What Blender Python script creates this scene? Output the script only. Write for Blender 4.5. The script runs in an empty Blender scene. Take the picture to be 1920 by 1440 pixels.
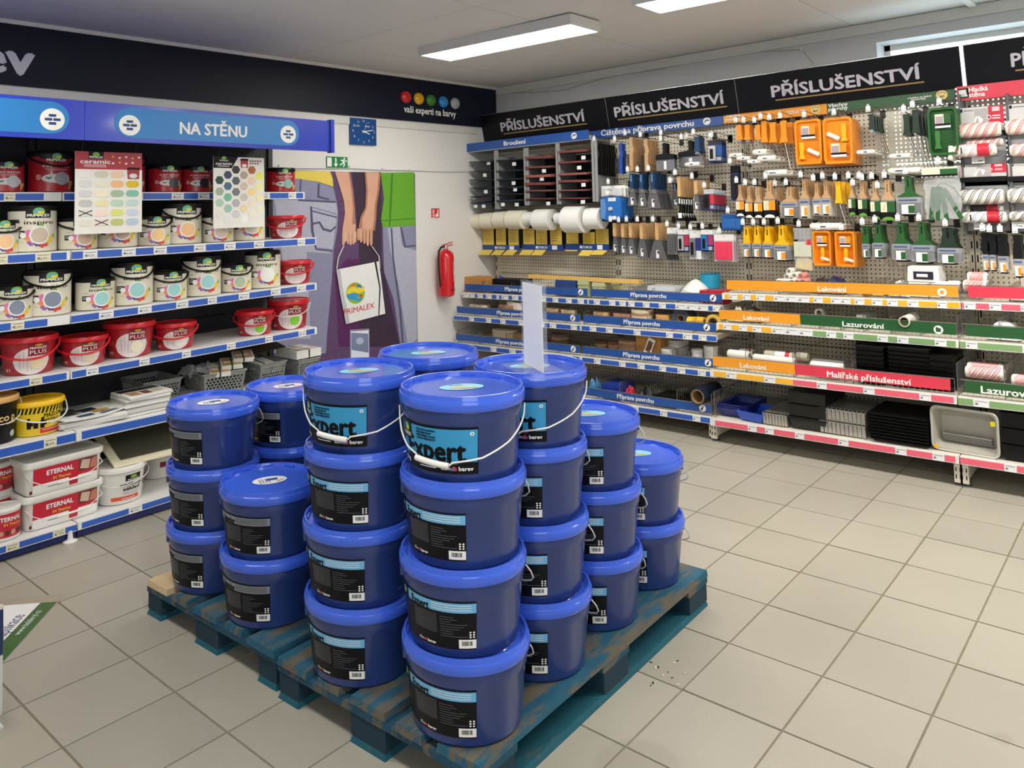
import bpy, math, random
import numpy as np
from mathutils import Vector, Matrix
random.seed(7)
SC = bpy.context.scene
COL = SC.collection
R = math.radians

# ------------------------------------------------------------------ camera, world, light, exposure
CF, CCX, CCY = 1467.8551, 1027.7814, 307.3203          # focal length and principal point of the photograph (1920x1440)
CPOS = Vector((-4.9865, -4.6059, 1.4524))
YAW, PITCH, ROLL = R(38.8902), R(3.2062), R(-1.4969)
FWD = Vector((math.cos(YAW)*math.cos(PITCH), math.sin(YAW)*math.cos(PITCH), math.sin(PITCH)))
RGT = Vector((math.sin(YAW), -math.cos(YAW), 0))
UPV = RGT.cross(FWD)
RGT, UPV = RGT*math.cos(ROLL)+UPV*math.sin(ROLL), -RGT*math.sin(ROLL)+UPV*math.cos(ROLL)
cd = bpy.data.cameras.new('camera')
cam = bpy.data.objects.new('camera', cd); COL.objects.link(cam)
cd.sensor_fit = 'HORIZONTAL'; cd.sensor_width = 36
cd.lens = CF*36/1920
cd.shift_x = -(CCX-960)/1920
cd.shift_y = (CCY-720)/1920
cd.clip_start = .05
mw = Matrix.Identity(4)
for i in range(3):
    mw[i][0] = RGT[i]; mw[i][1] = UPV[i]; mw[i][2] = -FWD[i]; mw[i][3] = CPOS[i]
cam.matrix_world = mw
SC.camera = cam

SC.view_settings.view_transform = 'Standard'
SC.view_settings.look = 'None'
SC.view_settings.gamma = 1
SC.view_settings.use_curve_mapping = False
SC.view_settings.exposure = 0.10
w = bpy.data.worlds.new('world'); SC.world = w; w.use_nodes = True
bg = w.node_tree.nodes['Background']
bg.inputs[0].default_value = (.80, .90, 1.0, 1); bg.inputs[1].default_value = 1.0
LED = 27.0                                              # strength of the ceiling LED panels

def area(name, loc, sx, sy, power, rot=(0, 0, 0), col=(1, .97, .92)):
    l = bpy.data.lights.new(name, 'AREA'); l.shape = 'RECTANGLE'; l.size = sx; l.size_y = sy
    l.energy = power; l.color = col
    o = bpy.data.objects.new(name, l); COL.objects.link(o); o.location = loc; o.rotation_euler = rot
    return o
# the shop's further ceiling lamps, behind and beside the camera
area('lamp_far_row', (-4.3, -1.5, 2.46), .28, 1.24, 22)
area('lamp_near_row', (-4.3, -4.0, 2.46), .28, 1.24, 30)
area('lamp_right_row', (-1.4, -4.9, 2.46), .28, 1.24, 60)
area('side_fill', (-6.3, -5.6, 1.6), 1.8, 1.6, 28, (R(90), 0, R(-55)), (.9, .96, 1))  # added unseen fill, more side light for the walls and ceiling

# ------------------------------------------------------------------ helpers
def at(u, v, x=None, y=None, z=None):
    """point of the place seen at photo pixel (u, v) on a wall, shelf front or floor plane"""
    d = FWD + RGT*((u-CCX)/CF) - UPV*((v-CCY)/CF)
    t = ((x-CPOS.x)/d.x) if x is not None else ((y-CPOS.y)/d.y) if y is not None else ((z-CPOS.z)/d.z)
    return CPOS + d*t

def lin(c):
    out = []
    for k in c:
        k = k/255
        out.append(k/12.92 if k <= .04045 else ((k+.055)/1.055)**2.4)
    return out

MATS = {}
def mat(name, rgb, rough=.5, metal=0., var=.05, ns=25., bump=0., emit=0., coat=0., alpha=1., spec=.5):
    if name in MATS: return MATS[name]
    m = bpy.data.materials.new(name); m.use_nodes = True
    nt = m.node_tree; b = nt.nodes['Principled BSDF']
    c = lin(rgb)
    tc = nt.nodes.new('ShaderNodeTexCoord'); nz = nt.nodes.new('ShaderNodeTexNoise')
    nz.inputs['Scale'].default_value = ns; nz.inputs['Detail'].default_value = 3
    nt.links.new(tc.outputs['Object'], nz.inputs['Vector'])
    mx = nt.nodes.new('ShaderNodeMix'); mx.data_type = 'RGBA'
    mx.inputs[6].default_value = [max(0, k*(1-var)) for k in c]+[1]
    mx.inputs[7].default_value = [min(1, k*(1+var)) for k in c]+[1]
    nt.links.new(nz.outputs['Fac'], mx.inputs[0])
    nt.links.new(mx.outputs[2], b.inputs['Base Color'])
    b.inputs['Roughness'].default_value = rough; b.inputs['Metallic'].default_value = metal
    b.inputs['Specular IOR Level'].default_value = spec
    if coat: b.inputs['Coat Weight'].default_value = coat; b.inputs['Coat Roughness'].default_value = .08
    if emit:
        b.inputs['Emission Color'].default_value = c+[1]; b.inputs['Emission Strength'].default_value = emit
    if bump:
        bp = nt.nodes.new('ShaderNodeBump'); bp.inputs['Strength'].default_value = bump; bp.inputs['Distance'].default_value = .004
        nt.links.new(nz.outputs['Fac'], bp.inputs['Height']); nt.links.new(bp.outputs['Normal'], b.inputs['Normal'])
    if alpha < 1: b.inputs['Alpha'].default_value = alpha
    MATS[name] = m
    return m

_n = [0]
def K(r, g, b, rough=.5, **kw):
    """plain printed / plastic colour, by its sRGB value"""
    n = 'colour_%d_%d_%d_%d' % (r, g, b, int(rough*100))
    if n not in MATS: mat(n, (r, g, b), rough, **kw)
    return n

class MB:
    def __init__(s): s.v = []; s.f = []; s.fm = []; s.mn = []; s.T = None
    def mi(s, m):
        if m not in s.mn: s.mn.append(m)
        return s.mn.index(m)
    def add(s, vs, fs, m):
        o = len(s.v); i = s.mi(m)
        if s.T is not None: vs = [s.T @ Vector(p) for p in vs]
        s.v += [tuple(p) for p in vs]
        for f in fs: s.f.append(tuple(o+k for k in f)); s.fm.append(i)
    def hexa(s, p, m):
        # p: bottom 0..3 (counter-clockwise from above), top 4..7
        s.add(p, [(3, 2, 1, 0), (4, 5, 6, 7), (0, 1, 5, 4), (1, 2, 6, 5), (2, 3, 7, 6), (3, 0, 4, 7)], m)
    def box(s, x0, x1, y0, y1, z0, z1, m):
        s.hexa([(x0, y0, z0), (x1, y0, z0), (x1, y1, z0), (x0, y1, z0), (x0, y0, z1), (x1, y0, z1), (x1, y1, z1), (x0, y1, z1)], m)
    def slab(s, A, B, out, o0, o1, h0, h1, m):
        """bar running from A to B; o0..o1 outward, h0..h1 upward"""
        A = Vector(A); B = Vector(B); out = Vector(out); Z = Vector((0, 0, 1))
        a, b = (o1, o0)
        s.hexa([A+out*a+Z*h0, B+out*a+Z*h0, B+out*b+Z*h0, A+out*b+Z*h0, A+out*a+Z*h1, B+out*a+Z*h1, B+out*b+Z*h1, A+out*b+Z*h1], m)
    def prism(s, poly, y0, y1, m, back=True):
        """outline in x-z extruded along y (front at y0)"""
        n = len(poly)
        s.add([(x, y0, z) for x, z in poly]+[(x, y1, z) for x, z in poly],
              [tuple(range(n))]+([tuple(range(2*n-1, n-1, -1))] if back else [])+[(i, i+n, (i+1) % n+n, (i+1) % n) for i in range(n)], m)
    def lathe(s, prof, seg, m, sx=1., ax='z', c=(0, 0, 0), cap0=True, cap1=True):
        vs = []; fs = []
        for r, z in prof:
            for k in range(seg):
                a = 2*math.pi*k/seg
                p = (r*math.cos(a)*sx, r*math.sin(a), z)
                if ax == 'x': p = (z, r*math.cos(a), r*math.sin(a))
                if ax == 'y': p = (r*math.sin(a), z, r*math.cos(a))
                vs.append((p[0]+c[0], p[1]+c[1], p[2]+c[2]))
        for j in range(len(prof)-1):
            for k in range(seg):
                k2 = (k+1) % seg
                fs.append((j*seg+k, j*seg+k2, (j+1)*seg+k2, (j+1)*seg+k))
        if cap0: fs.append(tuple(range(seg-1, -1, -1)))
        if cap1: fs.append(tuple((len(prof)-1)*seg+k for k in range(seg)))
        s.add(vs, fs, m)
    def tube(s, pts, r, m, seg=6, closed=False):
        pts = [Vector(p) for p in pts]; n = len(pts); vs = []; fs = []
        prev = None
        for i, p in enumerate(pts):
            if closed: t = pts[(i+1) % n]-pts[i-1]
            else: t = pts[min(i+1, n-1)]-pts[max(i-1, 0)]
            t.normalize()
            if prev is None:
                u = t.orthogonal().normalized()
            else:
                u = prev - t*prev.dot(t)
                u = u.normalized() if u.length > 1e-6 else t.orthogonal().normalized()
            prev = u; w_ = t.cross(u)
            for k in range(seg):
                a = 2*math.pi*k/seg
                vs.append(p+u*(r*math.cos(a))+w_*(r*math.sin(a)))
        rng = n if closed else n-1
        for i in range(rng):
            for k in range(seg):
                a = i*seg+k; b = i*seg+(k+1) % seg; c = ((i+1) % n)*seg+(k+1) % seg; d = ((i+1) % n)*seg+k
                fs.append((a, b, c, d))
        if not closed:
            fs.append(tuple(range(seg-1, -1, -1))); fs.append(tuple((n-1)*seg+k for k in range(seg)))
        s.add(vs, fs, m)
    def flat(s, poly, fn, m):
        s.add([fn(a, b) for a, b in poly], [tuple(range(len(poly)))], m)
    def ell(s, cx, cz, rx, rz, fn, m, n=20):
        s.flat([(cx+rx*math.cos(2*math.pi*k/n), cz+rz*math.sin(2*math.pi*k/n)) for k in range(n)], fn, m)
    def text(s, body, x, z, h, m, fn, align='C', bold=.0, w=None, shear=0.):
        V, F, wd = glyph(body, 0)
        k = h/CAP; kx = k if w is None else w/wd
        ox = {'L': 0, 'C': -wd/2, 'R': -wd}[align]
        e = .001; p0 = Vector(fn(x, z)); nn = (Vector(fn(x+e, z))-p0).cross(Vector(fn(x, z+e))-p0).normalized()*.00022
        qi = 0
        for dx, dz in (((0, 0),) if not bold else ((bold, 0), (-bold, 0), (0, bold*.8), (0, -bold*.8)) if bold > .015 else ((bold, 0), (-bold, 0))):
            s.add([Vector(fn(x+(a+dx+ox)*kx+shear*b*k, z+(b+dz)*k))+nn*qi for a, b in V], F, m); qi += 1
    # things on a round wall: x is arc length
    def cpatch(s, cyl, x0, x1, z0, z1, m, n=8, d=.0006):
        s.ccol(cyl, x0, x1, lambda x: z0, lambda x: z1, m, n, d)
    def cell(s, cyl, cx, cz, rx, rz, m, n=10, d=.0009):
        f = lambda x: rz*math.sqrt(max(0, 1-((x-cx)/rx)**2))
        s.ccol(cyl, cx-rx, cx+rx, lambda x: cz-f(x), lambda x: cz+f(x), m, n, d)
    def ccol(s, cyl, x0, x1, lo, hi, m, n=8, d=.0006):
        vs = []; fs = []
        for i in range(n+1):
            x = x0+(x1-x0)*i/n
            vs += [cyl(x, lo(x), d), cyl(x, hi(x), d)]
        for i in range(n): fs.append((2*i, 2*i+2, 2*i+3, 2*i+1))
        s.add(vs, fs, m)
    def mesh(s, name, off=None, smooth=True):
        me = bpy.data.meshes.new(name)
        vs = s.v if off is None else [(a-off[0], b-off[1], c-off[2]) for a, b, c in s.v]
        me.from_pydata(vs, [], s.f)
        for m in s.mn: me.materials.append(MATS[m])
        me.polygons.foreach_set('material_index', s.fm)
        if smooth:
            me.polygons.foreach_set('use_smooth', [True]*len(me.polygons))
            me.set_sharp_from_angle(angle=R(38))
        me.update()
        return me

_gl = {}
def glyph(body, bold):
    key = (body, bold)
    if key in _gl: return _gl[key]
    cu = bpy.data.curves.new('lettering', 'FONT'); cu.body = body; cu.size = 1; cu.resolution_u = 2
    ob = bpy.data.objects.new('lettering', cu); COL.objects.link(ob)
    dg = bpy.context.evaluated_depsgraph_get(); dg.update()
    me = bpy.data.meshes.new_from_object(ob.evaluated_get(dg))
    V = [(v.co.x, v.co.y) for v in me.vertices]; F = [tuple(p.vertices) for p in me.polygons]
    bpy.data.objects.remove(ob); bpy.data.curves.remove(cu); bpy.data.meshes.remove(me)
    x0 = min(a for a, b in V); wd = max(a for a, b in V)-x0
    V = [(a-x0, b) for a, b in V]
    _gl[key] = (V, F, wd)
    return _gl[key]

CAP = max(c for a, c in glyph('H', 0)[0])
def cylfn(r, taper=0., a0=0.):
    """round wall, r at z=0 growing by taper per metre; x=0 faces -y (plus a0)"""
    def f(x, z, d=.0009):
        rr = r+taper*z+d; a = x/r+a0
        return (rr*math.sin(a), -rr*math.cos(a), z)
    return f
def front(y=0., x0=0., z0=0.):
    return lambda a, b: (x0+a, y, z0+b)

def link(name, me, parent=None, loc=None, rot=None):
    o = bpy.data.objects.new(name, me); COL.objects.link(o)
    if parent is not None: o.parent = parent
    if loc is not None: o.location = loc
    if rot is not None: o.rotation_euler = rot
    return o
def obj(name, mb, parent=None, loc=None, rot=None, off=None):
    return link(name, mb.mesh(name, off) if isinstance(mb, MB) else mb, parent, loc, rot)
def tag(o, label, cat, group=None):
    o['label'] = label; o['category'] = cat
    if group: o['group'] = group
    return o
def thing(name, label, cat, loc=(0, 0, 0), rz=0., group=None):
    o = bpy.data.objects.new(name, None); COL.objects.link(o); o.empty_display_size = .05
    o.location = loc; o.rotation_euler = (0, 0, rz)
    return tag(o, label, cat, group)
def struct(name, mb):
    o = obj(name, mb); o['kind'] = 'structure'; return o
def wpart(name, mb, root, stuff=False):
    """part built in world coordinates under an unrotated root"""
    o = obj(name, mb, root, off=tuple(root.location))
    if stuff: o['kind'] = 'stuff'
    return o
KIDS = {}
def dup(root, loc, rz=None, label=None, group=None, drop=()):
    c = root.copy(); COL.objects.link(c); c.location = loc
    if rz is not None: c.rotation_euler = (0, 0, rz)
    if label: c['label'] = label
    if group: c['group'] = group
    for ch in list(root.children):
        if ch.name.split('.')[0] in drop: continue
        k = ch.copy(); COL.objects.link(k); k.parent = c
        for g in list(ch.children):
            q = g.copy(); COL.objects.link(q); q.parent = k
    return c
OA = Vector((0, -1, 0)); OB = Vector((-1, 0, 0))        # outward directions of the two walls of shelving
RB = R(-90)                                             # heading of things that face out of the right-hand wall

# ------------------------------------------------------------------ special materials
WATER = [(*at(1195, 1440, z=0)[:2], .115, .90), (*at(1880, 1385, z=0)[:2], .03, .88)]
def special():
    # floor tile: beige stoneware with speckle, each tile its own shade
    m = mat('floor_tile', (168, 163, 149), .32, var=.10, ns=160, bump=.02); nt = m.node_tree; b = nt.nodes['Principled BSDF']
    oi = nt.nodes.new('ShaderNodeObjectInfo'); tc = nt.nodes.new('ShaderNodeTexCoord'); nz = nt.nodes.new('ShaderNodeTexNoise')
    nz.inputs['Scale'].default_value = 1.3; nz.inputs['Detail'].default_value = 4
    ge = nt.nodes.new('ShaderNodeNewGeometry'); nt.links.new(ge.outputs['Position'], nz.inputs['Vector'])
    hs = nt.nodes.new('ShaderNodeHueSaturation'); old = b.inputs['Base Color'].links[0].from_socket
    a1 = nt.nodes.new('ShaderNodeMath'); a1.operation = 'MULTIPLY_ADD'; a1.inputs[1].default_value = .10; a1.inputs[2].default_value = .95
    nt.links.new(oi.outputs['Random'], a1.inputs[0])
    a2 = nt.nodes.new('ShaderNodeMath'); a2.operation = 'MULTIPLY_ADD'; a2.inputs[1].default_value = .35; a2.inputs[2].default_value = -.175
    nt.links.new(nz.outputs['Fac'], a2.inputs[0])
    a3 = nt.nodes.new('ShaderNodeMath'); nt.links.new(a1.outputs[0], a3.inputs[0]); nt.links.new(a2.outputs[0], a3.inputs[1])
    # two old round water marks
    for (mx_, my_, rr_, k_) in WATER:
        vm = nt.nodes.new('ShaderNodeVectorMath'); vm.operation = 'DISTANCE'; nt.links.new(ge.outputs['Position'], vm.inputs[0]); vm.inputs[1].default_value = (mx_, my_, 0)
        mr = nt.nodes.new('ShaderNodeMapRange'); mr.inputs[1].default_value = rr_-.012; mr.inputs[2].default_value = rr_+.006; mr.inputs[3].default_value = k_; mr.inputs[4].default_value = 1
        nt.links.new(vm.outputs['Value'], mr.inputs[0]); a4 = nt.nodes.new('ShaderNodeMath'); a4.operation = 'MULTIPLY'; nt.links.new(a3.outputs[0], a4.inputs[0]); nt.links.new(mr.outputs[0], a4.inputs[1]); a3 = a4
    nt.links.new(a3.outputs[0], hs.inputs['Value']); nt.links.new(old, hs.inputs['Color']); nt.links.new(hs.outputs[0], b.inputs['Base Color'])
    # pegboard with real see-through holes
    m = mat('pegboard', (222, 214, 194), .5, var=.03); nt = m.node_tree; b = nt.nodes['Principled BSDF']
    ge = nt.nodes.new('ShaderNodeNewGeometry'); sp = nt.nodes.new('ShaderNodeSeparateXYZ'); nt.links.new(ge.outputs['Position'], sp.inputs[0])
    def M(op, a, bv=None, bs=None):
        q = nt.nodes.new('ShaderNodeMath'); q.operation = op; nt.links.new(a, q.inputs[0])
        if bv is not None: q.inputs[1].default_value = bv
        if bs is not None: nt.links.new(bs, q.inputs[1])
        return q.outputs[0]
    P = 1/.0265
    def cell(s): return M('SUBTRACT', M('FRACT', M('MULTIPLY', s, P)), .5)
    cy, cz = cell(sp.outputs[1]), cell(sp.outputs[2])
    d = M('SQRT', M('ADD', M('MULTIPLY', cy, bs=cy), bs=M('MULTIPLY', cz, bs=cz)))
    nt.links.new(M('GREATER_THAN', d, .17), b.inputs['Alpha'])
    # wooden pallet boards: blue paint, worn to grey-brown wood
    for nm, paint, wear in (('pallet_blue', (16, 70, 92), .54), ('pallet_deck', (24, 84, 108), .47), ('pallet_raw', (214, 190, 150), .0), ('pallet_block', (12, 48, 64), .66), ('pallet_runner', (16, 84, 100), .62)):
        m = mat(nm, paint, .75, var=.25, ns=14, bump=.5); nt = m.node_tree; b = nt.nodes['Principled BSDF']
        old = b.inputs['Base Color'].links[0].from_socket
        ge = nt.nodes.new('ShaderNodeNewGeometry'); mp = nt.nodes.new('ShaderNodeMapping'); mp.inputs['Scale'].default_value = (3.2, 13, 9)
        nt.links.new(ge.outputs['Position'], mp.inputs[0])
        nz = nt.nodes.new('ShaderNodeTexNoise'); nz.inputs['Scale'].default_value = 1.6; nz.inputs['Detail'].default_value = 7; nz.inputs['Roughness'].default_value = .65
        nt.links.new(mp.outputs[0], nz.inputs['Vector'])
        cr = nt.nodes.new('ShaderNodeValToRGB'); cr.color_ramp.elements[0].position = wear; cr.color_ramp.elements[1].position = wear+.09
        nt.links.new(nz.outputs['Fac'], cr.inputs[0])
        mx = nt.nodes.new('ShaderNodeMix'); mx.data_type = 'RGBA'; nt.links.new(cr.outputs[0], mx.inputs[0]); nt.links.new(old, mx.inputs[6])
        mx.inputs[7].default_value = lin((96, 90, 76) if nm != 'pallet_raw' else (205, 180, 140))+[1]
        nt.links.new(mx.outputs[2], b.inputs['Base Color'])
    # printed denim
    for nm, c in (('denim_light', (178, 180, 198)), ('denim_mid', (140, 142, 170)), ('denim_dark', (86, 82, 112))):
        m = mat(nm, c, .4, var=.28, ns=42)
        nz = [n for n in m.node_tree.nodes if n.type == 'TEX_NOISE'][0]; nz.inputs['Detail'].default_value = 8; nz.inputs['Roughness'].default_value = .8
    mat('purple_print', (96, 70, 108), .4, var=.35, ns=30)
    mat('plum_print', (88, 40, 92), .4, var=.2, ns=8)
    mat('dusk_print', (62, 48, 66), .4, var=.3, ns=25)
    mat('skin_print', (216, 168, 142), .4, var=.08, ns=9)
    mat('skin_shade_print', (176, 120, 98), .4, var=.12, ns=30)
    mat('yellow_print', (232, 208, 92), .4, var=.05)
    mat('green_print', (104, 170, 50), .4, var=.10, ns=9)
    # clear plastic sheet and bag
    for nm, tr, rg in (('clear_acrylic', .90, .05), ('clear_cover', .80, .06), ('clear_bag', .74, .14)):
        m = bpy.data.materials.new(nm); m.use_nodes = True; nt = m.node_tree; b = nt.nodes['Principled BSDF']; out = nt.nodes['Material Output']
        b.inputs['Base Color'].default_value = (.82, .85, .88, 1); b.inputs['Roughness'].default_value = rg
        nz = nt.nodes.new('ShaderNodeTexNoise'); nz.inputs['Scale'].default_value = 35
        tc = nt.nodes.new('ShaderNodeTexCoord'); nt.links.new(tc.outputs['Object'], nz.inputs['Vector'])
        if nm == 'clear_bag':
            bp = nt.nodes.new('ShaderNodeBump'); bp.inputs['Strength'].default_value = .9; bp.inputs['Distance'].default_value = .01
            nt.links.new(nz.outputs['Fac'], bp.inputs['Height']); nt.links.new(bp.outputs['Normal'], b.inputs['Normal'])
        tb = nt.nodes.new('ShaderNodeBsdfTransparent'); ms = nt.nodes.new('ShaderNodeMixShader'); ms.inputs[0].default_value = tr
        nt.links.new(b.outputs[0], ms.inputs[1]); nt.links.new(tb.outputs[0], ms.inputs[2]); nt.links.new(ms.outputs[0], out.inputs[0])
        MATS[nm] = m
special()
mat('grout', (128, 120, 100), .8, var=.3, ns=30)
mat('wall_paint', (226, 224, 220), .6, var=.015, ns=6, bump=.03)
mat('wall_paint_grey', (206, 207, 208), .6, var=.02, ns=6, bump=.03)
mat('ceiling_paint', (222, 221, 219), .7, var=.03, ns=4, bump=.05)
mat('trim_white', (215, 214, 210), .5, var=.05)
mat('led_panel', (255, 252, 244), .4, emit=LED)
mat('lamp_case', (214, 214, 214), .35)
mat('navy', (19, 23, 40), .5, var=.08, spec=.25)
mat('sign_black', (13, 14, 21), .42, var=.1, spec=.25)
mat('gold_line', (168, 138, 82), .35)
mat('silver_letters', (206, 202, 214), .35)
mat('lid_blue', (62, 100, 218), .16, var=.03, coat=.3)
mat('bucket_blue', (36, 56, 116), .28, var=.05, coat=.3)
mat('wire_white', (225, 225, 222), .3)
mat('wire_dark', (60, 58, 54), .4, metal=.6)
mat('wire_chrome', (172, 170, 166), .25, metal=.9)
mat('label_black', (10, 11, 16), .4, spec=.2)
mat('cyan_print', (52, 148, 198), .3)
mat('cyan_pale', (108, 178, 222), .3)
mat('canopy_blue', (38, 62, 186), .28, var=.02, coat=.3)
mat('canopy_panel', (40, 126, 196), .35)
mat('rail_white', (232, 232, 228), .35)
mat('rail_blue', (52, 96, 190), .35, var=.08)
mat('plinth_blue', (22, 38, 104), .35)
mat('rack_dark', (46, 48, 52), .55, spec=.3)
mat('shelf_white', (226, 226, 224), .35)
mat('shelf_beige', (214, 206, 188), .45)
mat('peg_grey', (150, 151, 152), .4)
mat('tag_white', (238, 238, 238), .4)
mat('tag_cream', (232, 226, 196), .4)
mat('tag_ink', (120, 122, 130), .5)
mat('print_white', (240, 240, 236), .35)
mat('print_black', (10, 10, 12), .5, spec=.25)
mat('can_cream', (218, 212, 192), .28, var=.03, coat=.2)
mat('can_red', (172, 34, 44), .28, var=.06, coat=.2)
mat('can_black', (11, 11, 12), .4, spec=.3)
mat('plastic_red', (206, 30, 42), .3, var=.04)
mat('plastic_white', (232, 230, 224), .35)
mat('plastic_yellow', (240, 190, 24), .35)
mat('board_blue', (40, 84, 160), .35, var=.05)
mat('board_orange', (240, 158, 44), .35, var=.05)
mat('board_green', (40, 88, 48), .35, var=.05)
mat('board_red', (222, 62, 82), .35, var=.05)
mat('rail_yellow', (246, 184, 52), .35)
mat('rail_pink', (238, 102, 122), .35)
mat('rail_green', (132, 168, 112), .35)
mat('wood_tool', (214, 172, 120), .5, var=.12, ns=40)
mat('wood_brush', (196, 156, 112), .5, var=.15, ns=40)
mat('tool_blue', (30, 66, 104), .35)
mat('tool_black', (12, 12, 14), .45, spec=.3)
mat('steel', (122, 122, 124), .35, metal=.5)
mat('steel_bright', (190, 190, 192), .25, metal=.8)
mat('tool_orange', (244, 150, 30), .35)
mat('tool_yellow', (246, 184, 20), .35)
mat('tool_green', (40, 92, 44), .35)
mat('tool_dkgreen', (28, 48, 34), .4)
mat('bristle', (206, 190, 150), .8, var=.25, ns=80)
mat('bristle_dark', (50, 44, 40), .8, var=.25, ns=80)
mat('fleece', (236, 232, 220), .9, var=.05, ns=120, bump=.4)
mat('paper_white', (232, 232, 228), .6, var=.04)
mat('basket_grey', (128, 130, 128), .45)
mat('sand_red', (120, 62, 60), .9, var=.15, ns=90)
mat('sand_blue', (34, 50, 66), .9, var=.15, ns=90)
mat('roll_cream', (232, 226, 206), .8, var=.04)
mat('roll_white', (236, 236, 232), .7, var=.03)
mat('card_yellow', (226, 196, 84), .5, var=.08)
mat('extinguisher_red', (206, 24, 34), .25, coat=.4)
mat('rubber', (16, 16, 16), .5)
mat('window_glow', (226, 246, 255), .3, emit=2.2)
mat('sponge_tan', (196, 160, 110), .8, var=.15, ns=60)
mat('carton', (196, 142, 74), .7, var=.08)
mat('tray_black', (9, 9, 10), .4, spec=.25)
mat('foil', (176, 174, 168), .25, metal=.6, var=.2, ns=40, bump=.4)
# ================================================================== the setting
YA, XB = .10, .12                                       # wall planes
XL, YF = -7.0, -6.6
TP = .31; TX0, TY0 = -.696, -1.5                        # tile pitch and grid origin
def CZ(x, y): return 2.53+.0077*(x-.12)-.0117*(y-.10)   # the old ceiling is not quite level

b = MB(); b.box(XL, XB, YF, YA, -.12, -.0035, 'grout'); floor = struct('floor', b)
b = MB(); g = .0028; hb = TP/2-g/2
b.hexa([(-hb, -hb, -.02), (hb, -hb, -.02), (hb, hb, -.02), (-hb, hb, -.02), (-hb+.002, -hb+.002, 0), (hb-.002, -hb+.002, 0), (hb-.002, hb-.002, 0), (-hb+.002, hb-.002, 0)], 'floor_tile')
tile = b.mesh('tile', smooth=False)
rest = MB(); nt_ = 0
for i in range(-21, 3):
    for j in range(-17, 6):
        cx, cy = TX0+(i+.5)*TP, TY0+(j+.5)*TP
        if cx > XB+.1 or cy > YA+.1: continue
        if -4.75 < cx and -4.7 < cy:
            o = link('tile', tile, floor, (cx, cy, random.uniform(-.0008, .0004))); nt_ += 1
        else:
            rest.box(cx-hb, cx+hb, cy-hb, cy+hb, -.02, -.0002, 'floor_tile')
o = obj('tile', rest, floor); o['kind'] = 'stuff'

b = MB(); b.box(XL, XB+.2, YA, YA+.15, -.1, 2.75, 'wall_paint'); struct('wall_left', b)
# right-hand wall with a high window behind the signs
WY0, WY1, WZ0, WZ1 = -4.75, -3.165, 1.55, 2.437
b = MB()
b.box(XB, XB+.3, WY1, YA+.15, -.1, 2.75, 'wall_paint_grey'); b.box(XB, XB+.3, YF, WY0, -.1, 2.75, 'wall_paint_grey')
b.box(XB, XB+.3, WY0, WY1, -.1, WZ0, 'wall_paint_grey'); b.box(XB, XB+.3, WY0, WY1, WZ1, 2.75, 'wall_paint_grey')
struct('wall_right', b)
b = MB(); 
for y0, y1, z0, z1 in ((WY0, WY1, WZ0, WZ0+.03), (WY0, WY1, WZ1-.035, WZ1), (WY0, WY0+.05, WZ0, WZ1), (WY1-.035, WY1, WZ0, WZ1), (-4.0, -3.96, WZ0, WZ1)):
    b.box(XB+.17, XB+.22, y0, y1, z0, z1, 'trim_white')
wi = struct('window_1', b)
b = MB(); b.box(XB+.19, XB+.2, WY0+.02, WY1-.02, WZ0+.02, WZ1-.02, 'window_glow'); obj('pane', b, wi)
b = MB(); b.box(XL-.15, XL, YF, YA+.15, -.1, 2.75, 'wall_paint'); struct('wall_back', b)
b = MB(); b.box(XL-.15, XB+.3, YF-.15, YF, -.1, 2.75, 'wall_paint'); struct('wall_front', b)
def ceil_box(b, x0, x1, y0, y1, d0, d1, m):
    b.hexa([(x, y, CZ(x, y)+d0) for x, y in ((x0, y0), (x1, y0), (x1, y1), (x0, y1))]+[(x, y, CZ(x, y)+d1) for x, y in ((x0, y0), (x1, y0), (x1, y1), (x0, y1))], m)
b = MB(); ceil_box(b, XL-.15, XB+.3, YF-.15, YA+.15, .012, .14, 'grout'); ceil = struct('ceiling', b)
ys = [YA+.1, -.44, -1.735, -3.023, -4.31, -5.6, YF-.1]; xs = [XB+.1, -2.0, -4.5, XL-.1]
for j in range(len(ys)-1):
    for i in range(len(xs)-1):
        b = MB(); ceil_box(b, xs[i+1]+.002, xs[i]-.002, ys[j+1]+.003, ys[j]-.003, 0, .014, 'ceiling_paint'); obj('panel', b, ceil)
# cover strips and wall trims
b = MB(); ceil_box(b, XL, XB, YA-.03, YA, -.022, 0, 'trim_white'); struct('trim_1', b)
b = MB(); ceil_box(b, XB-.012, XB, YF, YA, -.07, -.004, 'trim_white'); struct('trim_2', b)
b = MB(); b.box(XL, -.12, YA-.012, YA, 2.10, 2.152, 'trim_white'); struct('trim_3', b)
b = MB(); ceil_box(b, -.55, XB, -3.74, -3.70, -.02, 0, 'trim_white'); struct('trim_4', b)

# ------------------------------------------------------------------ ceiling lamps
def ceiling_lamp(name, label, x0, x1, y0, y1):
    zc = CZ((x0+x1)/2, (y0+y1)/2)
    t = thing(name, label, 'lamp', ((x0+x1)/2, (y0+y1)/2, zc), 0, 'ceiling lamps')
    b = MB(); L, W = (y1-y0)/2, (x1-x0)/2; z0, z1, e = -.062, -.002, .012
    b.box(-W, -W+e, -L, L, z0, z1, 'lamp_case'); b.box(W-e, W, -L, L, z0, z1, 'lamp_case')
    b.box(-W+e, W-e, -L, -L+e, z0, z1, 'lamp_case'); b.box(-W+e, W-e, L-e, L, z0, z1, 'lamp_case')
    b.box(-W+e, W-e, -L+e, L-e, z1-.01, z1, 'lamp_case'); obj('frame', b, t)
    b = MB(); b.box(-W+e, W-e, -L+e, L-e, z0+.004, z0+.012, 'led_panel'); obj('diffuser', b, t)
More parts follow.
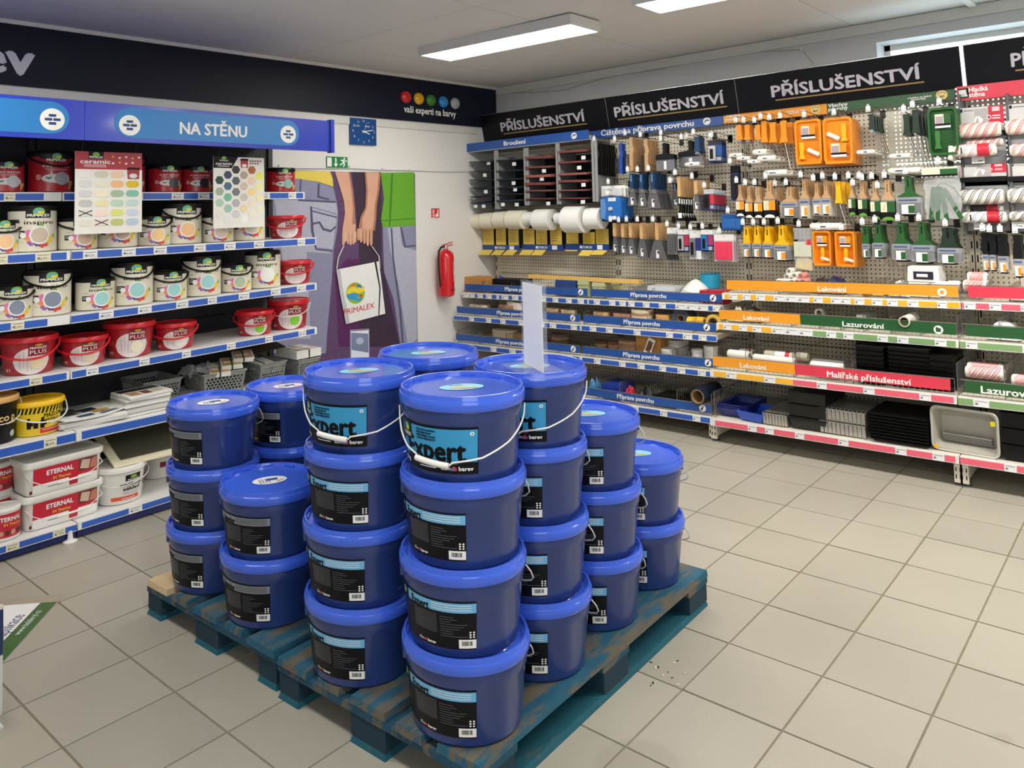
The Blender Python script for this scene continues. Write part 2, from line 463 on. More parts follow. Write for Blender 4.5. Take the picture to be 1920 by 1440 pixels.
ceiling_lamp('ceiling_lamp', 'long white boxed LED ceiling lamp shown whole near the room corner', -1.535, -1.245, -2.01, -.75)
ceiling_lamp('ceiling_lamp', 'long white boxed LED ceiling lamp cut off by the top edge', -1.57, -1.30, -3.70, -2.44)

# ================================================================== left wall: banner, clock, signs, mural, extinguisher
# dark banner
f0 = front(YA-.022)
t = thing('wall_banner', 'long dark navy fascia banner with pale letters and five coloured balls', 'sign', (-2.4, YA, 2.16))
b = MB(); b.slab((-6.5, YA, 2.158), (.11, YA, 2.165), OA, 0, .02, 0, .340, 'navy'); wpart('board', b, t)
b = MB(); 
pv = at(62, 138, y=YA-.022); b.text('barev', pv.x, at(30, 138, y=YA-.022).z, .165, 'silver_letters', lambda a, c: (a, YA-.0225, c), 'R', .035, w=.60)
wpart('print', b, t); b = MB(); q = at(806, 213, y=YA-.022); b.text('vaši experti na barvy', q.x+.01, q.z-.008, .052, 'print_white', lambda a, c: (a, YA-.0225, c), 'C', .025, w=.56)
wpart('print', b, t)
for (u, v, c) in ((761, 182, (206, 40, 48)), (785, 185, (226, 170, 28)), (808, 188, (60, 128, 40)), (831, 191, (40, 140, 214)), (853, 194, (176, 176, 184))):
    p = at(u, v, y=YA-.022); b = MB(); mm = K(*c, rough=.2)
    b.lathe([(.056, 0), (.054, .008), (.044, .018), (.024, .026), (.004, .029)], 24, mm, ax='y')
    b.v = [(x, -y, z) for x, y, z in b.v]; b.f = [tuple(reversed(k)) for k in b.f]
    o = obj('coloured_ball', b, t, tuple(p-t.location)); o.scale = (.92, 1, .86)

# clock
p0, p1 = at(657, 220, y=YA-.02), at(706, 273, y=YA-.02)
cx, cz, hw, hh = (p0.x+p1.x)/2, (p0.z+p1.z)/2, (p1.x-p0.x)/2, (p0.z-p1.z)/2
t = thing('wall_clock', 'square dark blue wall clock with white numerals under the navy banner', 'clock', (cx, YA, cz))
b = MB(); b.box(-hw, hw, -.02, 0, -hh, hh, K(22, 74, 136, .3)); obj('face', b, t)
b = MB(); fn = front(-.0206)
for k in range(1, 13):
    a = math.pi*k/6; b.text(str(k), math.sin(a)*hw*.82, math.cos(a)*hh*.8-.007, .017, 'tag_white', fn, 'C', 0)
b.text('dům', -.05, hh*.36, .013, 'tag_white', fn, 'C', 0); b.text('barev', .035, hh*.36, .013, 'tag_white', fn, 'C', .03); obj('numerals', b, t)
def hand(name, ang, L, wd, y):
    b = MB(); a = R(ang); d = (math.sin(a), math.cos(a)); n = (d[1], -d[0])
    b.prism([(n[0]*wd-d[0]*.015, n[1]*wd-d[1]*.015), (n[0]*wd*.6+d[0]*L, n[1]*wd*.6+d[1]*L), (-n[0]*wd*.6+d[0]*L, -n[1]*wd*.6+d[1]*L), (-n[0]*wd-d[0]*.015, -n[1]*wd-d[1]*.015)][::-1], y-.001, y, 'print_white')
    obj(name, b, t)
hand('minute_hand', 80, .088, .0035, -.023); hand('hour_hand', 108, .055, .0045, -.025); hand('second_hand', 20, .08, .001, -.027)

# exit sign
p0, p1 = at(612, 293, y=YA-.006), at(652, 315, y=YA-.006)
cx, cz, hw, hh = (p0.x+p1.x)/2, (p0.z+p1.z)/2, (p1.x-p0.x)/2, (p0.z-p1.z)/2
t = thing('exit_sign', 'small green escape route sign with running man above the mural', 'sign', (cx, YA, cz))
b = MB(); b.box(-hw, hw, -.006, 0, -hh, hh, K(16, 132, 70, .4)); obj('plate', b, t)
b = MB(); fn = front(-.0065); PW = 'print_white'
b.flat([(-hw*.94, -hh*.8), (-hw*.52, -hh*.8), (-hw*.52, hh*.8), (-hw*.94, hh*.8)], fn, PW)
b.flat([(-.018, .03), (-.018, -.012), (-.03, -.012), (-.012, -.036), (.006, -.012), (-.006, -.012), (-.006, .03)][::-1], fn, PW)
b.ell(.062, .027, .008, .008, fn, PW, 12)
for pl in ([(.03, .018), (.052, .02), (.068, .012), (.062, -.002), (.07, -.014), (.056, -.034), (.048, -.03), (.058, -.014), (.044, -.008), (.05, .008), (.034, .008)],
           [(.066, .012), (.082, .002), (.086, .01), (.074, .018)], [(.046, -.008), (.036, -.022), (.022, -.022), (.022, -.014), (.033, -.014), (.04, .0)]):
    b.flat(pl[::-1] if sum((pl[i-1][0]*pl[i][1]-pl[i][0]*pl[i-1][1]) for i in range(len(pl))) < 0 else pl, fn, PW)
obj('pictogram', b, t)

# small extinguisher marker sign
p0, p1 = at(809, 391, y=YA-.004), at(824, 408, y=YA-.004)
cx, cz, hw, hh = (p0.x+p1.x)/2, (p0.z+p1.z)/2, (p1.x-p0.x)/2, (p0.z-p1.z)/2
t = thing('fire_sign', 'small red and white fire equipment sticker above the extinguisher', 'sign', (cx, YA, cz))
b = MB(); b.box(-hw, hw, -.004, 0, -hh, hh, K(206, 40, 44, .4)); obj('plate', b, t)
b = MB(); fn = front(-.0045)
b.flat([(-hw*.1, -hh*.8), (hw*.75, -hh*.8), (hw*.75, hh*.75), (hw*.5, hh*.75), (hw*.5, -.005), (hw*.1, -.005)], fn, PW)
for k in range(5): b.flat([(-hw*.8, hh*.7-k*.014), (-hw*.8, hh*.7-k*.014-.007), (-hw*.25, hh*.7-k*.014-.007), (-hw*.25, hh*.7-k*.014)], fn, PW)
obj('pictogram', b, t)

# cable along the wall
t = thing('wall_cable', 'thin grey cable clipped along the white wall above the mural', 'cable', (-.9, YA, 1.76))
b = MB(); b.tube([at(u, v, y=YA-.006) for u, v in ((500, 312), (560, 316), (660, 316), (715, 319), (770, 320), (820, 322), (880, 322))], .004, K(190, 190, 188, .5), 5); wpart('cable', b, t)
for u, v in ((524, 311), (656, 313), (718, 317), (769, 319)):
    p = at(u, v, y=YA-.008); b = MB(); b.box(p.x-.006, p.x+.006, YA-.012, YA, p.z-.008, p.z+.008, 'trim_white'); wpart('clip', b, t)

t = thing('wall_cable', 'thin pale cable strung loosely above the black signs', 'cable', (XB, -1.5, 2.4))
b = MB(); b.tube([at(u, v, x=XB-.006) for u, v in ((951, 174), (1000, 173), (1056, 169), (1100, 156), (1145, 143), (1240, 129), (1348, 105), (1420, 97), (1504, 93), (1526, 121))], .003, K(170, 172, 174, .5), 5); wpart('cable', b, t)
b = MB(); p = at(1504, 93, x=XB); b.box(XB-.01, XB, p.y-.01, p.y+.01, p.z-.01, p.z+.01, 'trim_white'); wpart('clip', b, t)

# mural: a printed poster
t = thing('wall_mural', 'tall photo poster of two people from behind holding a white paint bucket', 'poster', (-1.5, YA, .1))
YM = YA-.004
tl, tr, br = at(500, 322, y=YM), at(778, 325, y=YM), at(783, 645, y=YM)
b = MB(); b.box(-2.35, tr.x, YM, YA, .1, tr.z, 'purple_print'); wpart('sheet', b, t)
b = MB(); _k = [0]
def px(pts, m, z=500, k=4., o=(500, 160)):
    """flat printed area, outline in pixels of a 4x crop"""
    _k[0] += 1; y = YM-.0002*_k[0]
    P = [at(o[0]+u/k, o[1]+v/k, y=y) for u, v in pts]
    a = sum(P[i-1].x*P[i].z-P[i].x*P[i-1].z for i in range(len(P)))
    b.add([tuple(p) for p in (P if a > 0 else P[::-1])], [tuple(range(len(P)))], m)
px([(640, 650), (860, 650), (860, 1300), (900, 1960), (700, 1960), (690, 1200)], 'dusk_print')
px([(505, 1300), (700, 1300), (720, 1960), (540, 1960)], 'plum_print')
px([(640, 1350), (860, 1300), (1000, 1960), (720, 1960)], 'dusk_print')
px([(540, 780), (560, 900), (590, 1150), (600, 1300), (520, 1400), (480, 1450), (530, 1100)], 'purple_print')
px([(0, 640), (475, 645), (495, 700), (500, 760), (395, 725), (235, 700), (0, 690)], 'yellow_print')
px([(0, 690), (235, 700), (395, 728), (500, 765), (525, 870), (535, 950), (530, 1080), (500, 1250), (490, 1440), (450, 1900), (445, 2010), (0, 2010)], 'denim_mid')
px([(60, 860), (235, 860), (520, 880), (532, 950), (520, 1090), (480, 1260), (300, 1250), (330, 1900), (200, 1900)], 'denim_light')
px([(325, 905), (525, 960), (530, 1010), (500, 1240), (365, 1225), (330, 1090)], 'denim_mid')
px([(335, 918), (520, 970), (524, 1005), (495, 1228), (375, 1214), (340, 1085)], 'denim_light')
for sm in ([(235, 855), (520, 868), (522, 882), (236, 868)], [(335, 935), (525, 985), (525, 996), (336, 946)], [(345, 1030), (400, 1020), (430, 1070), (480, 1085), (520, 1050), (522, 1066), (480, 1102), (420, 1086), (392, 1036), (348, 1046)], [(250, 705), (262, 705), (255, 860), (243, 860)], [(385, 735), (400, 738), (395, 830), (470, 850), (468, 862), (380, 842)], [(365, 1222), (498, 1238), (496, 1250), (366, 1234)], [(326, 905), (340, 912), (352, 1090), (376, 1222), (362, 1222), (336, 1090)]):
    px(sm, 'denim_dark')
# right-hand person
px([(870, 1065), (1115, 1050), (1130, 1950), (1010, 1990), (950, 1600), (880, 1400)], 'denim_mid')
px([(905, 1070), (1000, 1060), (1015, 1200), (1122, 1240), (1128, 1900), (1060, 1960), (990, 1500), (930, 1250)], 'denim_light')
px([(1000, 1060), (1116, 1080), (1120, 1235), (1040, 1215)], 'denim_mid')
for sm in ([(930, 1070), (942, 1070), (955, 1300), (1010, 1700), (1030, 1960), (1018, 1960), (990, 1650), (942, 1300)], [(1030, 1205), (1120, 1195), (1120, 1208), (1032, 1218)], [(1000, 1062), (1014, 1062), (1045, 1210), (1032, 1214)]): px(sm, 'denim_dark')
px([(855, 655), (1105, 652), (1116, 1050), (920, 1062), (870, 1065), (858, 1000), (880, 850)], 'green_print')
px([(935, 660), (948, 660), (940, 850), (928, 1055), (916, 1055), (925, 850)], K(70, 128, 36, .4))
px([(868, 1010), (1115, 995), (1115, 1003), (868, 1020)], K(78, 138, 40, .4))
# arms and hands
SK, SS = 'skin_print', 'skin_shade_print'
px([(512, 648), (625, 648), (650, 800), (662, 930), (668, 1050), (655, 1100), (600, 1080), (572, 1060), (588, 960), (580, 870), (548, 760)], SK)
px([(612, 648), (625, 648), (650, 800), (662, 930), (668, 1050), (640, 1060), (648, 930), (636, 800)], SS)
px([(572, 1050), (668, 1040), (668, 1110), (600, 1120), (585, 1190), (578, 1205), (566, 1195), (566, 1120)], SK)
for i, (x, y1) in enumerate(((592, 1175), (610, 1192), (630, 1200), (650, 1195), (664, 1180))):
    px([(x-8, 1100), (x+9, 1096), (x+9, y1-14), (x+3, y1), (x-6, y1-4), (x-9, y1-30)], SK if i % 2 else K(224, 182, 156, .4)); px([(x+8, 1100), (x+10, 1100), (x+10, y1-12), (x+7, y1-8)], SS)
px([(735, 652), (855, 652), (846, 780), (826, 900), (822, 1000), (812, 1090), (700, 1090), (690, 1060), (706, 980), (738, 920), (745, 790)], SS)
px([(748, 652), (840, 652), (832, 780), (810, 900), (806, 1000), (795, 1080), (720, 1080), (716, 1000), (752, 920), (760, 790)], SK)
for i, (x, y1) in enumerate(((688, 1165), (708, 1180), (733, 1190), (758, 1205), (784, 1203))):
    px([(x-10, 1075), (x+13, 1072), (x+11, y1-16), (x+4, y1), (x-6, y1-3), (x-11, y1-36)], SK if i % 2 else K(206, 156, 130, .4)); px([(x+11, 1078), (x+13, 1078), (x+11, y1-16), (x+8, y1-10)], SS)
# printed bucket
q = 4.; oo = (300, 440)
px([(1322, 262), (1640, 200), (1655, 300), (1690, 592), (1395, 672), (1350, 440)], K(236, 236, 234, .35), o=oo)
px([(1322, 262), (1350, 440), (1395, 672), (1425, 664), (1378, 440), (1350, 257)], K(196, 196, 200, .35), o=oo)
px([(1608, 206), (1622, 203), (1655, 400), (1645, 604), (1637, 606), (1645, 400)], K(30, 30, 32, .4), o=oo)
for a0, a1 in (((1325, 255), (1337, 170)), ((1337, 170), (1378, 82)), ((1588, 84), (1642, 160)), ((1642, 160), (1648, 250))):
    px([(a0[0]-4, a0[1]), (a0[0]+5, a0[1]+2), (a1[0]+5, a1[1]+2), (a1[0]-4, a1[1])], K(205, 205, 208, .4), o=oo)
circ = lambda cx, cy, rx, ry, n=20: [(cx+rx*math.cos(6.2832*i/n), cy+ry*math.sin(6.2832*i/n)) for i in range(n)]
px(circ(1466, 438, 70, 80), K(140, 190, 50, .4), o=oo)
px([(1400, 420), (1440, 385), (1480, 400), (1530, 380), (1536, 420), (1500, 440), (1450, 430), (1405, 460)], K(240, 214, 60, .4), o=oo)
px([(1398, 450), (1450, 436), (1500, 450), (1470, 480), (1520, 470), (1500, 500), (1440, 490), (1405, 475)], K(56, 156, 214, .4), o=oo)
px([(1470, 372), (1500, 375), (1520, 400), (1490, 395)], K(40, 120, 190, .4), o=oo)
px([(1425, 380), (1460, 362), (1470, 380), (1435, 395)], K(230, 120, 40, .4), o=oo)
px(circ(1508, 458, 12, 12, 10), K(226, 70, 40, .4), o=oo)
_k[0] += 1; y = YM-.0002*_k[0]
pa, pb, pc = at(oo[0]+1378/4, oo[1]+604/4, y=y), at(oo[0]+1608/4, oo[1]+548/4, y=y), at(oo[0]+1378/4, oo[1]+562/4, y=y)
V, F, wd = glyph('PRIMALEX', .04); ux = (pb-pa)/wd; uz = (pc-pa)/CAP
b.add([tuple(pa+ux*a+uz*c) for a, c in V], F, K(206, 44, 60, .4))
wpart('print', b, t)

# fire extinguisher
cxy = at(836, 500, y=YA-.075); zt, zb = at(836, 462, y=YA-.075).z, at(836, 557, y=YA-.075).z
t = thing('fire_extinguisher', 'red fire extinguisher with black hose hung on the white wall', 'extinguisher', (cxy.x, YA-.075, zb))
H = zt-zb; rr = .066
b = MB(); b.lathe([(rr*.55, 0), (rr*.95, .012), (rr, .03), (rr, H*.80), (rr*.9, H*.86), (rr*.6, H*.91), (rr*.3, H*.93), (rr*.3, H*.95)], 28, 'extinguisher_red'); obj('cylinder', b, t)
b = MB(); b.lathe([(rr*.24, H*.94), (rr*.24, H*1.0), (rr*.16, H*1.03)], 12, 'steel_bright'); obj('valve', b, t)
b = MB(); b.hexa([(-.03, -.012, H*.985), (.075, -.012, H*1.02), (.075, .012, H*1.02), (-.03, .012, H*.985), (-.03, -.012, H*1.0), (.075, -.012, H*1.035), (.075, .012, H*1.035), (-.03, .012, H*1.0)], 'extinguisher_red')
b.hexa([(-.03, -.012, H*1.02), (.07, -.012, H*1.07), (.07, .012, H*1.07), (-.03, .012, H*1.02), (-.03, -.012, H*1.035), (.07, -.012, H*1.085), (.07, .012, H*1.085), (-.03, .012, H*1.035)], 'extinguisher_red'); obj('handle', b, t)
b = MB(); b.tube([(-.02, 0, H*1.0), (-.06, -.01, H*.99), (-.088, -.015, H*.92), (-.097, -.02, H*.75), (-.093, -.02, H*.5), (-.084, -.02, H*.3), (-.082, -.02, H*.22)], .008, 'rubber', 8); obj('hose', b, t)
b = MB(); cf = cylfn(rr)
b.cpatch(cf, .012, .088, H*.30, H*.72, K(188, 22, 34, .4), 8, .0012)
for i in range(10): b.cpatch(cf, .018, .05 if i % 3 else .08, H*(.70-i*.04)-.008, H*(.70-i*.04), 'print_white', 5, .0018)
b.cell(cf, .035, H*.5, .014, .018, 'print_white', 8, .002); b.cpatch(cf, -.01, .08, H*.12, H*.17, K(150, 16, 28, .4), 8, .0012); obj('label', b, t)
b = MB(); b.box(-.015, .015, rr-.006, .075, H*.55, H*.62, 'rubber'); obj('bracket', b, t)

# ================================================================== left shelving (sections meet at x = SXM)
SXR, SXM, SXL = -2.167, -3.518, -4.86
LV = [  # lip y, strip top z at left picture edge / boundary / right end, strip height
    (-.385, 1.589, 1.589, 1.589, .043), (-.50, 1.309, 1.309, 1.310, .045), (-.50, 1.006, 1.008, 1.036, .042),
    (-.50, .745, .748, .771, .040), (-.573, .480, .481, .474, .048), (-.60, .072, .074, .082, .034)]
def ZA(i, x):
    y, zl, zm, zr, h = LV[i]
    if x < SXM: return zl+(zm-zl)*(x-SXL)/(SXM-SXL)
    return zm+(zr-zm)*(x-SXM)/(SXR-SXM)
AU = [([(0, 8), (30, 83)], [(25, 30), (83, 109)], [(119, 139), (268, 321), (344.7, 371), (393, 400), (506.7, 541), (556, 569)]),
      ([(16, 66.7), (97, 126)], [], [(132.5, 154), (182, 227), (254, 287), (312.5, 363), (386, 420), (442, 476), (496, 558), (573, 591.7)]),
      ([(0, 21), (47, 90)], [], [(131, 184), (212.5, 257.5), (284, 329.5), (353, 389), (407, 447.5), (468, 508), (527, 557), (575, 591)]),
      ([(0, 56), (81, 126)], [], [(134, 160), (184, 260), (280, 340.5), (358, 425), (442.5, 497.5), (512.5, 560.5), (575.5, 591)]),
      ([(-40, 83), (108, 147)], [], [(152, 590)]),
      ([(-20, 12), (38, 100), (124, 146)], [], [(152, 240), (266, 590)])]
PRICES = ['649,-', '1 099,-', '649,-', '649,-', '929,-', '649,-', '929,-', '629,-', '249,-', '629,-', '249,-', '260,-', '937,-', '652,91']
def price_tag(b, A, B, out, o, a0, a1, h0, h1, m, txt=None, tm='tag_ink'):
    """one paper tag between fractions a0..a1 of the rail A-B"""
    P, Q = A+(B-A)*a0, A+(B-A)*a1
    b.slab(P, Q, out, o, o+.0012, h0, h1, m)
    d = (Q-P); L = d.length; d = d/L
    fn = lambda x, z: P+d*x+Vector((0, 0, z))+out*(o+.0015)
    if txt: b.text(txt, L*.62, h0+(h1-h0)*.2, (h1-h0)*.3, tm, fn, 'C', .01)
    b.add([fn(L*.1, h0+(h1-h0)*.68), fn(L*.9, h0+(h1-h0)*.68), fn(L*.9, h0+(h1-h0)*.76), fn(L*.1, h0+(h1-h0)*.76)], [(0, 1, 2, 3)], tm)
    b.add([fn(L*.1, h0+(h1-h0)*.25), fn(L*.3, h0+(h1-h0)*.25), fn(L*.3, h0+(h1-h0)*.5), fn(L*.1, h0+(h1-h0)*.5)], [(0, 1, 2, 3)], tm)
def rail(root, A, B, out, h, ivals, colours, proj_axis, tagm='tag_white', txts=None, tagh=None):
    """price rail below the shelf edge A-B; ivals: (fraction0, fraction1) of the coloured inserts, tags fill between"""
    b = MB(); b.slab(A, B, out, 0, .012, -h, 0, 'rail_white')
    for (f0, f1), c in zip(ivals, colours):
        f0 = max(0, f0); f1 = min(1, f1)
        if f1 > f0: b.slab(A+(B-A)*f0, A+(B-A)*f1, out, .012, .0135, -h*.88, -h*.14, c)
    ro = wpart('price_rail', b, root)
    prev = None; L = (B-A).length; k = 0
    edges = sorted([(max(0, a), min(1, c)) for a, c in ivals])
    for i in range(len(edges)-1):
        g0, g1 = edges[i][1], edges[i+1][0]; wd = (g1-g0)*L
        if wd < .03: continue
        n = max(1, round(wd/.075)) if wd > .11 else 1
        for j in range(n):
            a0 = g0+(g1-g0)*j/n+.002/L; a1 = g0+(g1-g0)*(j+1)/n-.002/L
            b = MB(); price_tag(b, A, B, out, .0136, a0, a1, -h*(.97 if not tagh else tagh), -h*.04, tagm if tagm != 'mix' else random.choice(['tag_white', 'tag_cream']), txts[k % len(txts)] if txts else None)
            k += 1
            o = obj('price_tag', b, ro, off=tuple(root.location))
def fracA(u, i, x0, x1, v):
    return (at(u, v, y=LV[i][0]-.012).x-x0)/(x1-x0)
VA = [362, 470, 585, 690, 810, 985]
secs = []
for s, (x0, x1, lab) in enumerate(((SXL, SXM, 'blue and dark grey paint shelving, left section cut by the picture edge'), (SXM, SXR, 'blue and dark grey paint shelving, right section ending beside the mural'))):
    t = thing('paint_shelving', lab, 'shelving', ((x0+x1)/2, 0, 0)); secs.append(t)
    e = .003
    for k in range(5):                                   # back panels
        z0, z1 = .1+k*.38, .1+(k+1)*.38-.004
        b = MB(); b.box(x0+.02, x1-.02, -.03, -.01, z0, z1, 'rack_dark'); wpart('back_panel', b, t)
    for xx in ((x0+.004, x0+.034), (x1-.034, x1-.004)):
        b = MB(); b.box(xx[0], xx[1], -.045, .03, 0, 2.02, K(30, 31, 34, .45)); wpart('upright', b, t)
        b = MB(); b.box(xx[0], xx[1], -.60, -.03, .02, .05, 'plinth_blue'); wpart('foot_beam', b, t)
    for i, (yl, _, _, _, h) in enumerate(LV):
        A, B = Vector((x0+e, yl, ZA(i, x0))), Vector((x1-e, yl, ZA(i, x1)))
        b = MB(); d = .0
        b.hexa([(A.x, yl, A.z-.028), (B.x, yl, B.z-.028), (B.x, -.032, B.z-.028), (A.x, -.032, A.z-.028), (A.x, yl, A.z), (B.x, yl, B.z), (B.x, -.032, B.z), (A.x, -.032, A.z)], 'shelf_white' if i > 2 else 'rack_dark' if i < 0 else 'shelf_white'); wpart('shelf', b, t)
        iv = AU[i][0] if s == 0 else AU[i][2]
        iv = [(fracA(a, i, x0, x1, VA[i]), fracA(c, i, x0, x1, VA[i])) for a, c in iv]
        if s == 0: iv = [(-1+.62, iv[0][0]-.09)]+iv if iv[0][0] > .1 else iv
        rail(t, A, B, OA, h, iv, ['rail_blue']*len(iv), 'x', 'tag_cream' if s == 0 else 'tag_white', PRICES[(i*3+s):]+PRICES[:2])
    b = MB(); b.box(x0+e, x1-e, -.598, -.580, .010, ZA(5, x0)-.031, 'plinth_blue'); wpart('plinth', b, t)
    # lit canopy
    b = MB(); b.box(x0+.001, x1-.001, -.66, -.64, 1.822, 2.006, 'canopy_blue'); b.box(x0+.001, x1-.001, -.64, .02, 1.99, 2.006, 'canopy_blue')
    if s == 1: b.box(x1-.001, x1+.022, -.672, -.63, 1.815, 2.014, 'canopy_blue'); b.box(x1-.02, x1-.001, -.64, .02, 1.95, 2.0, 'canopy_blue')
    ca = wpart('canopy', b, t)
    fn = lambda a, c: (a, -.6625, c)
    if s == 0: c0, c1 = -4.83, at(130, 225, y=-.66).x
    else: c0, c1 = at(214, 235, y=-.66).x, at(561, 250, y=-.66).x
    zc = 1.917; hh = .073
    b = MB(); n = 10
    b.flat([(c1-hh+hh*math.cos(R(-90+18*k)), zc+hh*math.sin(R(-90+18*k))) for k in range(11)]+[(c0+hh+hh*math.cos(R(90+18*k)), zc+hh*math.sin(R(90+18*k))) for k in range(11)], lambda a, c: (a, -.6615, c), 'canopy_panel')
    ics = [at(98, 224, y=-.66)] if s == 0 else [at(243, 235, y=-.66), at(540, 252, y=-.66)]
    for ic in ics:
        b.ell(ic.x, ic.z, .05, .05, fn, 'print_white', 28)
        f2 = lambda a, c: (ic.x+a, -.663, ic.z+c)
        for qx, qz in ((0, .018), (-.016, .0), (.018, .0), (0, -.018)):
            b.flat([(qx-.015, qz-.006), (qx+.015, qz-.006), (qx+.015, qz+.006), (qx-.015, qz+.006)], f2, K(28, 62, 120, .4))
    q = at(402, 254, y=-.66) if s == 1 else at(-105, 225, y=-.66)
    b.text('NA STĚNU', q.x, q.z, .057, 'print_white', fn, 'C', .035, w=.365)
    obj('sign_panel', b, ca, off=tuple(t.location))
    if s == 0:
        b = MB(); p = at(143, 1016, y=-.60); b.lathe([(.028, 0), (.03, .006), (.012, .014), (.008, .05)], 16, 'plastic_white', c=(SXM-.031, -.615, .0)); wpart('levelling_foot', b, t)

# ------------------------------------------------------------------ paint cans
def emblem(b, cyl, cx, cz, s, d=.0016):
    """little globe emblem in green, yellow and blue"""
    b.cell(cyl, cx, cz, s, s*.8, K(122, 180, 48, .4), 10, d)
    f = lambda x: .55*s*math.sqrt(max(0, 1-((x-cx)/s)**2))
    b.ccol(cyl, cx-s*.8, cx+s*.5, lambda x: cz-.1*s, lambda x: cz+f(x)*.9, K(84, 172, 214, .4), 6, d+.0003)
    b.ccol(cyl, cx-s*.2, cx+s*.8, lambda x: cz-.35*s, lambda x: cz-.1*s+.2*s, K(236, 208, 60, .4), 6, d+.0005)
def can_parts(kind, r, h):
    """list of (part name, mesh, subparts)"""
    cyl = cylfn(r); P = []
    if kind.startswith('inspiro'):
        b = MB(); b.lathe([(r*.96, 0), (r, .004), (r, h*.90), (r*.985, h*.91)], 36, 'can_cream', cap1=False); P.append(('body', b))
        b = MB(); b.lathe([(r*1.01, h*.89), (r*1.02, h*.905), (r*1.02, h*.955), (r*.99, h*.965), (r*.99, h), (r*.95, h), (r*.93, h*.965)], 36, 'can_black', cap0=False); P.append(('lid', b))
        b = MB(); k = r/.095
        lx = .018*k
        b.cpatch(cyl, lx-.05*k, lx+.05*k, h*.74, h*.92, 'can_black', 8, .0022); emblem(b, cyl, lx, h*.87, .024*k, .003)
        b.text('PRIMALEX', lx, h*.765, h*.055, 'print_white', lambda x, z: cyl(x, z, .003), 'C', .035, w=.088*k)
        b.text('inspiro', lx+.005*k, h*.60, h*.085, 'print_black', cyl, 'C', .012, w=.122*k)
        b.cpatch(cyl, -.075*k, -.035*k, h*.30, h*.46, 'can_black', 4); b.cell(cyl, -.042*k, h*.36, .013*k, .013*k, 'print_white', 8, .0014)
        for q in range(3): b.cpatch(cyl, -.07*k, -.045*k, h*(.42-.035*q), h*(.43-.035*q), 'tag_white', 3, .0014)
        b.cpatch(cyl, -.068*k, -.042*k, h*.54, h*.55, 'tag_ink', 3); b.text('5 l', -.045*k, h*.2, h*.03, 'tag_ink', cyl)
        rs = random.Random(3)
        fl = [(224, 120, 170), (236, 140, 90), (150, 90, 170), (96, 70, 130), (210, 70, 60), (240, 200, 40), (120, 170, 60), (244, 210, 60)]
        sx, sz = .022*k, h*.36
        for q in range(34):
            a = R(150+q*7.6) if q < 28 else R(20+q*2); rad = (.040+.016*rs.random())*k
            ix = 0 if q < 6 else 1 if q < 10 else 2 if q < 13 else 3 if q < 17 else 4 if q < 21 else 5 if q < 27 else 6
            c = fl[min(7, ix)]
            b.cell(cyl, sx+math.cos(a)*rad*1.12, sz+math.sin(a)*rad*.9, .0068*k*(.6+.8*rs.random()), .0068*k*(.6+.8*rs.random()), K(*c, rough=.4), 5, .0011+.00002*q)
        b.cell(cyl, sx, sz, .041*k, .041*k, 'print_white', 12, .0022); P.append(('label', b))
    else:   # ceramic
        b = MB(); b.lathe([(r*.96, 0), (r, .004), (r, h*.88), (r*.985, h*.9)], 36, 'can_red', cap1=False); P.append(('body', b))
        b = MB(); b.lathe([(r*1.01, h*.86), (r*1.02, h*.88), (r*1.02, h*.95), (r*.98, h), (r*.94, h), (r*.92, h*.965)], 36, 'can_black', cap0=False); P.append(('lid', b))
        b = MB(); k = r/.09; lx = .008*k
        b.ccol(cyl, lx-.07*k, lx+.07*k, lambda x: h*(.73+.10*min(1, abs(x-lx)/(.07*k))), lambda x: h*.9, 'can_black', 8, .0018)
        emblem(b, cyl, lx, h*.86, .02*k, .003)
        b.text('PRIMALEX', lx, h*.745, h*.06, 'print_white', lambda x, z: cyl(x, z, .003), 'C', .035, w=.08*k)
        b.text('ceramic', lx, h*.60, h*.075, K(238, 210, 208, .4), cyl, 'C', .02, w=.115*k)
        b.cpatch(cyl, lx-.045*k, lx+.045*k, h*.545, h*.56, K(220, 180, 180, .4), 6); b.cpatch(cyl, lx-.035*k, lx+.035*k, h*.51, h*.52, K(220, 180, 180, .4), 6)
        b.cell(cyl, lx, h*.33, .062*k, h*.11, K(214, 214, 214, .35), 12, .0012); b.cell(cyl, lx+.020*k, h*.33, .04*k, h*.14, K(224, 224, 224, .35), 12, .0014)
        b.ccol(cyl, lx-.044*k, lx-.018*k, lambda x: h*.30+abs(x-lx+.031*k)*.7, lambda x: h*.37-abs(abs(x-lx+.031*k)-.007*k)*.5, K(36, 92, 50, .4), 6, .002)
        b.ccol(cyl, lx+.055*k, lx+.09*k, lambda x: h*(.02+.25*(x-lx-.055*k)/(.035*k)), lambda x: h*.28, K(206, 176, 96, .5), 5, .0017)
        b.cell(cyl, -.065*k, h*.36, .012*k, h*.07, K(206, 150, 140, .4), 6); P.append(('label', b))
    return P
def bail_front(b, r, z, drop, rad, m, a0=-82, a1=82, off=.006, n=14, skew=0):
    pts = []
    for i in range(n+1):
        a = R(a0+(a1-a0)*i/n); s = math.sin(math.pi*i/n)
        pts.append(((r+off)*math.sin(a), -(r+off)*math.cos(a), z-drop*s**.7-skew*math.sin(a)*s))
    b.tube(pts, rad, m, 6)
SWATCH = {}
CANM = {}
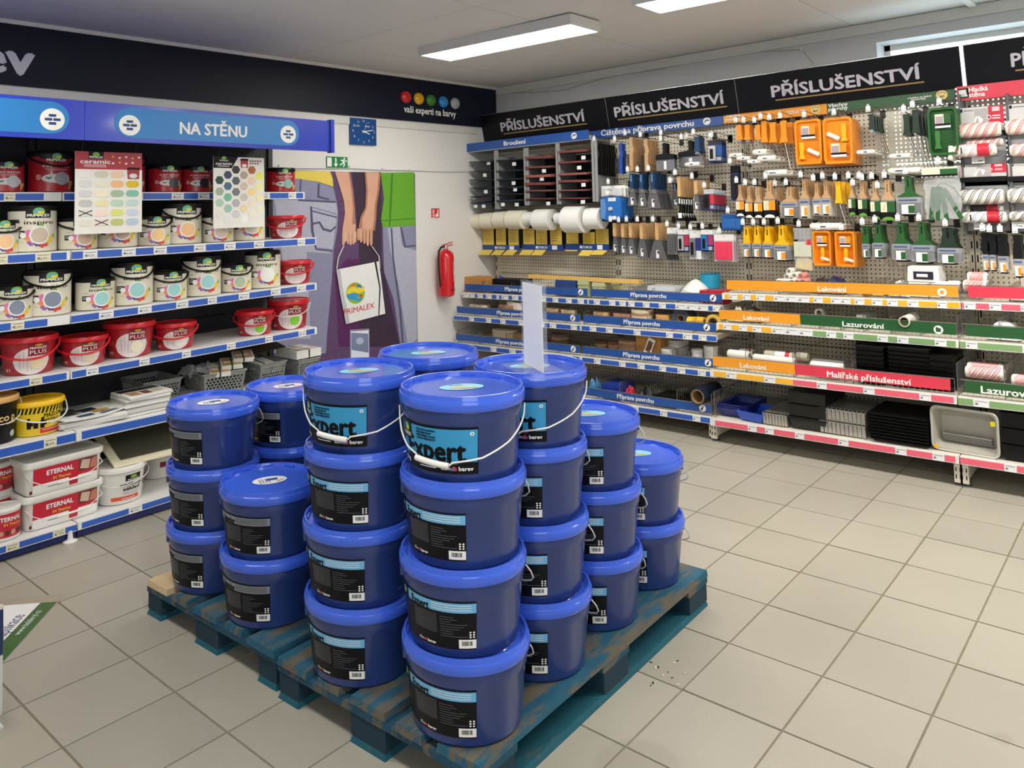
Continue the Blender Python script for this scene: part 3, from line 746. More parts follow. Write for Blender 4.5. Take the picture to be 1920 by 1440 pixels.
def can(kind, size, x, shelf, sw, label, group, handle=False, yoff=.02, nosw=False):
    r, h = {('inspiro', 'L'): (.098, .212), ('inspiro', 'S'): (.0865, .150), ('ceramic', 'L'): (.096, .20), ('ceramic', 'S'): (.085, .147)}[(kind, size)]
    yl = LV[shelf][0]
    loc = (x, yl+r+yoff, ZA(shelf, x))
    key = (kind, size)
    if key not in CANM: CANM[key] = [(n, m.mesh(n)) for n, m in can_parts(kind, r, h)]
    loc = (loc[0], loc[1], loc[2]+.0025)
    t = thing('paint_can', label, 'paint can', loc, math.atan2(CPOS.x-loc[0], -(CPOS.y-loc[1]))+R({'inspiro': 4, 'ceramic': 12}[kind]+random.uniform(-4, 4)), group)
    for n, me in CANM[key]: link(n, me, t)
    cyl = cylfn(r); k = r/(.095 if kind == 'inspiro' else .09)
    sx, sz = (.022*k, h*.36) if kind == 'inspiro' else (.028*k, h*.33)
    if not nosw:
        b = MB(); q = .034*k if kind == 'inspiro' else .03*k
        b.cell(cyl, sx, sz, q, q, K(*sw, rough=.4), 12, .003); obj('swatch', b, t)
    if handle:
        b = MB(); bail_front(b, r, h*.93, h*.30, .0048, 'can_black', skew=h*.06); obj('handle', b, t)
    return t
def xA(u, v, shelf, add=.09): return at(u, v, y=LV[shelf][0]+add).x
ORD = ['leftmost', 'second from left', 'third from left', 'fourth from left', 'fifth from left', 'sixth from left', 'seventh from left', 'eighth from left']
beige, peach, slate, aqua = (204, 184, 166), (244, 200, 150), (132, 142, 162), (160, 212, 212)
for k, (sz, u, sw, hd, d, pl) in enumerate((
    ('S', 8, (190, 190, 196), 0, 'grey swatch', 'at the left picture edge'), ('L', 98, (168, 168, 176), 1, 'grey swatch', 'beside the pill swatch card'), ('L', 238, (226, 190, 60), 1, 'yellow swatch', 'hidden behind the pill swatch card'),
    ('S', 311, (70, 76, 82), 0, 'dark grey swatch', 'just right of the pill swatch card'), ('S', 371, (40, 40, 44), 0, 'black swatch', 'just left of the hexagon swatch card'), ('S', 470, (196, 196, 190), 0, 'pale swatch', 'hidden behind the hexagon swatch card'), ('S', 529, (128, 178, 162), 0, 'teal swatch', 'at the right end'))):
    can('ceramic', sz, xA(u, 330, 0), 0, sw, '%s red can with %s, top shelf, %s' % ('large' if sz == 'L' else 'small', d, pl), 'red cans on the top shelf', hd)
for k, (sz, u, sw, hd, d) in enumerate((('S', -2, peach, 1, 'peach swatch'), ('L', 65, beige, 0, 'beige swatch'), ('S', 148, (214, 184, 156), 1, 'beige swatch, partly behind the pill card'), ('L', 222, (206, 180, 158), 0, 'beige swatch, mostly behind the pill card'),
    ('S', 289, (246, 206, 150), 1, 'peach swatch'), ('L', 346, (246, 196, 140), 1, 'peach swatch'), ('S', 410, (216, 200, 186), 1, 'pale beige swatch'), ('L', 468, (216, 208, 186), 0, 'cream swatch, mostly behind the hexagon card'))):
    can('inspiro', sz, xA(u, 440, 1), 1, sw, '%s cream can with %s, %s, second shelf' % ('large' if sz == 'L' else 'small', d, ORD[k]), 'cream cans on the second shelf', hd)
for k, (sz, u, sw, hd, d) in enumerate((('S', 24, slate, 1, 'slate blue swatch'), ('L', 93, slate, 1, 'slate blue swatch'), ('S', 181, aqua, 0, 'light blue swatch'), ('L', 252, aqua, 1, 'light blue swatch'),
    ('S', 320, aqua, 1, 'aqua swatch'), ('L', 383, aqua, 1, 'aqua swatch'), ('S', 444, (178, 194, 168), 1, 'grey-green swatch'), ('L', 498, aqua, 0, 'no swatch'))):
    can('inspiro', sz, xA(u, 550, 2), 2, sw, '%s cream can with %s, %s, third shelf' % ('large' if sz == 'L' else 'small', d, ORD[k]), 'cream cans on the third shelf', hd, nosw=(k == 7))

# red plastic buckets
REDM = {}
def red_bucket(size, x, shelf, label, sw=None, handle='red', yoff=.02):
    rt, rb, h = {'L': (.116, .098, .170), 'S': (.103, .088, .135)}[size]
    if size not in REDM:
        b = MB(); b.lathe([(rb*.97, 0), (rb, .004), (rt*.97, h*.9)], 36, 'can_red', cap1=False); body = b.mesh('body')
        b = MB(); b.lathe([(rt, h*.84), (rt*1.05, h*.86), (rt*1.05, h*.95), (rt*1.02, h), (rt*.97, h), (rt*.95, h*.97), (rt*.2, h*.965)], 36, 'plastic_red', cap0=False); lid = b.mesh('lid')
        cyl = cylfn(rb, (rt*.97-rb)/(h*.9)); k = rb/.09; b = MB(); lx = .03*k
        wh = K(226, 216, 214, .35)
        b.cell(cyl, lx, h*.36, .066*k, h*.36, wh, 16, .001)
        for q in range(7): b.cell(cyl, lx-.04*k+q*.013*k, h*(.36+.05*math.sin(q*2.)), .004*k, h*.22, K(206, 190, 192, .35), 5, .0014)
        b.cpatch(cyl, lx-.012*k, lx+.056*k, h*.50, h*.82, K(132, 22, 34, .35), 6, .0018)
        b.text('PRIMALEX', lx+.022*k, h*.68, h*.055, 'print_white', lambda x_, z_: cyl(x_, z_, .0024), 'C', .02, w=.058*k)
        b.text('PLUS', lx+.022*k, h*.545, h*.10, 'print_white', lambda x_, z_: cyl(x_, z_, .0024), 'C', .0, w=.058*k)
        b.cell(cyl, lx+.022*k, h*.78, .014*k, h*.03, K(190, 160, 50, .4), 6, .0024)
        for q in range(3): b.cpatch(cyl, -.075*k, -.04*k, h*(.46-.05*q), h*(.485-.05*q), K(206, 80, 84, .4), 3)
        b.text('4 l', -.06*k, h*.10, h*.09, 'print_white', cyl, 'C', .02); lab_ = b.mesh('label')
        b = MB(); bail_front(b, rt*1.0, h*.86, h*.42, .0052, 'plastic_red', -95, 92, .012, 16, h*.08); hr = b.mesh('handle')
        b = MB(); bail_front(b, rt*1.0, h*.86, h*.40, .0022, 'wire_white', -95, 92, .012, 16, h*.08); hw_ = b.mesh('handle')
        REDM[size] = (body, lid, lab_, hr, hw_, cyl, k, lx)
    body, lid, lab_, hr, hw_, cyl, k, lx = REDM[size]
    t = thing('red_bucket', label, 'paint bucket', (x, LV[shelf][0]+rt*1.05+yoff, ZA(shelf, x)+.0025), math.atan2(CPOS.x-x, 4.1)+R(-13+random.uniform(-3, 3)), 'red paint buckets')
    for n, me in (('body', body), ('lid', lid), ('label', lab_)): link(n, me, t)
    if sw: b = MB(); b.cell(cyl, lx+.02*k, h*.30, .026*k, .026*k, K(*sw, rough=.4), 12, .003); obj('swatch', b, t)
    if handle == 'red': link('handle', hr, t)
    if handle == 'wire': link('handle', hw_, t)
red_bucket('S', xA(540, 430, 1, .11), 1, 'small red paint bucket beside the cream cans, right end of second shelf')
red_bucket('S', xA(555, 520, 2, .11), 2, 'small red paint bucket beside the cream cans, right end of third shelf')
red_bucket('L', xA(58, 660, 3, .11), 3, 'large red paint bucket with handle down, leftmost on the fourth shelf', (234, 216, 176))
red_bucket('S', xA(160, 650, 3, .11), 3, 'small red paint bucket with cream swatch, second from left on fourth shelf', (228, 214, 190))
red_bucket('L', xA(248, 640, 3, .11), 3, 'large red paint bucket without handle in front, third on fourth shelf', (236, 230, 204), None)
red_bucket('S', xA(331, 625, 3, .11), 3, 'small red paint bucket left of the gap on the fourth shelf', (236, 232, 226))
red_bucket('S', xA(481, 605, 3, .11), 3, 'small red paint bucket with green swatch right of the gap', (132, 204, 60))
red_bucket('L', xA(547, 590, 3, .11), 3, 'large red paint bucket with green swatch and white wire handle', (132, 204, 60), 'wire')

# ------------------------------------------------------------------ swatch cards hanging from the canopy
def card(label, u0, v0, u1, v1, kind):
    y = -.535; p0, p1 = at(u0, v0, y=y), at(u1, v1, y=y)
    cx, hw, z1, z0 = (p0.x+p1.x)/2, (p1.x-p0.x)/2, p0.z, p1.z; H = z1-z0
    t = thing('swatch_card', label, 'colour card', (cx, y, z0), 0, 'colour swatch cards')
    b = MB(); b.box(-hw, hw, 0, .004, 0, H, K(238, 236, 228, .4)); obj('board', b, t)
    b = MB(); fn = front(-.0006); f2 = front(-.0011); f3 = front(-.0016)
    if kind == 1:
        b.flat([(-hw, H*.785), (hw, H*.785), (hw, H), (-hw, H)], fn, K(176, 44, 58, .4))
        b.flat([(-hw*.62, H*.91), (-hw*.18, H*.91), (-hw*.18, H), (-hw*.62, H)], f2, 'print_black'); b.ell(-hw*.4, H*.965, .016, .012, f3, K(122, 180, 48, .4))
        b.text('PRIMALEX', -hw*.4, H*.92, .010, PW, f3, 'C', .03, w=.06)
        b.text('ceramic', -hw*.42, H*.855, .020, PW, f2, 'C', .025, w=.135)
        for q in range(3): b.flat([(-hw*.75, H*(.838-.013*q)), (-hw*.1, H*(.838-.013*q)), (-hw*.1, H*(.844-.013*q)), (-hw*.75, H*(.844-.013*q))], f2, K(232, 200, 200, .4))
        for q in range(9): b.ell(hw*(.1+.2*(q % 5)), H*(.945-.07*(q//5)-.012*(q % 2)), .006, .005, f2, PW if q % 3 else K(230, 180, 60, .4), 8)
        b.flat([(hw*.55, H*.67), (hw*.9, H*.67), (hw*.92, H*.80), (hw*.53, H*.80)], f2, K(160, 36, 48, .4)); b.flat([(hw*.53, H*.79), (hw*.92, H*.79), (hw*.92, H*.815), (hw*.53, H*.815)], f3, 'print_black'); b.ell(hw*.72, H*.71, .02, .012, f3, K(220, 220, 216, .4))
    else:
        b.flat([(-hw, H*.84), (-hw*.3, H*.84), (-hw*.05, H), (-hw, H)], fn, 'print_black'); b.ell(-hw*.6, H*.98, .014, .010, f2, K(122, 180, 48, .4))
        b.text('PRIMALEX', -hw*.6, H*.935, .008, PW, f2, 'C', .03, w=.05); b.text('ceramic', -hw*.6, H*.885, .015, PW, f2, 'C', .025, w=.095)
        b.flat([(-hw*.85, H*.86), (-hw*.4, H*.86), (-hw*.4, H*.874), (-hw*.85, H*.874)], f2, K(180, 180, 180, .4))
        b.flat([(hw*.05, H*.85), (hw*.33, H*.85), (hw*.34, H*.97), (hw*.04, H*.97)], f2, K(180, 36, 48, .4)); b.flat([(hw*.04, H*.955), (hw*.34, H*.955), (hw*.34, H*.98), (hw*.04, H*.98)], f3, 'print_black'); b.ell(hw*.19, H*.88, .015, .01, f3, K(226, 226, 222, .4))
        for q in range(9): b.flat([(hw*(.4+.1*(q % 5)), H*(.94-.035*(q//5))), (hw*(.47+.1*(q % 5)), H*(.94-.035*(q//5))), (hw*(.47+.1*(q % 5)), H*(.96-.035*(q//5))), (hw*(.4+.1*(q % 5)), H*(.96-.035*(q//5)))], f2, K(120, 70, 66, .4))
    obj('heading', b, t)
    sws = []
    if kind == 1:
        C1 = [[(242, 240, 230), (216, 210, 190), (246, 208, 176), None], [(224, 224, 220), (236, 232, 214), (246, 190, 140), (226, 188, 20)], [(216, 218, 216), (246, 238, 206), (166, 192, 160), (134, 194, 170)], [(198, 198, 196), (240, 232, 180), (190, 220, 192), (196, 222, 218)], [(224, 226, 218), (248, 226, 208), (224, 228, 128), (206, 218, 232)], [(232, 228, 214), (240, 222, 212), (194, 204, 126), (188, 208, 224)]]
        for r_, row in enumerate(C1):
            for c_, cc in enumerate(row):
                if not cc: continue
                X, Z = hw*(-.7+.466*c_), H*(.725-.118*r_); rx, rz = hw*.2, H*.042
                b = MB(); b.prism([(X+(rx-rz)*s_+rz*math.cos(R(a)), Z+rz*math.sin(R(a))) for s_, rg in ((1, range(-90, 91, 30)), (-1, range(90, 271, 30))) for a in rg], -.0018, .0, K(*cc, rough=.4)); obj('swatch', b, t)
        b = MB()
        for X, Z in ((hw*-.7, H*(.725-.118*4)), (hw*(-.7+.466), H*(.725-.118*5))):
            for sg in (1, -1): b.flat([(X-.03, Z-sg*.013-.002), (X+.03, Z+sg*.013-.002), (X+.03, Z+sg*.013+.002), (X-.03, Z-sg*.013+.002)], front(-.0026-.0003*sg), 'print_black')
        obj('pen_cross', b, t)
    else:
        cols = [[(20, 70, 56), (160, 180, 152), (172, 208, 188), (232, 232, 222)], [(48, 62, 104), (64, 108, 140), (112, 190, 160), (160, 198, 186), (234, 234, 232)], [(30, 32, 36), (80, 90, 98), (118, 120, 126), (180, 180, 184), (214, 212, 214)], [(182, 164, 148), (210, 192, 178), (206, 204, 194), (238, 222, 176), (246, 246, 240)], [(176, 96, 36), (242, 210, 190), (248, 220, 150), (244, 232, 210), (240, 238, 224)], [(240, 240, 96), (246, 240, 170), (248, 238, 190), (242, 238, 214)]]
        for c_, col in enumerate(cols):
            for r_, cc in enumerate(col):
                X = hw*(-.77+.315*c_); Z = H*((.67 if c_ in (0,) else .745 if c_ == 1 else .82 if c_ == 2 else .745 if c_ == 3 else .82 if c_ == 4 else .735)-.157*r_); q = H*.062
                b = MB(); b.prism([(X+q*1.02*math.cos(R(60*a)), Z+q*math.sin(R(60*a))) for a in range(6)], -.0018, 0, K(*cc, rough=.4)); obj('swatch', b, t)
    for sg in (-1, 1):
        b = MB(); b.tube([(sg*hw*.8, .001, H-.004), (sg*hw*.8, .001, H+.02), (sg*hw*.8, -.02, 1.823-z0)], .0013, 'wire_dark', 4); obj('hanger', b, t)
card('white colour card with red heading and pill-shaped swatches hanging before the shelves', 141, 283, 266, 435, 1)
card('white colour card with black corner and hexagon swatches hanging before the shelves', 400, 293, 496, 425, 2)
NTH = ['first', 'second', 'third', 'fourth', 'fifth', 'sixth', 'seventh', 'eighth', 'ninth', 'tenth']
def ZS(i, x): return ZA(i, x)+.003
# ================================================================== goods on the two lowest left shelves
# yellow bucket, black tin
def conic(r0, r1, h): return cylfn(r0, (r1-r0)/h)
x = xA(74, 790, 4, .10); rt, rb, h = .108, .092, .152
t = thing('yellow_bucket', 'yellow paint bucket with black hazard stripes and white handle', 'paint bucket', (x, LV[4][0]+.135, ZS(4, x)), .05)
b = MB(); b.lathe([(rb*.97, 0), (rb, .004), (rt*.97, h*.88)], 36, K(238, 206, 40, .35), cap1=False); obj('body', b, t)
b = MB(); b.lathe([(rt, h*.85), (rt*1.04, h*.87), (rt*1.04, h*.96), (rt, h), (rt*.95, h), (rt*.9, h*.97)], 36, 'plastic_yellow', cap0=False); obj('lid', b, t)
b = MB(); cyl = conic(rb, rt*.97, h*.88)
for k in range(17):
    xx = -.12+k*.0145; b.add([cyl(xx, h*.66, .001), cyl(xx+.007, h*.66, .001), cyl(xx+.014, h*.83, .001), cyl(xx+.007, h*.83, .001)], [(0, 1, 2, 3)], 'print_black')
b.text('MAZLOVÉ', .035, h*.52, .018, 'print_black', cyl, 'C', .02, w=.085); b.text('MÝDLO', .03, h*.40, .012, 'print_black', cyl, 'C', .02)
for xx in (-.062, -.012):
    b.cell(cyl, xx, h*.50, .006, .006, 'print_black', 8); b.cpatch(cyl, xx-.008, xx+.008, h*.22, h*.46, 'print_black', 4); b.cpatch(cyl, xx+.006, xx+.016, h*.3, h*.43, 'print_black', 3)
b.cpatch(cyl, -.045, -.028, h*.22, h*.42, 'print_black', 3); b.cell(cyl, .085, h*.36, .012, .03, 'print_black', 6)
b.cpatch(cyl, -.02, .075, h*.06, h*.2, K(214, 46, 56, .4), 8); b.cpatch(cyl, -.012, .065, h*.15, h*.165, PW, 6, .0014); b.cpatch(cyl, .02, .06, h*.28, h*.36, K(222, 222, 206, .4), 5); obj('label', b, t)
b = MB(); bail_front(b, rt, h*.86, h*.46, .0034, 'plastic_white', -92, 92, .012, 16, h*.04); obj('handle', b, t)
x = xA(-12, 790, 4, .10); rt, rb, h = .098, .088, .20
t = thing('black_bucket', 'black paint bucket with gold lid cut by the left picture edge', 'paint bucket', (x, LV[4][0]+.125, ZS(4, x)), 0)
b = MB(); b.lathe([(rb*.97, 0), (rb, .004), (rt*.97, h*.9)], 36, 'can_black', cap1=False); obj('body', b, t)
b = MB(); b.lathe([(rt, h*.87), (rt*1.04, h*.89), (rt*1.04, h*.97), (rt, h), (rt*.95, h), (rt*.9, h*.97)], 36, K(206, 160, 90, .4), cap0=False); obj('lid', b, t)
b = MB(); cyl = conic(rb, rt*.97, h*.9); b.text('p', .062, h*.48, .03, K(226, 196, 130, .4), cyl, 'C', .03); b.text('co', .02, h*.48, .03, K(226, 196, 130, .4), cyl, 'C', .03); b.cpatch(cyl, .03, .085, h*.40, h*.415, K(226, 196, 130, .4), 5); b.cell(cyl, .062, h*.18, .014, .014, K(170, 200, 190, .4), 8); obj('label', b, t)
b = MB(); bail_front(b, rt, h*.86, h*.42, .0022, 'wire_white', -80, 92, .012, 16, 0); obj('handle', b, t)

# magazines
def magazine(label, x, y, z, w, d, th, rz, cov, group, bend=0.):
    t = thing('magazine', label, 'magazine', (x, y, z), rz, group)
    b = MB(); n = 6; pm = random.choice(('paper_white', K(206, 205, 200, .6), K(186, 185, 180, .6)))
    for i in range(n):
        x0, x1 = -w/2+w*i/n, -w/2+w*(i+1)/n; za, zb = bend*((2*i/n-1)**2), bend*((2*(i+1)/n-1)**2)
        b.hexa([(x0, -d/2, za), (x1, -d/2, zb), (x1, d/2, zb), (x0, d/2, za), (x0, -d/2, za+th), (x1, -d/2, zb+th), (x1, d/2, zb+th), (x0, d/2, za+th)], pm)
    obj('pages', b, t)
    if cov:
        b = MB()
        for (a0, a1, c0, c1, cc) in cov:
            za = bend*(2*(a0+a1)/2-1)**2; zz = max(bend*(2*a0-1)**2, bend*(2*a1-1)**2)+th+.0006
            b.add([(-w/2+w*a0, -d/2+d*c0, zz), (-w/2+w*a1, -d/2+d*c0, zz), (-w/2+w*a1, -d/2+d*c1, zz), (-w/2+w*a0, -d/2+d*c1, zz)], [(0, 1, 2, 3)], K(*cc, rough=.35))
        obj('cover_print', b, t)
p = at(262, 765, y=-.44); z = ZS(4, p.x); cv1 = [(.05, .95, .6, .95, (60, 56, 52)), (.1, .35, .1, .5, (190, 140, 100)), (.4, .6, .1, .5, (120, 76, 56)), (.65, .9, .15, .45, (210, 190, 160))]
for k in range(11):
    th = .0085; magazine('white paper magazine in the neat tall stack on the blue shelf, %s from below' % NTH[k] if k < 10 else 'magazine with dark photo cover on top of the neat tall stack', p.x+random.uniform(-.01, .01), -.44+random.uniform(-.008, .008), z+k*.0088, .215, .20, th, R(random.uniform(-4, 4)), cv1 if k == 10 else None, 'magazines in the neat stack' if k < 10 else None)
p = at(172, 790, y=-.42); cv2 = [(.0, .45, .45, .95, (56, 56, 60)), (.5, .75, .55, .9, (30, 40, 60)), (.3, .55, .15, .35, (60, 84, 100)), (.6, .85, .3, .5, (206, 160, 80)), (.62, .9, .05, .2, (120, 130, 150))]
for k in range(6):
    magazine('loose magazine in the low spread left of the neat stack, %s from below' % NTH[k] if k < 5 else 'curling magazine with colour chips on cover, topmost of the low spread', p.x+random.uniform(-.03, .03)-.02*(k % 2), -.44+random.uniform(-.02, .02), z+k*.0072, .29, .21, .0065, R(random.uniform(-9, 9)), cv2 if k == 5 else None, 'magazines in the low spread' if k < 5 else None, .0 if k < 5 else .012)
p = at(338, 745, y=-.40)
for k in range(3): magazine('%s printed sheet lying flat between magazines and grey baskets' % ('lowest', 'middle', 'uppermost')[k], p.x+.02*k, -.38+.02*k, ZS(4, p.x)+.0032*k, .26, .19, .003, R(-14+9*k), [(.1, .5, .2, .8, (150, 152, 150)), (.55, .9, .3, .7, (200, 200, 196))], 'flat printed sheets')

# grey plastic baskets
def basket(label, x, y, z, w, d, h, rz):
    t = thing('plastic_basket', label, 'basket', (x, y, z), rz, 'grey plastic baskets')
    k = .88; W, D, w2, d2 = w/2, d/2, w*k/2, d*k/2; th = .004; g = 'basket_grey'
    b = MB(); b.box(-w2, w2, -d2, d2, 0, .004, g)
    for (p0, p1, q0, q1) in (((-w2, -d2), (w2, -d2), (-W, -D), (W, -D)), ((w2, -d2), (w2, d2), (W, -D), (W, D)), ((w2, d2), (-w2, d2), (W, D), (-W, D)), ((-w2, d2), (-w2, -d2), (-W, D), (-W, -D))):
        P = lambda s, zz: (Vector((*p0, 0))*(1-s)+Vector((*p1, 0))*s)*(1-zz)+(Vector((*q0, 0))*(1-s)+Vector((*q1, 0))*s)*zz+Vector((0, 0, h*zz))
        c = P(.5, .5); inn = Vector((-c.x, -c.y, 0)).normalized()*th
        def bar(s0, s1, z0, z1):
            a = [P(s0, z0), P(s1, z0), P(s1, z1), P(s0, z1)]
            b.hexa([a[0], a[1], a[1]+inn, a[0]+inn, a[3], a[2], a[2]+inn, a[3]+inn], g)
        bar(0, 1, .0, .16); bar(0, 1, .84, 1.0); bar(0, .06, .16, .84); bar(.94, 1, .16, .84)
        for i in range(5):
            z0 = .16+.136*i; bar(.06, .94, z0+.1, z0+.136)
            for j in range(10): s0 = .06+.088*j+(.044 if i % 2 else 0); bar(s0, min(.94, s0+.03), z0, z0+.1)
    obj('basket', b, t)
    b = MB(); b.tube([(-W, -D, h), (W, -D, h), (W, D, h), (-W, D, h)], .006, g, 6, True); obj('rim', b, t)
bas = []
for lab, u, v, yy, w, d, h, a in (('grey plastic basket, leftmost of the four, behind the magazine stack', 306, 726, -.20, .20, .28, .105, 0), ('grey plastic basket second from left, holding film-wrapped brochures', 430, 720, -.30, .235, .34, .115, -8), ('grey plastic basket third from left, with white paper in it', 513, 700, -.30, .17, .30, .115, 0), ('grey plastic basket at the right end with tied brochures on it', 580, 690, -.33, .15, .26, .10, 0)):
    p = at(u, v, y=yy-d/2); zz = ZS(4, p.x); basket(lab, p.x, yy, zz, w, d, h, R(a)); bas.append((p.x, yy, zz, w, d, h))
def brochures(label, x, y, z, w, d, n, tilt, cc, rz=0, group=None):
    t = thing('brochure_pack', label, 'brochures', (x, y, z), rz, group)
    b = MB()
    for k in range(n): b.box(-w/2+random.uniform(-.003, .003), w/2+random.uniform(-.003, .003), -d/2, d/2, k*.006, k*.006+.005, 'paper_white')
    o = obj('pages', b, t, rot=(tilt, 0, 0))
    b = MB(); zz = n*.006
    b.add([(-w/2*.94, -d/2*.92, zz), (w/2*.94, -d/2*.92, zz), (w/2*.94, d/2*.92, zz), (-w/2*.94, d/2*.92, zz)], [(0, 1, 2, 3)], K(*cc, rough=.5, var=.5, ns=120))
    b.add([(-w/2*.8, -d/2*.3, zz+.0006), (w/2*.5, -d/2*.3, zz+.0006), (w/2*.5, d/2*.0, zz+.0006), (-w/2*.8, d/2*.0, zz+.0006)], [(0, 1, 2, 3)], 'paper_white'); obj('cover_print', b, t, rot=(tilt, 0, 0))
    b = MB(); b.box(-.004, .004, -d/2-.002, d/2+.002, -.002, n*.006+.002, K(60, 60, 60, .5)); obj('band', b, t, rot=(tilt, 0, 0))
x, y, z, w_, d_, h_ = bas[1]
for k in range(3): brochures('pack of stone-pattern brochures, %s of three fanned over the second basket' % ('lowest', 'middle', 'topmost')[k], x-.02+.075*k, y-.10+.01*k, z+.108+.026*k, .105, .15, 4, R(8), (176, 146, 84) if k < 2 else (186, 152, 120), R(-24), 'brochure packs over the basket')
x, y, z, w_, d_, h_ = bas[2]
brochures('white folded papers heaped in the third grey basket', x, y-.02, z+.075, .14, .22, 5, R(6), (216, 216, 212))
x, y, z, w_, d_, h_ = bas[3]
brochures('thick banded bundle of brochures on the rightmost basket', x+.0, y-.02, z+.112, .17, .22, 8, R(0), (196, 184, 172))
t = thing('plastic_wrap', 'crumpled clear film over the second grey basket', 'plastic film', tuple(Vector(bas[1][:3])+Vector((-.06, -.02, .12))))
b = MB(); n = 9; vs = []
for i in range(n):
    for j in range(n): vs.append((-.11+.22*i/(n-1), -.10+.20*j/(n-1), .03*math.sin(i*1.7+j)*math.cos(j*1.3)+.02*(1-abs(i-4)/4)))
b.add(vs, [(i*n+j, (i+1)*n+j, (i+1)*n+j+1, i*n+j+1) for i in range(n-1) for j in range(n-1)], 'clear_bag'); obj('film', b, t)
t = thing('brown_sheet', 'brown kraft sheet leaning on the baskets under the fourth shelf', 'sheet', (bas[2][0]+.06, -.16, bas[2][2]+.14))
b = MB(); b.hexa([(-.16, -.1, 0), (.14, -.1, .02), (.14, .1, .06), (-.16, .1, .05), (-.16, -.1, .004), (.14, -.1, .024), (.14, .1, .064), (-.16, .1, .054)], K(74, 62, 50, .7)); obj('sheet', b, t)

# base shelf: tubs
def tub_rect(label, x, y, z, w, d, h, rz):
    t = thing('paint_tub', label, 'paint tub', (x, y, z), rz, 'oblong white tubs with red labels')
    def ring(s, zz, r=.035, n=5):
        W, D = w/2*s, d/2*s; out = []
        for cx, cy, a0 in ((W-r, D-r, 0), (-W+r, D-r, 90), (-W+r, -D+r, 180), (W-r, -D+r, 270)):
            for k in range(n+1): a = R(a0+90*k/n); out.append((cx+r*math.cos(a), cy+r*math.sin(a), zz))
        return out
    def loft(b, rings, m, c0=True, c1=True):
        n = len(rings[0]); vs = sum(rings, []); fs = []
        for j in range(len(rings)-1):
            for k in range(n): fs.append((j*n+k, j*n+(k+1) % n, (j+1)*n+(k+1) % n, (j+1)*n+k))
        if c0: fs.append(tuple(range(n-1, -1, -1)))
        if c1: fs.append(tuple((len(rings)-1)*n+k for k in range(n)))
        b.add(vs, fs, m)
    b = MB(); loft(b, [ring(.90, 0), ring(.97, h*.86)], 'plastic_white'); obj('body', b, t)
    b = MB(); loft(b, [ring(1.0, h*.80), ring(1.02, h*.82), ring(1.02, h*.96), ring(1.0, h), ring(.95, h), ring(.92, h*.95)], 'plastic_white'); obj('lid', b, t)
    b = MB(); fd = lambda a, c: (a, -d/2*(.90+.08*c/h)-.0012, c); f2 = lambda a, c: (a, -d/2*(.90+.08*c/h)-.002, c)
    L = w/2*.80
    b.flat([(-L, h*.30), (L, h*.30), (L, h*.78), (-L, h*.78)], fd, K(196, 34, 58, .35)); b.flat([(-L, h*.08), (L*1.0, h*.08), (L*1.0, h*.30), (-L, h*.30)], fd, 'print_white')
    b.flat([(L*.40, h*.40), (L, h*.40), (L, h*.78), (L*.40, h*.78)], f2, K(110, 56, 48, .5)); b.flat([(L*.45, h*.48), (L*.72, h*.42), (L*.78, h*.7), (L*.5, h*.74)], lambda a, c: (a, f2(a, c)[1]-.0006, c), K(206, 180, 160, .5, var=.3, ns=60)); b.flat([(L*.75, h*.42), (L*.98, h*.42), (L*.98, h*.75), (L*.82, h*.7)], lambda a, c: (a, f2(a, c)[1]-.0006, c), K(196, 120, 96, .5))
    b.flat([(L*.12, h*.06), (L*.38, h*.06), (L*.40, h*.34), (L*.10, h*.34)], f2, K(196, 34, 58, .35))
    b.text('ETERNAL', -L*.18, h*.53, h*.135, 'print_white', f2, 'C', .04, w=w*.33); b.text('IN Thermo', -L*.12, h*.36, h*.085, K(240, 190, 60, .4), f2, 'C', .03, w=w*.22)
    b.flat([(-L*.55, h*.17), (-L*.1, h*.17), (-L*.1, h*.19), (-L*.55, h*.19)], f2, 'tag_ink'); b.flat([(L*.45, h*.30), (L, h*.30), (L, h*.38), (L*.45, h*.38)], f2, K(206, 40, 60, .35))
    b.flat([(-L*1.1, h*.07), (-L*1.02, h*.07), (-L*1.02, h*.17), (-L*1.1, h*.17)], f2, K(120, 24, 40, .4)); obj('label', b, t)
    b = MB(); b.tube([(-w/2*.98, -.01, h*.78), (-w/2*.9, -d/2-.012, h*.5), (-w/2*.6, -d/2-.014, h*.30), (0, -d/2-.015, h*.25), (w/2*.6, -d/2-.014, h*.34), (w/2*.9, -d/2-.012, h*.55), (w/2*.98, -.01, h*.78)], .0022, 'wire_white', 6)
    b.tube([(-.04, -d/2-.015, h*.255), (.10, -d/2-.015, h*.27)], .005, 'plastic_white', 8); obj('handle', b, t)
p0, p1 = at(40, 945, y=-.57), at(186, 900, y=-.57); cx = (p0.x+p1.x)/2+.02; zb = ZS(5, cx)
tub_rect('oblong white tub with red label, lower of the stacked pair', cx, -.455, zb, .335, .205, .150, R(2)); tub_rect('oblong white tub with red label, upper of the stacked pair', cx, -.455, zb+.150, .335, .205, .150, R(2))
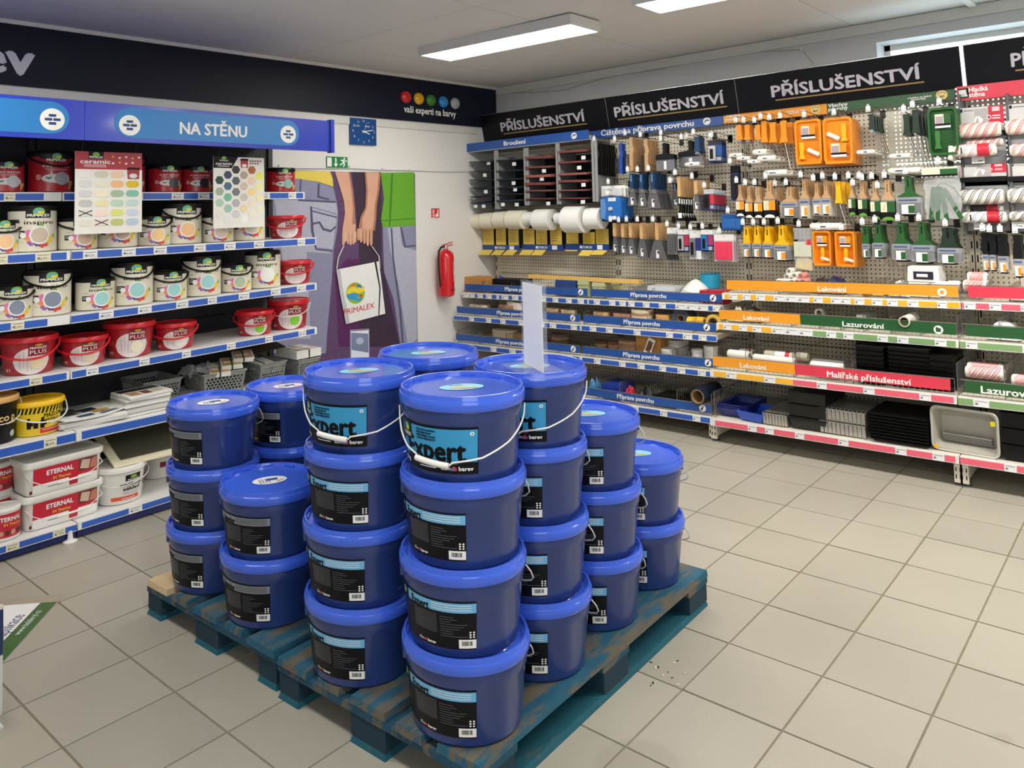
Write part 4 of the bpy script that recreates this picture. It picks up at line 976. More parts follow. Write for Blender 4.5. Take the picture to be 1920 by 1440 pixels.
def tin(label, x, y, z, r, h, rot):
    t = thing('paint_tin', label, 'paint can', (x, y, z), rot, 'small red and white tins')
    b = MB(); b.lathe([(r*.97, 0), (r, .004), (r, h*.9)], 30, 'plastic_white', cap1=False); obj('body', b, t)
    b = MB(); b.lathe([(r*1.0, h*.88), (r*1.04, h*.9), (r*1.04, h*.97), (r, h), (r*.94, h), (r*.92, h*.97)], 30, 'plastic_white', cap0=False); obj('lid', b, t)
    cyl = cylfn(r); b = MB(); b.cpatch(cyl, -r*1.2, r*1.2, h*.10, h*.84, K(196, 34, 58, .35), 14)
    b.text('ETERNAL', 0, h*.60, h*.13, 'print_white', lambda a, c: cyl(a, c, .0014), 'C', .04, w=r*1.55); b.text('IN Thermo', .01, h*.46, h*.085, K(240, 190, 60, .4), lambda a, c: cyl(a, c, .0014), 'C', .02, w=r*1.1)
    for k in range(6): b.cell(cyl, -r*.9+k*r*.36, h*.24, r*.16, h*.08, K(*random.choice(((120, 60, 50), (196, 150, 120), (90, 44, 40))), rough=.5), 6, .0012+.0002*k)
    obj('label', b, t)
x = at(12, 970, y=-.55).x; tin('small white and red tin at the shelf front, left of the oblong tubs', x, -.515, ZS(5, x), .062, .135, .12)
x = at(2, 910, y=-.42).x; tin('small white and red tin behind the front tin at the left picture edge', x, -.36, ZS(5, x), .062, .16, .1)
tin('white and red tin stacked on the rear tin at the left picture edge', x, -.36, ZS(5, x)+.16, .062, .135, .1)
def white_bucket(label, x, y, z, rt, rb, h, kind):
    t = thing('white_bucket', label, 'paint bucket', (x, y, z), .02)
    b = MB(); b.lathe([(rb*.97, 0), (rb, .004), (rt*.97, h*.9)], 36, 'plastic_white', cap1=False); obj('body', b, t)
    b = MB(); b.lathe([(rt, h*.84), (rt*1.04, h*.86), (rt*1.04, h*.95), (rt, h), (rt*.96, h), (rt*.93, h*.975)], 36, 'plastic_white', cap0=False); obj('lid', b, t)
    cyl = conic(rb, rt*.97, h*.9); b = MB(); lx = .012
    if kind:
        b.cpatch(cyl, lx-.028, lx+.04, h*.60, h*.76, 'print_black', 6); b.cell(cyl, lx+.006, h*.70, .016, h*.035, K(150, 190, 70, .4), 6, .0014); b.text('PRIMALEX', lx+.006, h*.615, h*.035, PW, lambda a, c: cyl(a, c, .0014), 'C', .03, w=.05)
        b.text('omítkový', lx, h*.47, h*.085, 'print_black', cyl, 'C', .03, w=.10); b.text('základ', lx, h*.35, h*.085, 'print_black', cyl, 'C', .03, w=.075)
        b.cpatch(cyl, lx-.04, lx+.04, h*.29, h*.30, 'tag_ink', 4); b.cpatch(cyl, lx-.035, lx+.035, h*.25, h*.26, 'tag_ink', 4)
        b.cpatch(cyl, -.075, .05, h*.10, h*.2, K(222, 74, 44, .4), 8); b.text('univerzální', .0, h*.125, h*.045, PW, lambda a, c: cyl(a, c, .0014), 'C', .02, w=.06)
        b.cpatch(cyl, .085, .115, h*.42, h*.78, K(150, 112, 100, .5), 4); b.cell(cyl, .09, h*.45, .016, h*.09, K(170, 90, 84, .5), 6, .0014); b.cpatch(cyl, .075, .105, h*.2, h*.38, K(206, 206, 206, .4), 4)
    else: b.cpatch(cyl, -.04, -.01, h*.28, h*.42, K(120, 40, 60, .4), 4)
    obj('label', b, t)
    b = MB(); bail_front(b, rt, h*.84, h*.30, .002, 'wire_white', -92, 92, .012, 16, -h*.1); obj('handle', b, t)
x = at(231, 930, y=-.50).x; white_bucket('white plastic bucket with black lettering and red strip beside the oblong tubs', x, -.455, ZS(5, x), .118, .098, .178, 1)
x = at(318, 900, y=-.36).x; white_bucket('white plastic bucket without front label behind the grey granule board', x, -.24, ZS(5, x), .11, .098, .20, 0)
t = thing('sample_board', 'dark granule sample board with pale border sliding out under the shelf', 'board', (at(290, 850, y=-.45).x, -.36, .30), R(-4))
b = MB(); b.hexa([(-.22, -.2, -.045), (.24, -.2, -.045), (.24, .22, .085), (-.22, .22, .085), (-.22, -.2, -.035), (.24, -.2, -.035), (.24, .22, .095), (-.22, .22, .095)], 'tag_cream'); obj('board', b, t)
b = MB(); b.add([(-.18, -.165, -.0215), (.22, -.165, -.0215), (.22, .2, .0915), (-.18, .2, .0915)], [(0, 1, 2, 3)], K(74, 72, 58, .9, var=.7, ns=220)); o = obj('granules', b, t)

# ================================================================== pallets
DZ = .123
def pallet(label, A, B_, L, raw=None):
    """A, B_: left and right corner of the end facing the aisle"""
    A = Vector((A.x, A.y, 0)); B_ = Vector((B_.x, B_.y, 0)); d = (B_-A); Wd = d.length; ang = math.atan2(d.y, d.x)+R(90)
    t = thing('pallet', label, 'pallet', tuple(A), ang)      # local x runs along the boards, -y across towards B_
    w5 = [.145, .10, .145, .10, .145]; gap = (Wd-sum(w5))/4; y = 0
    rs = random.Random(len(label))
    for k, ww in enumerate(w5):
        b = MB(); j = [rs.uniform(-.006, .006) for _ in range(4)]; c = .008
        m = 'pallet_raw' if raw == k else 'pallet_deck'
        y0, y1 = -y-ww, -y; e0, e1 = -.004+j[0], L+.004+j[1]
        b.hexa([(e0, y0, DZ-.021), (e1, y0, DZ-.021), (e1, y1, DZ-.021), (e0, y1, DZ-.021), (e0+.003, y0+.003, DZ), (e1-.003, y0+.003, DZ), (e1-.003, y1-.003, DZ), (e0+.003, y1-.003, DZ)], m)
        o = obj('deck_board', b, t); o.location = (0, 0, rs.uniform(-.0015, 0)); y += ww+gap
    for k, xx in enumerate((0, L/2-.0725, L-.145)):
        b = MB(); b.box(xx, xx+.145, -Wd, 0, DZ-.042, DZ-.0225, 'pallet_blue'); obj('stringer_board', b, t)
    for xx, lx in ((0, .14), (L/2-.07, .14), (L-.14, .14)):
        for yy, ly in ((0, .10), (Wd/2-.0725, .145), (Wd-.10, .10)):
            b = MB(); b.box(xx+.004, xx+lx-.004, -yy-ly+.002, -yy-.002, .0195, DZ-.0425, 'pallet_block'); obj('block', b, t)
    for yy, ly in ((0, .10), (Wd/2-.0725, .145), (Wd-.10, .10)):
        b = MB(); c = .006
        b.hexa([(0, -yy-ly, 0), (L, -yy-ly, 0), (L, -yy, 0), (0, -yy, 0), (c, -yy-ly+c, .019), (L-c, -yy-ly+c, .019), (L-c, -yy-c, .019), (c, -yy-c, .019)], 'pallet_runner'); obj('runner', b, t)
    return t
PA, PB, PC = at(521, 1229, z=DZ), at(897, 1438, z=DZ), at(1320, 1068, z=DZ)
pallet('worn blue wooden pallet under the front and right bucket towers', PA, PB, (PC-PB).length)
QA, QB = at(276, 1086, z=DZ), at(517, 1219, z=DZ)
pallet('worn blue wooden pallet with one pale raw board, under the left bucket towers', QA, QB, 1.2, 0)

# ================================================================== blue paint buckets
BH = .2128; RL, RTB, RBB = .184, .172, .155; SXQ = .840
b = MB(); b.lathe([(RBB*.96, 0), (RBB, .006), (RTB*.992, .150), (RTB*1.015, .156), (RTB*1.02, .190), (RTB*1.0, .196)], 56, 'bucket_blue', cap1=False)
for a in (-1, 1):
    b.T = Matrix.Rotation(R(90*a+4), 4, 'Z'); b.box(-.010, .010, -RTB*1.02-.006, -RTB*.98, .158, .184, 'bucket_blue'); b.T = None
body_m = b.mesh('body')
b = MB(); b.lathe([(RL*.985, .184), (RL, .188), (RL, .205), (RL*.99, .210), (RL*.975, .211), (RL*.97, .216), (RL*.965, .2225), (RL*.945, .2235), (RL*.93, .2225), (RL*.92, .2165), (RL*.91, BH-.003), (RL*.80, BH-.003), (RL*.79, BH-.001), (RL*.2, BH-.001)], 64, 'lid_blue', cap0=False)
for k in range(12):
    a = R(30*k+7); b.T = Matrix.Rotation(a, 4, 'Z')
    b.box(-.02, .02, RL*.885, RL*.925, BH-.004, BH+.0035, 'lid_blue')
    if k % 3 == 0:
        for q in range(4): b.box(-.018+q*.010, -.013+q*.010, RL*.86, RL*.89, BH-.004, BH+.001, 'lid_blue')
    b.T = None
lid_m = b.mesh('lid')
bcyl = cylfn(RBB, (RTB*.992-RBB)/.150)
arc = lambda deg: R(deg)*RBB
def barcode(b, x0, x1, z0, z1):
    b.cpatch(bcyl, x0, x1, z0, z1, 'print_white', 4, .0022); rs = random.Random(5); x = x0+.008
    while x < x1-.012:
        ww = rs.choice((.0008, .0014, .002)); b.cpatch(bcyl, x, x+ww, z0+.007, z1-.004, 'print_black', 1, .0028); x += ww+rs.choice((.0008, .0015))
def front_label():
    b = MB(); x1 = 0; x0 = -arc(118)
    b.cpatch(bcyl, x0, x1, .028, .146, 'label_black', 30, .0008)
    b.cpatch(bcyl, x0+.02, x1-.002, .058, .140, 'cyan_print', 28, .0014)
    b.cpatch(bcyl, -arc(92), -arc(72), .100, .146, 'label_black', 6, .0020); emblem(b, bcyl, -arc(81), .128, .014, .0026); b.text('PRIMALEX', -arc(82), .106, .009, PW, lambda x, z: bcyl(x, z, .0026), 'C', .03, w=.044)
    g = lambda x, z: bcyl(x, z, .0021)
    b.text('Expert', -arc(46), .060, .050, 'label_black', g, 'C', .04, w=.182)
    b.cpatch(bcyl, x0, x1, .028, .0585, 'label_black', 30, .0023)
    for k, s in enumerate(('VYSOKÁ KRYCÍ SCHOPNOST', 'VELMI DOBRÁ BĚLOST', 'OTĚRUVZDORNOST ZA SUCHA', 'VYSOKÁ PŘÍDRŽNOST')): b.text(s, -arc(64), .130-.0075*k, .0045, 'label_black', g, 'L', .02, w=.062 if k != 1 else .05)
    b.cell(bcyl, -arc(6), .130, .006, .005, 'print_white', 6, .0022); b.cell(bcyl, -arc(6), .130, .003, .0025, 'cyan_print', 6, .0026)
    h = lambda x, z: bcyl(x, z, .0029)
    b.cpatch(bcyl, -arc(70), -arc(20), .0525, .0535, 'tag_ink', 8, .0028)
    b.text('dům', -arc(32), .037, .010, PW, h, 'C', 0, w=.026); b.text('barev', -arc(12), .037, .010, PW, h, 'C', .035, w=.038)
    b.add([h(-arc(26.5), .036), h(-arc(21), .036), h(-arc(21), .043), h(-arc(23.7), .048), h(-arc(26.5), .043)], [(0, 1, 2, 3, 4)], K(200, 60, 70, .4))
    b.add([bcyl(-arc(26.5), .036, .0033), bcyl(-arc(23.7), .036, .0033), bcyl(-arc(23.7), .044, .0033), bcyl(-arc(26.5), .041, .0033)], [(0, 1, 2, 3)], K(70, 120, 190, .4))
    b.cpatch(bcyl, -arc(62), -arc(42), .039, .041, 'tag_white', 6, .0028); b.text('15 kg', -arc(85), .040, .010, PW, h, 'C', .02)
    return b.mesh('label')
def back_label(kind):
    b = MB(); x1 = 0; x0 = -arc(118)
    b.cpatch(bcyl, x0, x1, .026, .146, 'label_black', 30, .0008)
    hc = 'cyan_pale' if kind == 'cyan' else K(128, 134, 142, .35)
    b.cpatch(bcyl, x0+.02, x1-.001, .118, .142, hc, 28, .0014)
    g = lambda x, z: bcyl(x, z, .002)
    b.text('Expert' if kind == 'cyan' else 'Interior', -arc(46), .117, .020, 'label_black', g, 'R', .04, w=.062)
    for k in range(3): b.cpatch(bcyl, -arc(43), -arc(5), .136-.006*k, .1375-.006*k, 'print_white' if kind == 'cyan' else K(92, 96, 104, .4), 8, .0020)
    if kind != 'cyan': b.cpatch(bcyl, -arc(45), -arc(4), .121, .139, K(108, 112, 120, .4), 8, .0018)
    if kind == 'cyan': b.cpatch(bcyl, -arc(92), -arc(76), .108, .146, 'label_black', 5, .0020); emblem(b, bcyl, -arc(84), .132, .011, .0026)
    b.cpatch(bcyl, -arc(66), -arc(38), .062, .112, K(36, 38, 46, .35), 8, .0014)
    rs = random.Random(4)
    for k in range(9):
        b.cpatch(bcyl, -arc(35), -arc(35)+.05*rs.uniform(.5, 1.5), .106-.006*k, .1068-.006*k, K(120, 124, 134, .4), 6, .0018)
        if k < 7: b.cpatch(bcyl, -arc(62), -arc(62)+.03*rs.uniform(.5, 1.8), .104-.006*k, .1046-.006*k, K(96, 100, 110, .4), 5, .0020)
    h = lambda x, z: bcyl(x, z, .002)
    b.text('dům', -arc(58), .033, .007, PW, h, 'C', 0, w=.018); b.text('barev', -arc(45), .033, .007, PW, h, 'C', .035, w=.026)
    b.add([h(-arc(54), .033), h(-arc(51), .033), h(-arc(51), .037), h(-arc(52.5), .04), h(-arc(54), .037)], [(0, 1, 2, 3, 4)], K(206, 60, 60, .4))
    for k in range(6): b.cell(bcyl, -.016+.009*(k % 2), .070-.006*(k//2), .003, .0022, 'print_white', 5, .002)
    barcode(b, -.046, -.001, .030, .052)
    return b.mesh('label')
LAB = {'front': front_label(), 'cyan': back_label('cyan'), 'grey': back_label('grey')}
def handle_wire(cp, grip):
    """control points (angle in degrees, drop) along the front"""
    r = RTB+.010; P = [(r*math.sin(R(a)), -r*math.cos(R(a))*1.0, .172-d) for a, d in cp]
    b = MB(); fine = []
    for i in range(len(P)-1):
        for k in range(4):
            s = k/4; a = cp[i][0]*(1-s)+cp[i+1][0]*s; d = cp[i][1]*(1-s)+cp[i+1][1]*s
            fine.append((r*math.sin(R(a)), -r*math.cos(R(a)), .172-d))
    fine.append(P[-1]); b.tube(fine, .0024, 'wire_white', 7); hm = b.mesh('handle')
    gm = None
    if grip:
        (a0, d0), (a1, d1) = grip; b = MB(); n = 5; rg = r+.006
        b.tube([(rg*math.sin(R(a0+(a1-a0)*k/n)), -rg*math.cos(R(a0+(a1-a0)*k/n)), .172-(d0+(d1-d0)*k/n)) for k in range(n+1)], .0078, 'plastic_white', 10); gm = b.mesh('grip')
    return hm, gm
HFRONT = handle_wire([(-84, 0), (-83, .03), (-74, .060), (-60, .088), (-47, .100), (-45, .108), (-14, .118), (-11, .110), (15, .100), (42, .072), (60, .045), (74, .022), (79, .003), (81, 0)], ((-45, .107), (-14, .117)))
# on most buckets the wire hangs on the far side and only its bent end stands out at the ear
def handle_side():
    b = MB(); r = RTB; b.tube([(r*.98, -.012, .178), (r*1.05, -.004, .176), (r*1.13, .02, .150), (r*1.17, .035, .128), (r*1.13, .055, .112), (r*1.02, .085, .098), (r*.80, .138, .090), (r*.4, .17, .082), (-.0, .178, .080), (-r*.5, .166, .084), (-r*.92, .10, .110), (-r*1.04, .0, .172)], .0022, 'wire_white', 7)
    return b.mesh('handle')
HSIDE = handle_side()
def lid_sticker(kind):
    b = MB(); z = BH+.0002; fn = lambda a, c: (a, c, z); f2 = lambda a, c: (a, c, z+.0006); f3 = lambda a, c: (a, c, z+.0012)
    if kind == 'cyan':
        b.ell(0, 0, .066, .040, fn, K(130, 206, 232, .35), 30)
        b.flat([(-.042, -.012), (-.02, -.018), (.0, -.030), (.03, -.03), (.05, -.016), (.036, -.004), (.02, -.006), (.004, .012), (-.01, .010), (-.03, .004)], f2, K(196, 176, 124, .4)); b.text('Expert', .018, -.024, .013, PW, f3, 'C', .03, w=.05); b.text('dům barev', -.012, .020, .008, K(30, 60, 110, .4), f2, 'C', .02, w=.04)
    else:
        b.ell(0, 0, .064, .042, fn, 'print_white', 30)
        for k in range(4): b.flat([(-.04+.011*k, -.028), (-.034+.011*k, -.028), (-.034+.011*k, .018), (-.04+.011*k, .018)], f2, K(150, 156, 170, .4))
        b.flat([(-.012, -.006), (.03, -.006), (.03, .014), (-.012, .014)], f3, K(50, 76, 150, .4)); b.flat([(.02, -.03), (.05, -.012), (.048, -.008), (.02, -.024)], f2, K(196, 70, 70, .4))
    return b.mesh('lid_sticker', smooth=False)
STK = {k: lid_sticker(k) for k in ('cyan', 'grey')}
def bucket(x, y, lev, label, group, kind, lab, rlab, top, hand=None):
    t = thing('blue_bucket', label, 'paint bucket', (x, y, DZ+lev*BH), 0, group); t.scale = (SXQ, 1, 1)
    th = math.atan2(CPOS.x-x, -(CPOS.y-y))
    link('body', body_m, t, rot=(0, 0, th)); link('lid', lid_m, t, rot=(0, 0, R(random.uniform(0, 30))))
    link('label', LAB[lab], t, rot=(0, 0, th+R(rlab)))
    if hand == 'front':
        o = link('handle', HFRONT[0], t, rot=(0, 0, th+R(-3))); link('grip', HFRONT[1], o)
    elif hand == 'side': link('handle', HSIDE, t, rot=(0, 0, th+R(random.uniform(-12, 4))))
    if top: link('lid_sticker', STK[kind], t, rot=(0, 0, th+R(8)))
LEVN = {4: ['lowest', 'second from bottom', 'third from bottom', 'topmost'], 3: ['lowest', 'middle one', 'topmost'], 2: ['lower one', 'upper one']}
def tower(name, x, y, n, kind, rots, toplab, hand_top, hs=True):
    rs = random.Random(int(abs(x*1000)))
    for k in range(n):
        top = k == n-1; lab = toplab if top else kind
        bucket(x+rs.uniform(-.003, .003)*(k > 0), y+rs.uniform(-.003, .003)*(k > 0), k, 'blue paint bucket, %s of the %s' % (LEVN[n][k], name), 'buckets of the %s' % name, kind, lab, rots[k] if k < len(rots) else rs.uniform(-4, 6), top, (hand_top if top else ('side' if hs else None)))
def solve_y(x, u, z):
    """row position of a tower whose axis is seen at column u"""
    lo, hi = -4.2, -1.0
    for _ in range(50):
        m = (lo+hi)/2; d = Vector((x, m, z))-CPOS; uu = CCX+CF*(d.dot(RGT))/d.dot(FWD)
        if uu > u: lo = m
        else: hi = m
    return (lo+hi)/2
tower('tall front tower', -3.470, solve_y(-3.470, 863.5, .98), 4, 'cyan', [4, 7, -3, 10], 'front', 'front')
tower('tall tower left of the front one', -3.485, solve_y(-3.485, 672.5, .98), 4, 'cyan', [-2, 0, 3, 3], 'front', 'front', False)
tower('tall tower bearing the price stand', -3.158, solve_y(-3.158, 991, .98), 4, 'cyan', [8, 11, 7, 12], 'front', 'front')
tower('three-bucket tower on the right edge', -2.846, solve_y(-2.846, 1099, .77), 3, 'cyan', [13, 11, 13], 'cyan', 'side')
tower('two-bucket tower at the far right corner', -2.534, solve_y(-2.534, 1188, .56), 2, 'cyan', [8, 7], 'cyan', 'side')
tower('tall tower at the back', -3.17, solve_y(-3.17, 802.5, .98), 4, 'cyan', [0, 0, 0, 0], 'cyan', None, False)
tower('three-bucket tower at the far left', -3.475, solve_y(-3.475, 400, .77), 3, 'grey', [-18, -17, -19], 'grey', 'side')
tower('two-bucket tower at the front left', -3.475, solve_y(-3.475, 506, .56), 2, 'grey', [-5, -4], 'grey', None, False)
tower('three-bucket tower at the back left', -3.16, solve_y(-3.16, 541, .77), 3, 'grey', [-16, -15, -16], 'grey', None, False)
tower('hidden three-bucket tower between the two left pallet rows', -3.15, -2.205, 3, 'cyan', [0, 0, 0], 'cyan', None, False)

# price stand of clear acrylic on the lid
def price_stand(label, x, y, z, w, h, rz, kind):
    t = thing('price_stand', label, 'price stand', (x, y, z), rz)
    b = MB(); b.box(-w/2, w/2, -.0025, -.0005, .0, h, 'clear_acrylic'); b.box(-w/2, w/2, .0125, .0145, .0, h*.995, 'clear_acrylic'); b.box(-w/2, w/2, -.0025, .0145, h, h+.002, 'clear_acrylic'); obj('sleeve', b, t)
    b = MB(); b.box(-w*.75, w*.75, -.055, .075, -.0035, -.0005, 'clear_acrylic'); obj('base', b, t)
    b = MB(); b.box(-w/2+.003, w/2-.003, .002, .0026, .004, h-.004, K(252, 252, 252, .6))
    fn = front(.0018)
    if kind == 1:
        for k in range(24): b.flat([(-w/2+.006, h*(.06+.036*k)), (w/2-.006, h*(.06+.036*k)), (w/2-.006, h*(.0625+.036*k)), (-w/2+.006, h*(.0625+.036*k))], fn, K(234, 236, 240, .5))
    else:
        b.flat([(-w/2+.004, h*.72), (w/2-.004, h*.66), (w/2-.004, h*.94), (-w/2+.004, h*.97)], fn, K(92, 108, 146, .4)); b.ell(0, h*.84, w*.2, h*.05, front(.0014), K(180, 190, 206, .4))
        for k in range(10): b.flat([(-w*.3, h*(.08+.055*k)), (w*.3*(.6+.4*(k % 2)), h*(.08+.055*k)), (w*.3*(.6+.4*(k % 2)), h*(.09+.055*k)), (-w*.3, h*(.09+.055*k))], fn, 'tag_ink')
    obj('paper', b, t)
x = -3.158; y = solve_y(x, 1003, .99)
sx0, sx1 = at(980, 600, x=x), at(1022, 600, x=x)
zl = DZ+4*BH
pl, pr = at(981, 683, z=zl+.004), at(1019, 703, z=zl+.004); pm = (pl+pr)/2; dd = pr-pl
hs_ = pm+(FWD*0); dep = (pm-CPOS).dot(FWD); ps_h = (693-531)/CF*dep
price_stand('tall clear acrylic price stand with blank white paper on a bucket lid', pm.x, pm.y, zl+.004, dd.length, ps_h, math.atan2(dd.y, dd.x), 1)
p = at(648, 640, x=-3.10)
price_stand('small clear price stand with blue heading behind the towers', -3.15, -2.205, DZ+3*BH+.003, .07, at(648, 617, x=-3.15).z-DZ-3*BH, R(-35), 2)

# floor decal and the edge of a display at the left picture edge
t = thing('floor_decal', 'printed floor sticker with green edge and white field on the tiles', 'floor sticker', (-4.0, -1.25, 0))
b = MB()
def fpoly(pts, m, z): 
    P = [at(u, v, z=z) for u, v in pts]; a = sum(P[i-1].x*P[i].y-P[i].x*P[i-1].y for i in range(len(P)))
    b.add([tuple(p) for p in (P if a > 0 else P[::-1])], [tuple(range(len(P)))], m)
fpoly([(-60, 1132), (0, 1123), (122, 1113), (116, 1122), (0, 1240), (-60, 1300)], K(166, 158, 138, .4), .0006)
fpoly([(-60, 1140), (0, 1136), (107, 1128), (6, 1240), (-40, 1290)], K(62, 104, 52, .4, var=.3, ns=8), .0010)
fpoly([(-60, 1140), (0, 1136), (76, 1130), (7, 1201), (-40, 1245)], 'print_white', .0014)
fpoly([(-60, 1160), (6, 1135), (7, 1205), (-40, 1250)], K(30, 46, 100, .4), .0018)
def floortext(s, p0, p1, m, h0, z):
    V, F, wd = glyph(s, .02); A, B_ = at(*p0, z=z), at(*p1, z=z); ux = (B_-A)/wd; d = (B_-A).normalized(); up = Vector((-d.y, d.x, 0))*(h0/CAP)
    b.add([tuple(A+ux*a+up*c) for a, c in V], F, m)
floortext('www.balakryl.cz', (36, 1190), (79, 1144), PW, .022, .0018)
floortext('aplikace', (10, 1193), (48, 1152), K(44, 56, 110, .4), .045, .0019)
wpart('sticker', b, t)
p = at(4, 1340, z=0); ph = at(4, 1136, y=p.y).z
t = thing('display_stand', 'white display board edge at the left picture edge', 'display', (p.x, p.y, 0))
b = MB(); b.box(-.22, 0, 0, .014, .0, ph, 'trim_white'); obj('panel', b, t)
b = MB(); b.box(-.2195, -.0005, -.001, .0005, ph*.55, ph-.01, K(36, 52, 96, .4)); obj('heading', b, t)
b = MB(); b.box(-.20, -.02, -.08, .10, 0, .008, 'trim_white'); obj('base', b, t)

# paint chips on the floor beside the pallet
b = MB(); rs = random.Random(9)
for k in range(16):
    p = at(1250+rs.uniform(-30, 40), 1275+rs.uniform(-38, 26), z=0); q = rs.uniform(.003, .009); a = rs.uniform(0, 6)
    b.hexa([(p.x+q*math.cos(a+i*1.57)*(1 if i % 2 else .5), p.y+q*math.sin(a+i*1.57)*(1 if i % 2 else .5), z_) for z_ in (.0006, .002) for i in range(4)], K(*rs.choice(((60, 56, 50), (70, 66, 60), (220, 214, 200))), rough=.7))
o = obj('paint_chips', b); tag(o, 'scattered dark and pale paint chips on the floor beside the pallet', 'debris'); o['kind'] = 'stuff'
# ================================================================== right-hand pegboard wall
SB = [.065, -1.218, -2.287, -3.668, -4.95]               # section boundaries (y)
PEG = .05                                               # face of the pegboards
class Line:
    """height of a shelf edge along the wall, at distance x from it"""
    def __init__(s, x, a, c):
        s.x = x; A, B_ = at(*a, x=x), at(*c, x=x); s.y0, s.z0 = A.y, A.z; s.k = (B_.z-A.z)/(B_.y-A.y)
    def z(s, y): return s.z0+s.k*(y-s.y0)
    def P(s, y): return Vector((s.x, y, s.z(y)))
L12 = [Line(-.362, (863, 548), (1357, 573)), Line(-.460, (846, 590), (1347, 629)), Line(-.478, (847, 641), (1345, 696)), Line(-.567, (1091, 745), (1336, 782))]
L34 = [Line(-.372, (1358, 549), (1801, 565)), Line(-.465, (1348, 605), (1794, 637)), Line(-.572, (1337, 693), (1790, 742)), Line(-.595, (1339, 785), (1793, 853))]
UV12 = [560, 608, 668, 765]; UV34 = [557, 622, 718, 820]
IV = [
 [(863, 867), (890.6, 894.6), (905.6, 911), (922, 930.6), (936, 940), (953.5, 960), (972, 978.5), (985, 992), (1003, 1012), (1024, 1036), (1047, 1061), (1072, 1083), (1095, 1102)],
 [(847, 879.6), (889, 911), (921, 938), (948, 972), (982, 1012), (1021, 1030.6), (1043, 1070), (1082, 1088)],
 [(847, 854.6), (864, 875), (886, 920), (931, 955), (967, 979), (990, 1014), (1023, 1029.6), (1041, 1061.5), (1074, 1088)],
 [(850, 900), (912, 960), (975, 1040), (1052, 1085)],
 [(1104, 1113), (1125, 1142), (1154, 1161), (1173.5, 1178), (1190, 1205), (1218, 1235), (1248.5, 1266), (1328, 1336), (1351, 1356)],
 [(1090.6, 1105.6), (1118, 1136), (1149, 1188), (1201, 1248.5), (1262, 1280), (1298, 1309.6), (1325, 1344.7)],
 [(1091.6, 1113.5), (1126, 1160.6), (1173, 1195), (1209, 1236), (1249, 1270), (1285, 1308), (1323.5, 1342)],
 [(1104, 1184), (1198, 1238), (1252, 1299), (1314, 1334)],
 [(1358.7, 1367), (1383, 1391.7), (1407.5, 1417.5), (1434.7, 1450), (1518, 1524.7), (1543, 1557.5), (1595, 1601.7), (1621, 1634), (1654.7, 1663), (1683.7, 1701), (1722.5, 1756), (1776, 1799)],
 [(1348, 1356), (1372, 1385), (1401, 1411), (1428, 1446), (1524, 1549), (1568, 1581), (1600.5, 1644.7), (1665, 1681.7), (1703.7, 1752), (1775, 1791.7)],
 [(1338, 1361), (1381, 1432.5), (1454, 1486), (1486.7, 1531), (1550, 1618), (1640, 1723), (1746, 1788)],
 [(1341, 1401.7), (1419, 1434), (1451, 1490), (1508, 1571), (1591, 1678), (1700, 1747.5), (1771, 1791)],
 [(1803, 1807), (1829.5, 1854), (1877.5, 1913), (1930, 1990), (2010, 2080)], [(1796, 1810), (1833, 1916), (1940, 2050)], [(1792, 1824), (1855, 1940), (1965, 2060)], [(1797.5, 1881.7), (1906.7, 1990), (2010, 2100)]]
def RC(s, l, u):
    if s < 2: return 'rail_blue'
    if s == 2: return ['rail_yellow', 'rail_yellow' if u < 1480 else 'rail_green', 'rail_yellow' if u < 1486.5 else 'rail_pink', 'rail_pink'][l]
    return ['rail_pink', 'rail_green', 'rail_green', 'rail_pink'][l]
UNIT = []
ULAB = ['beige pegboard shelving nearest the room corner with sandpaper rack and rolls', 'beige pegboard shelving with blue header and scrapers, second from the corner', 'beige pegboard shelving with orange and green header full of brushes', 'beige pegboard shelving with red header cut by the right picture edge']
def board_text(b, ln, y0, s, h, w, off):
    fn = lambda a, c: (ln.x-off, y0-a, ln.z(y0-a)+c)
    b.text(s, 0, .043-h/2, h, 'print_white', fn, 'C', .03, w=w)
BT = {0: 'board_blue', 1: 'board_blue'}
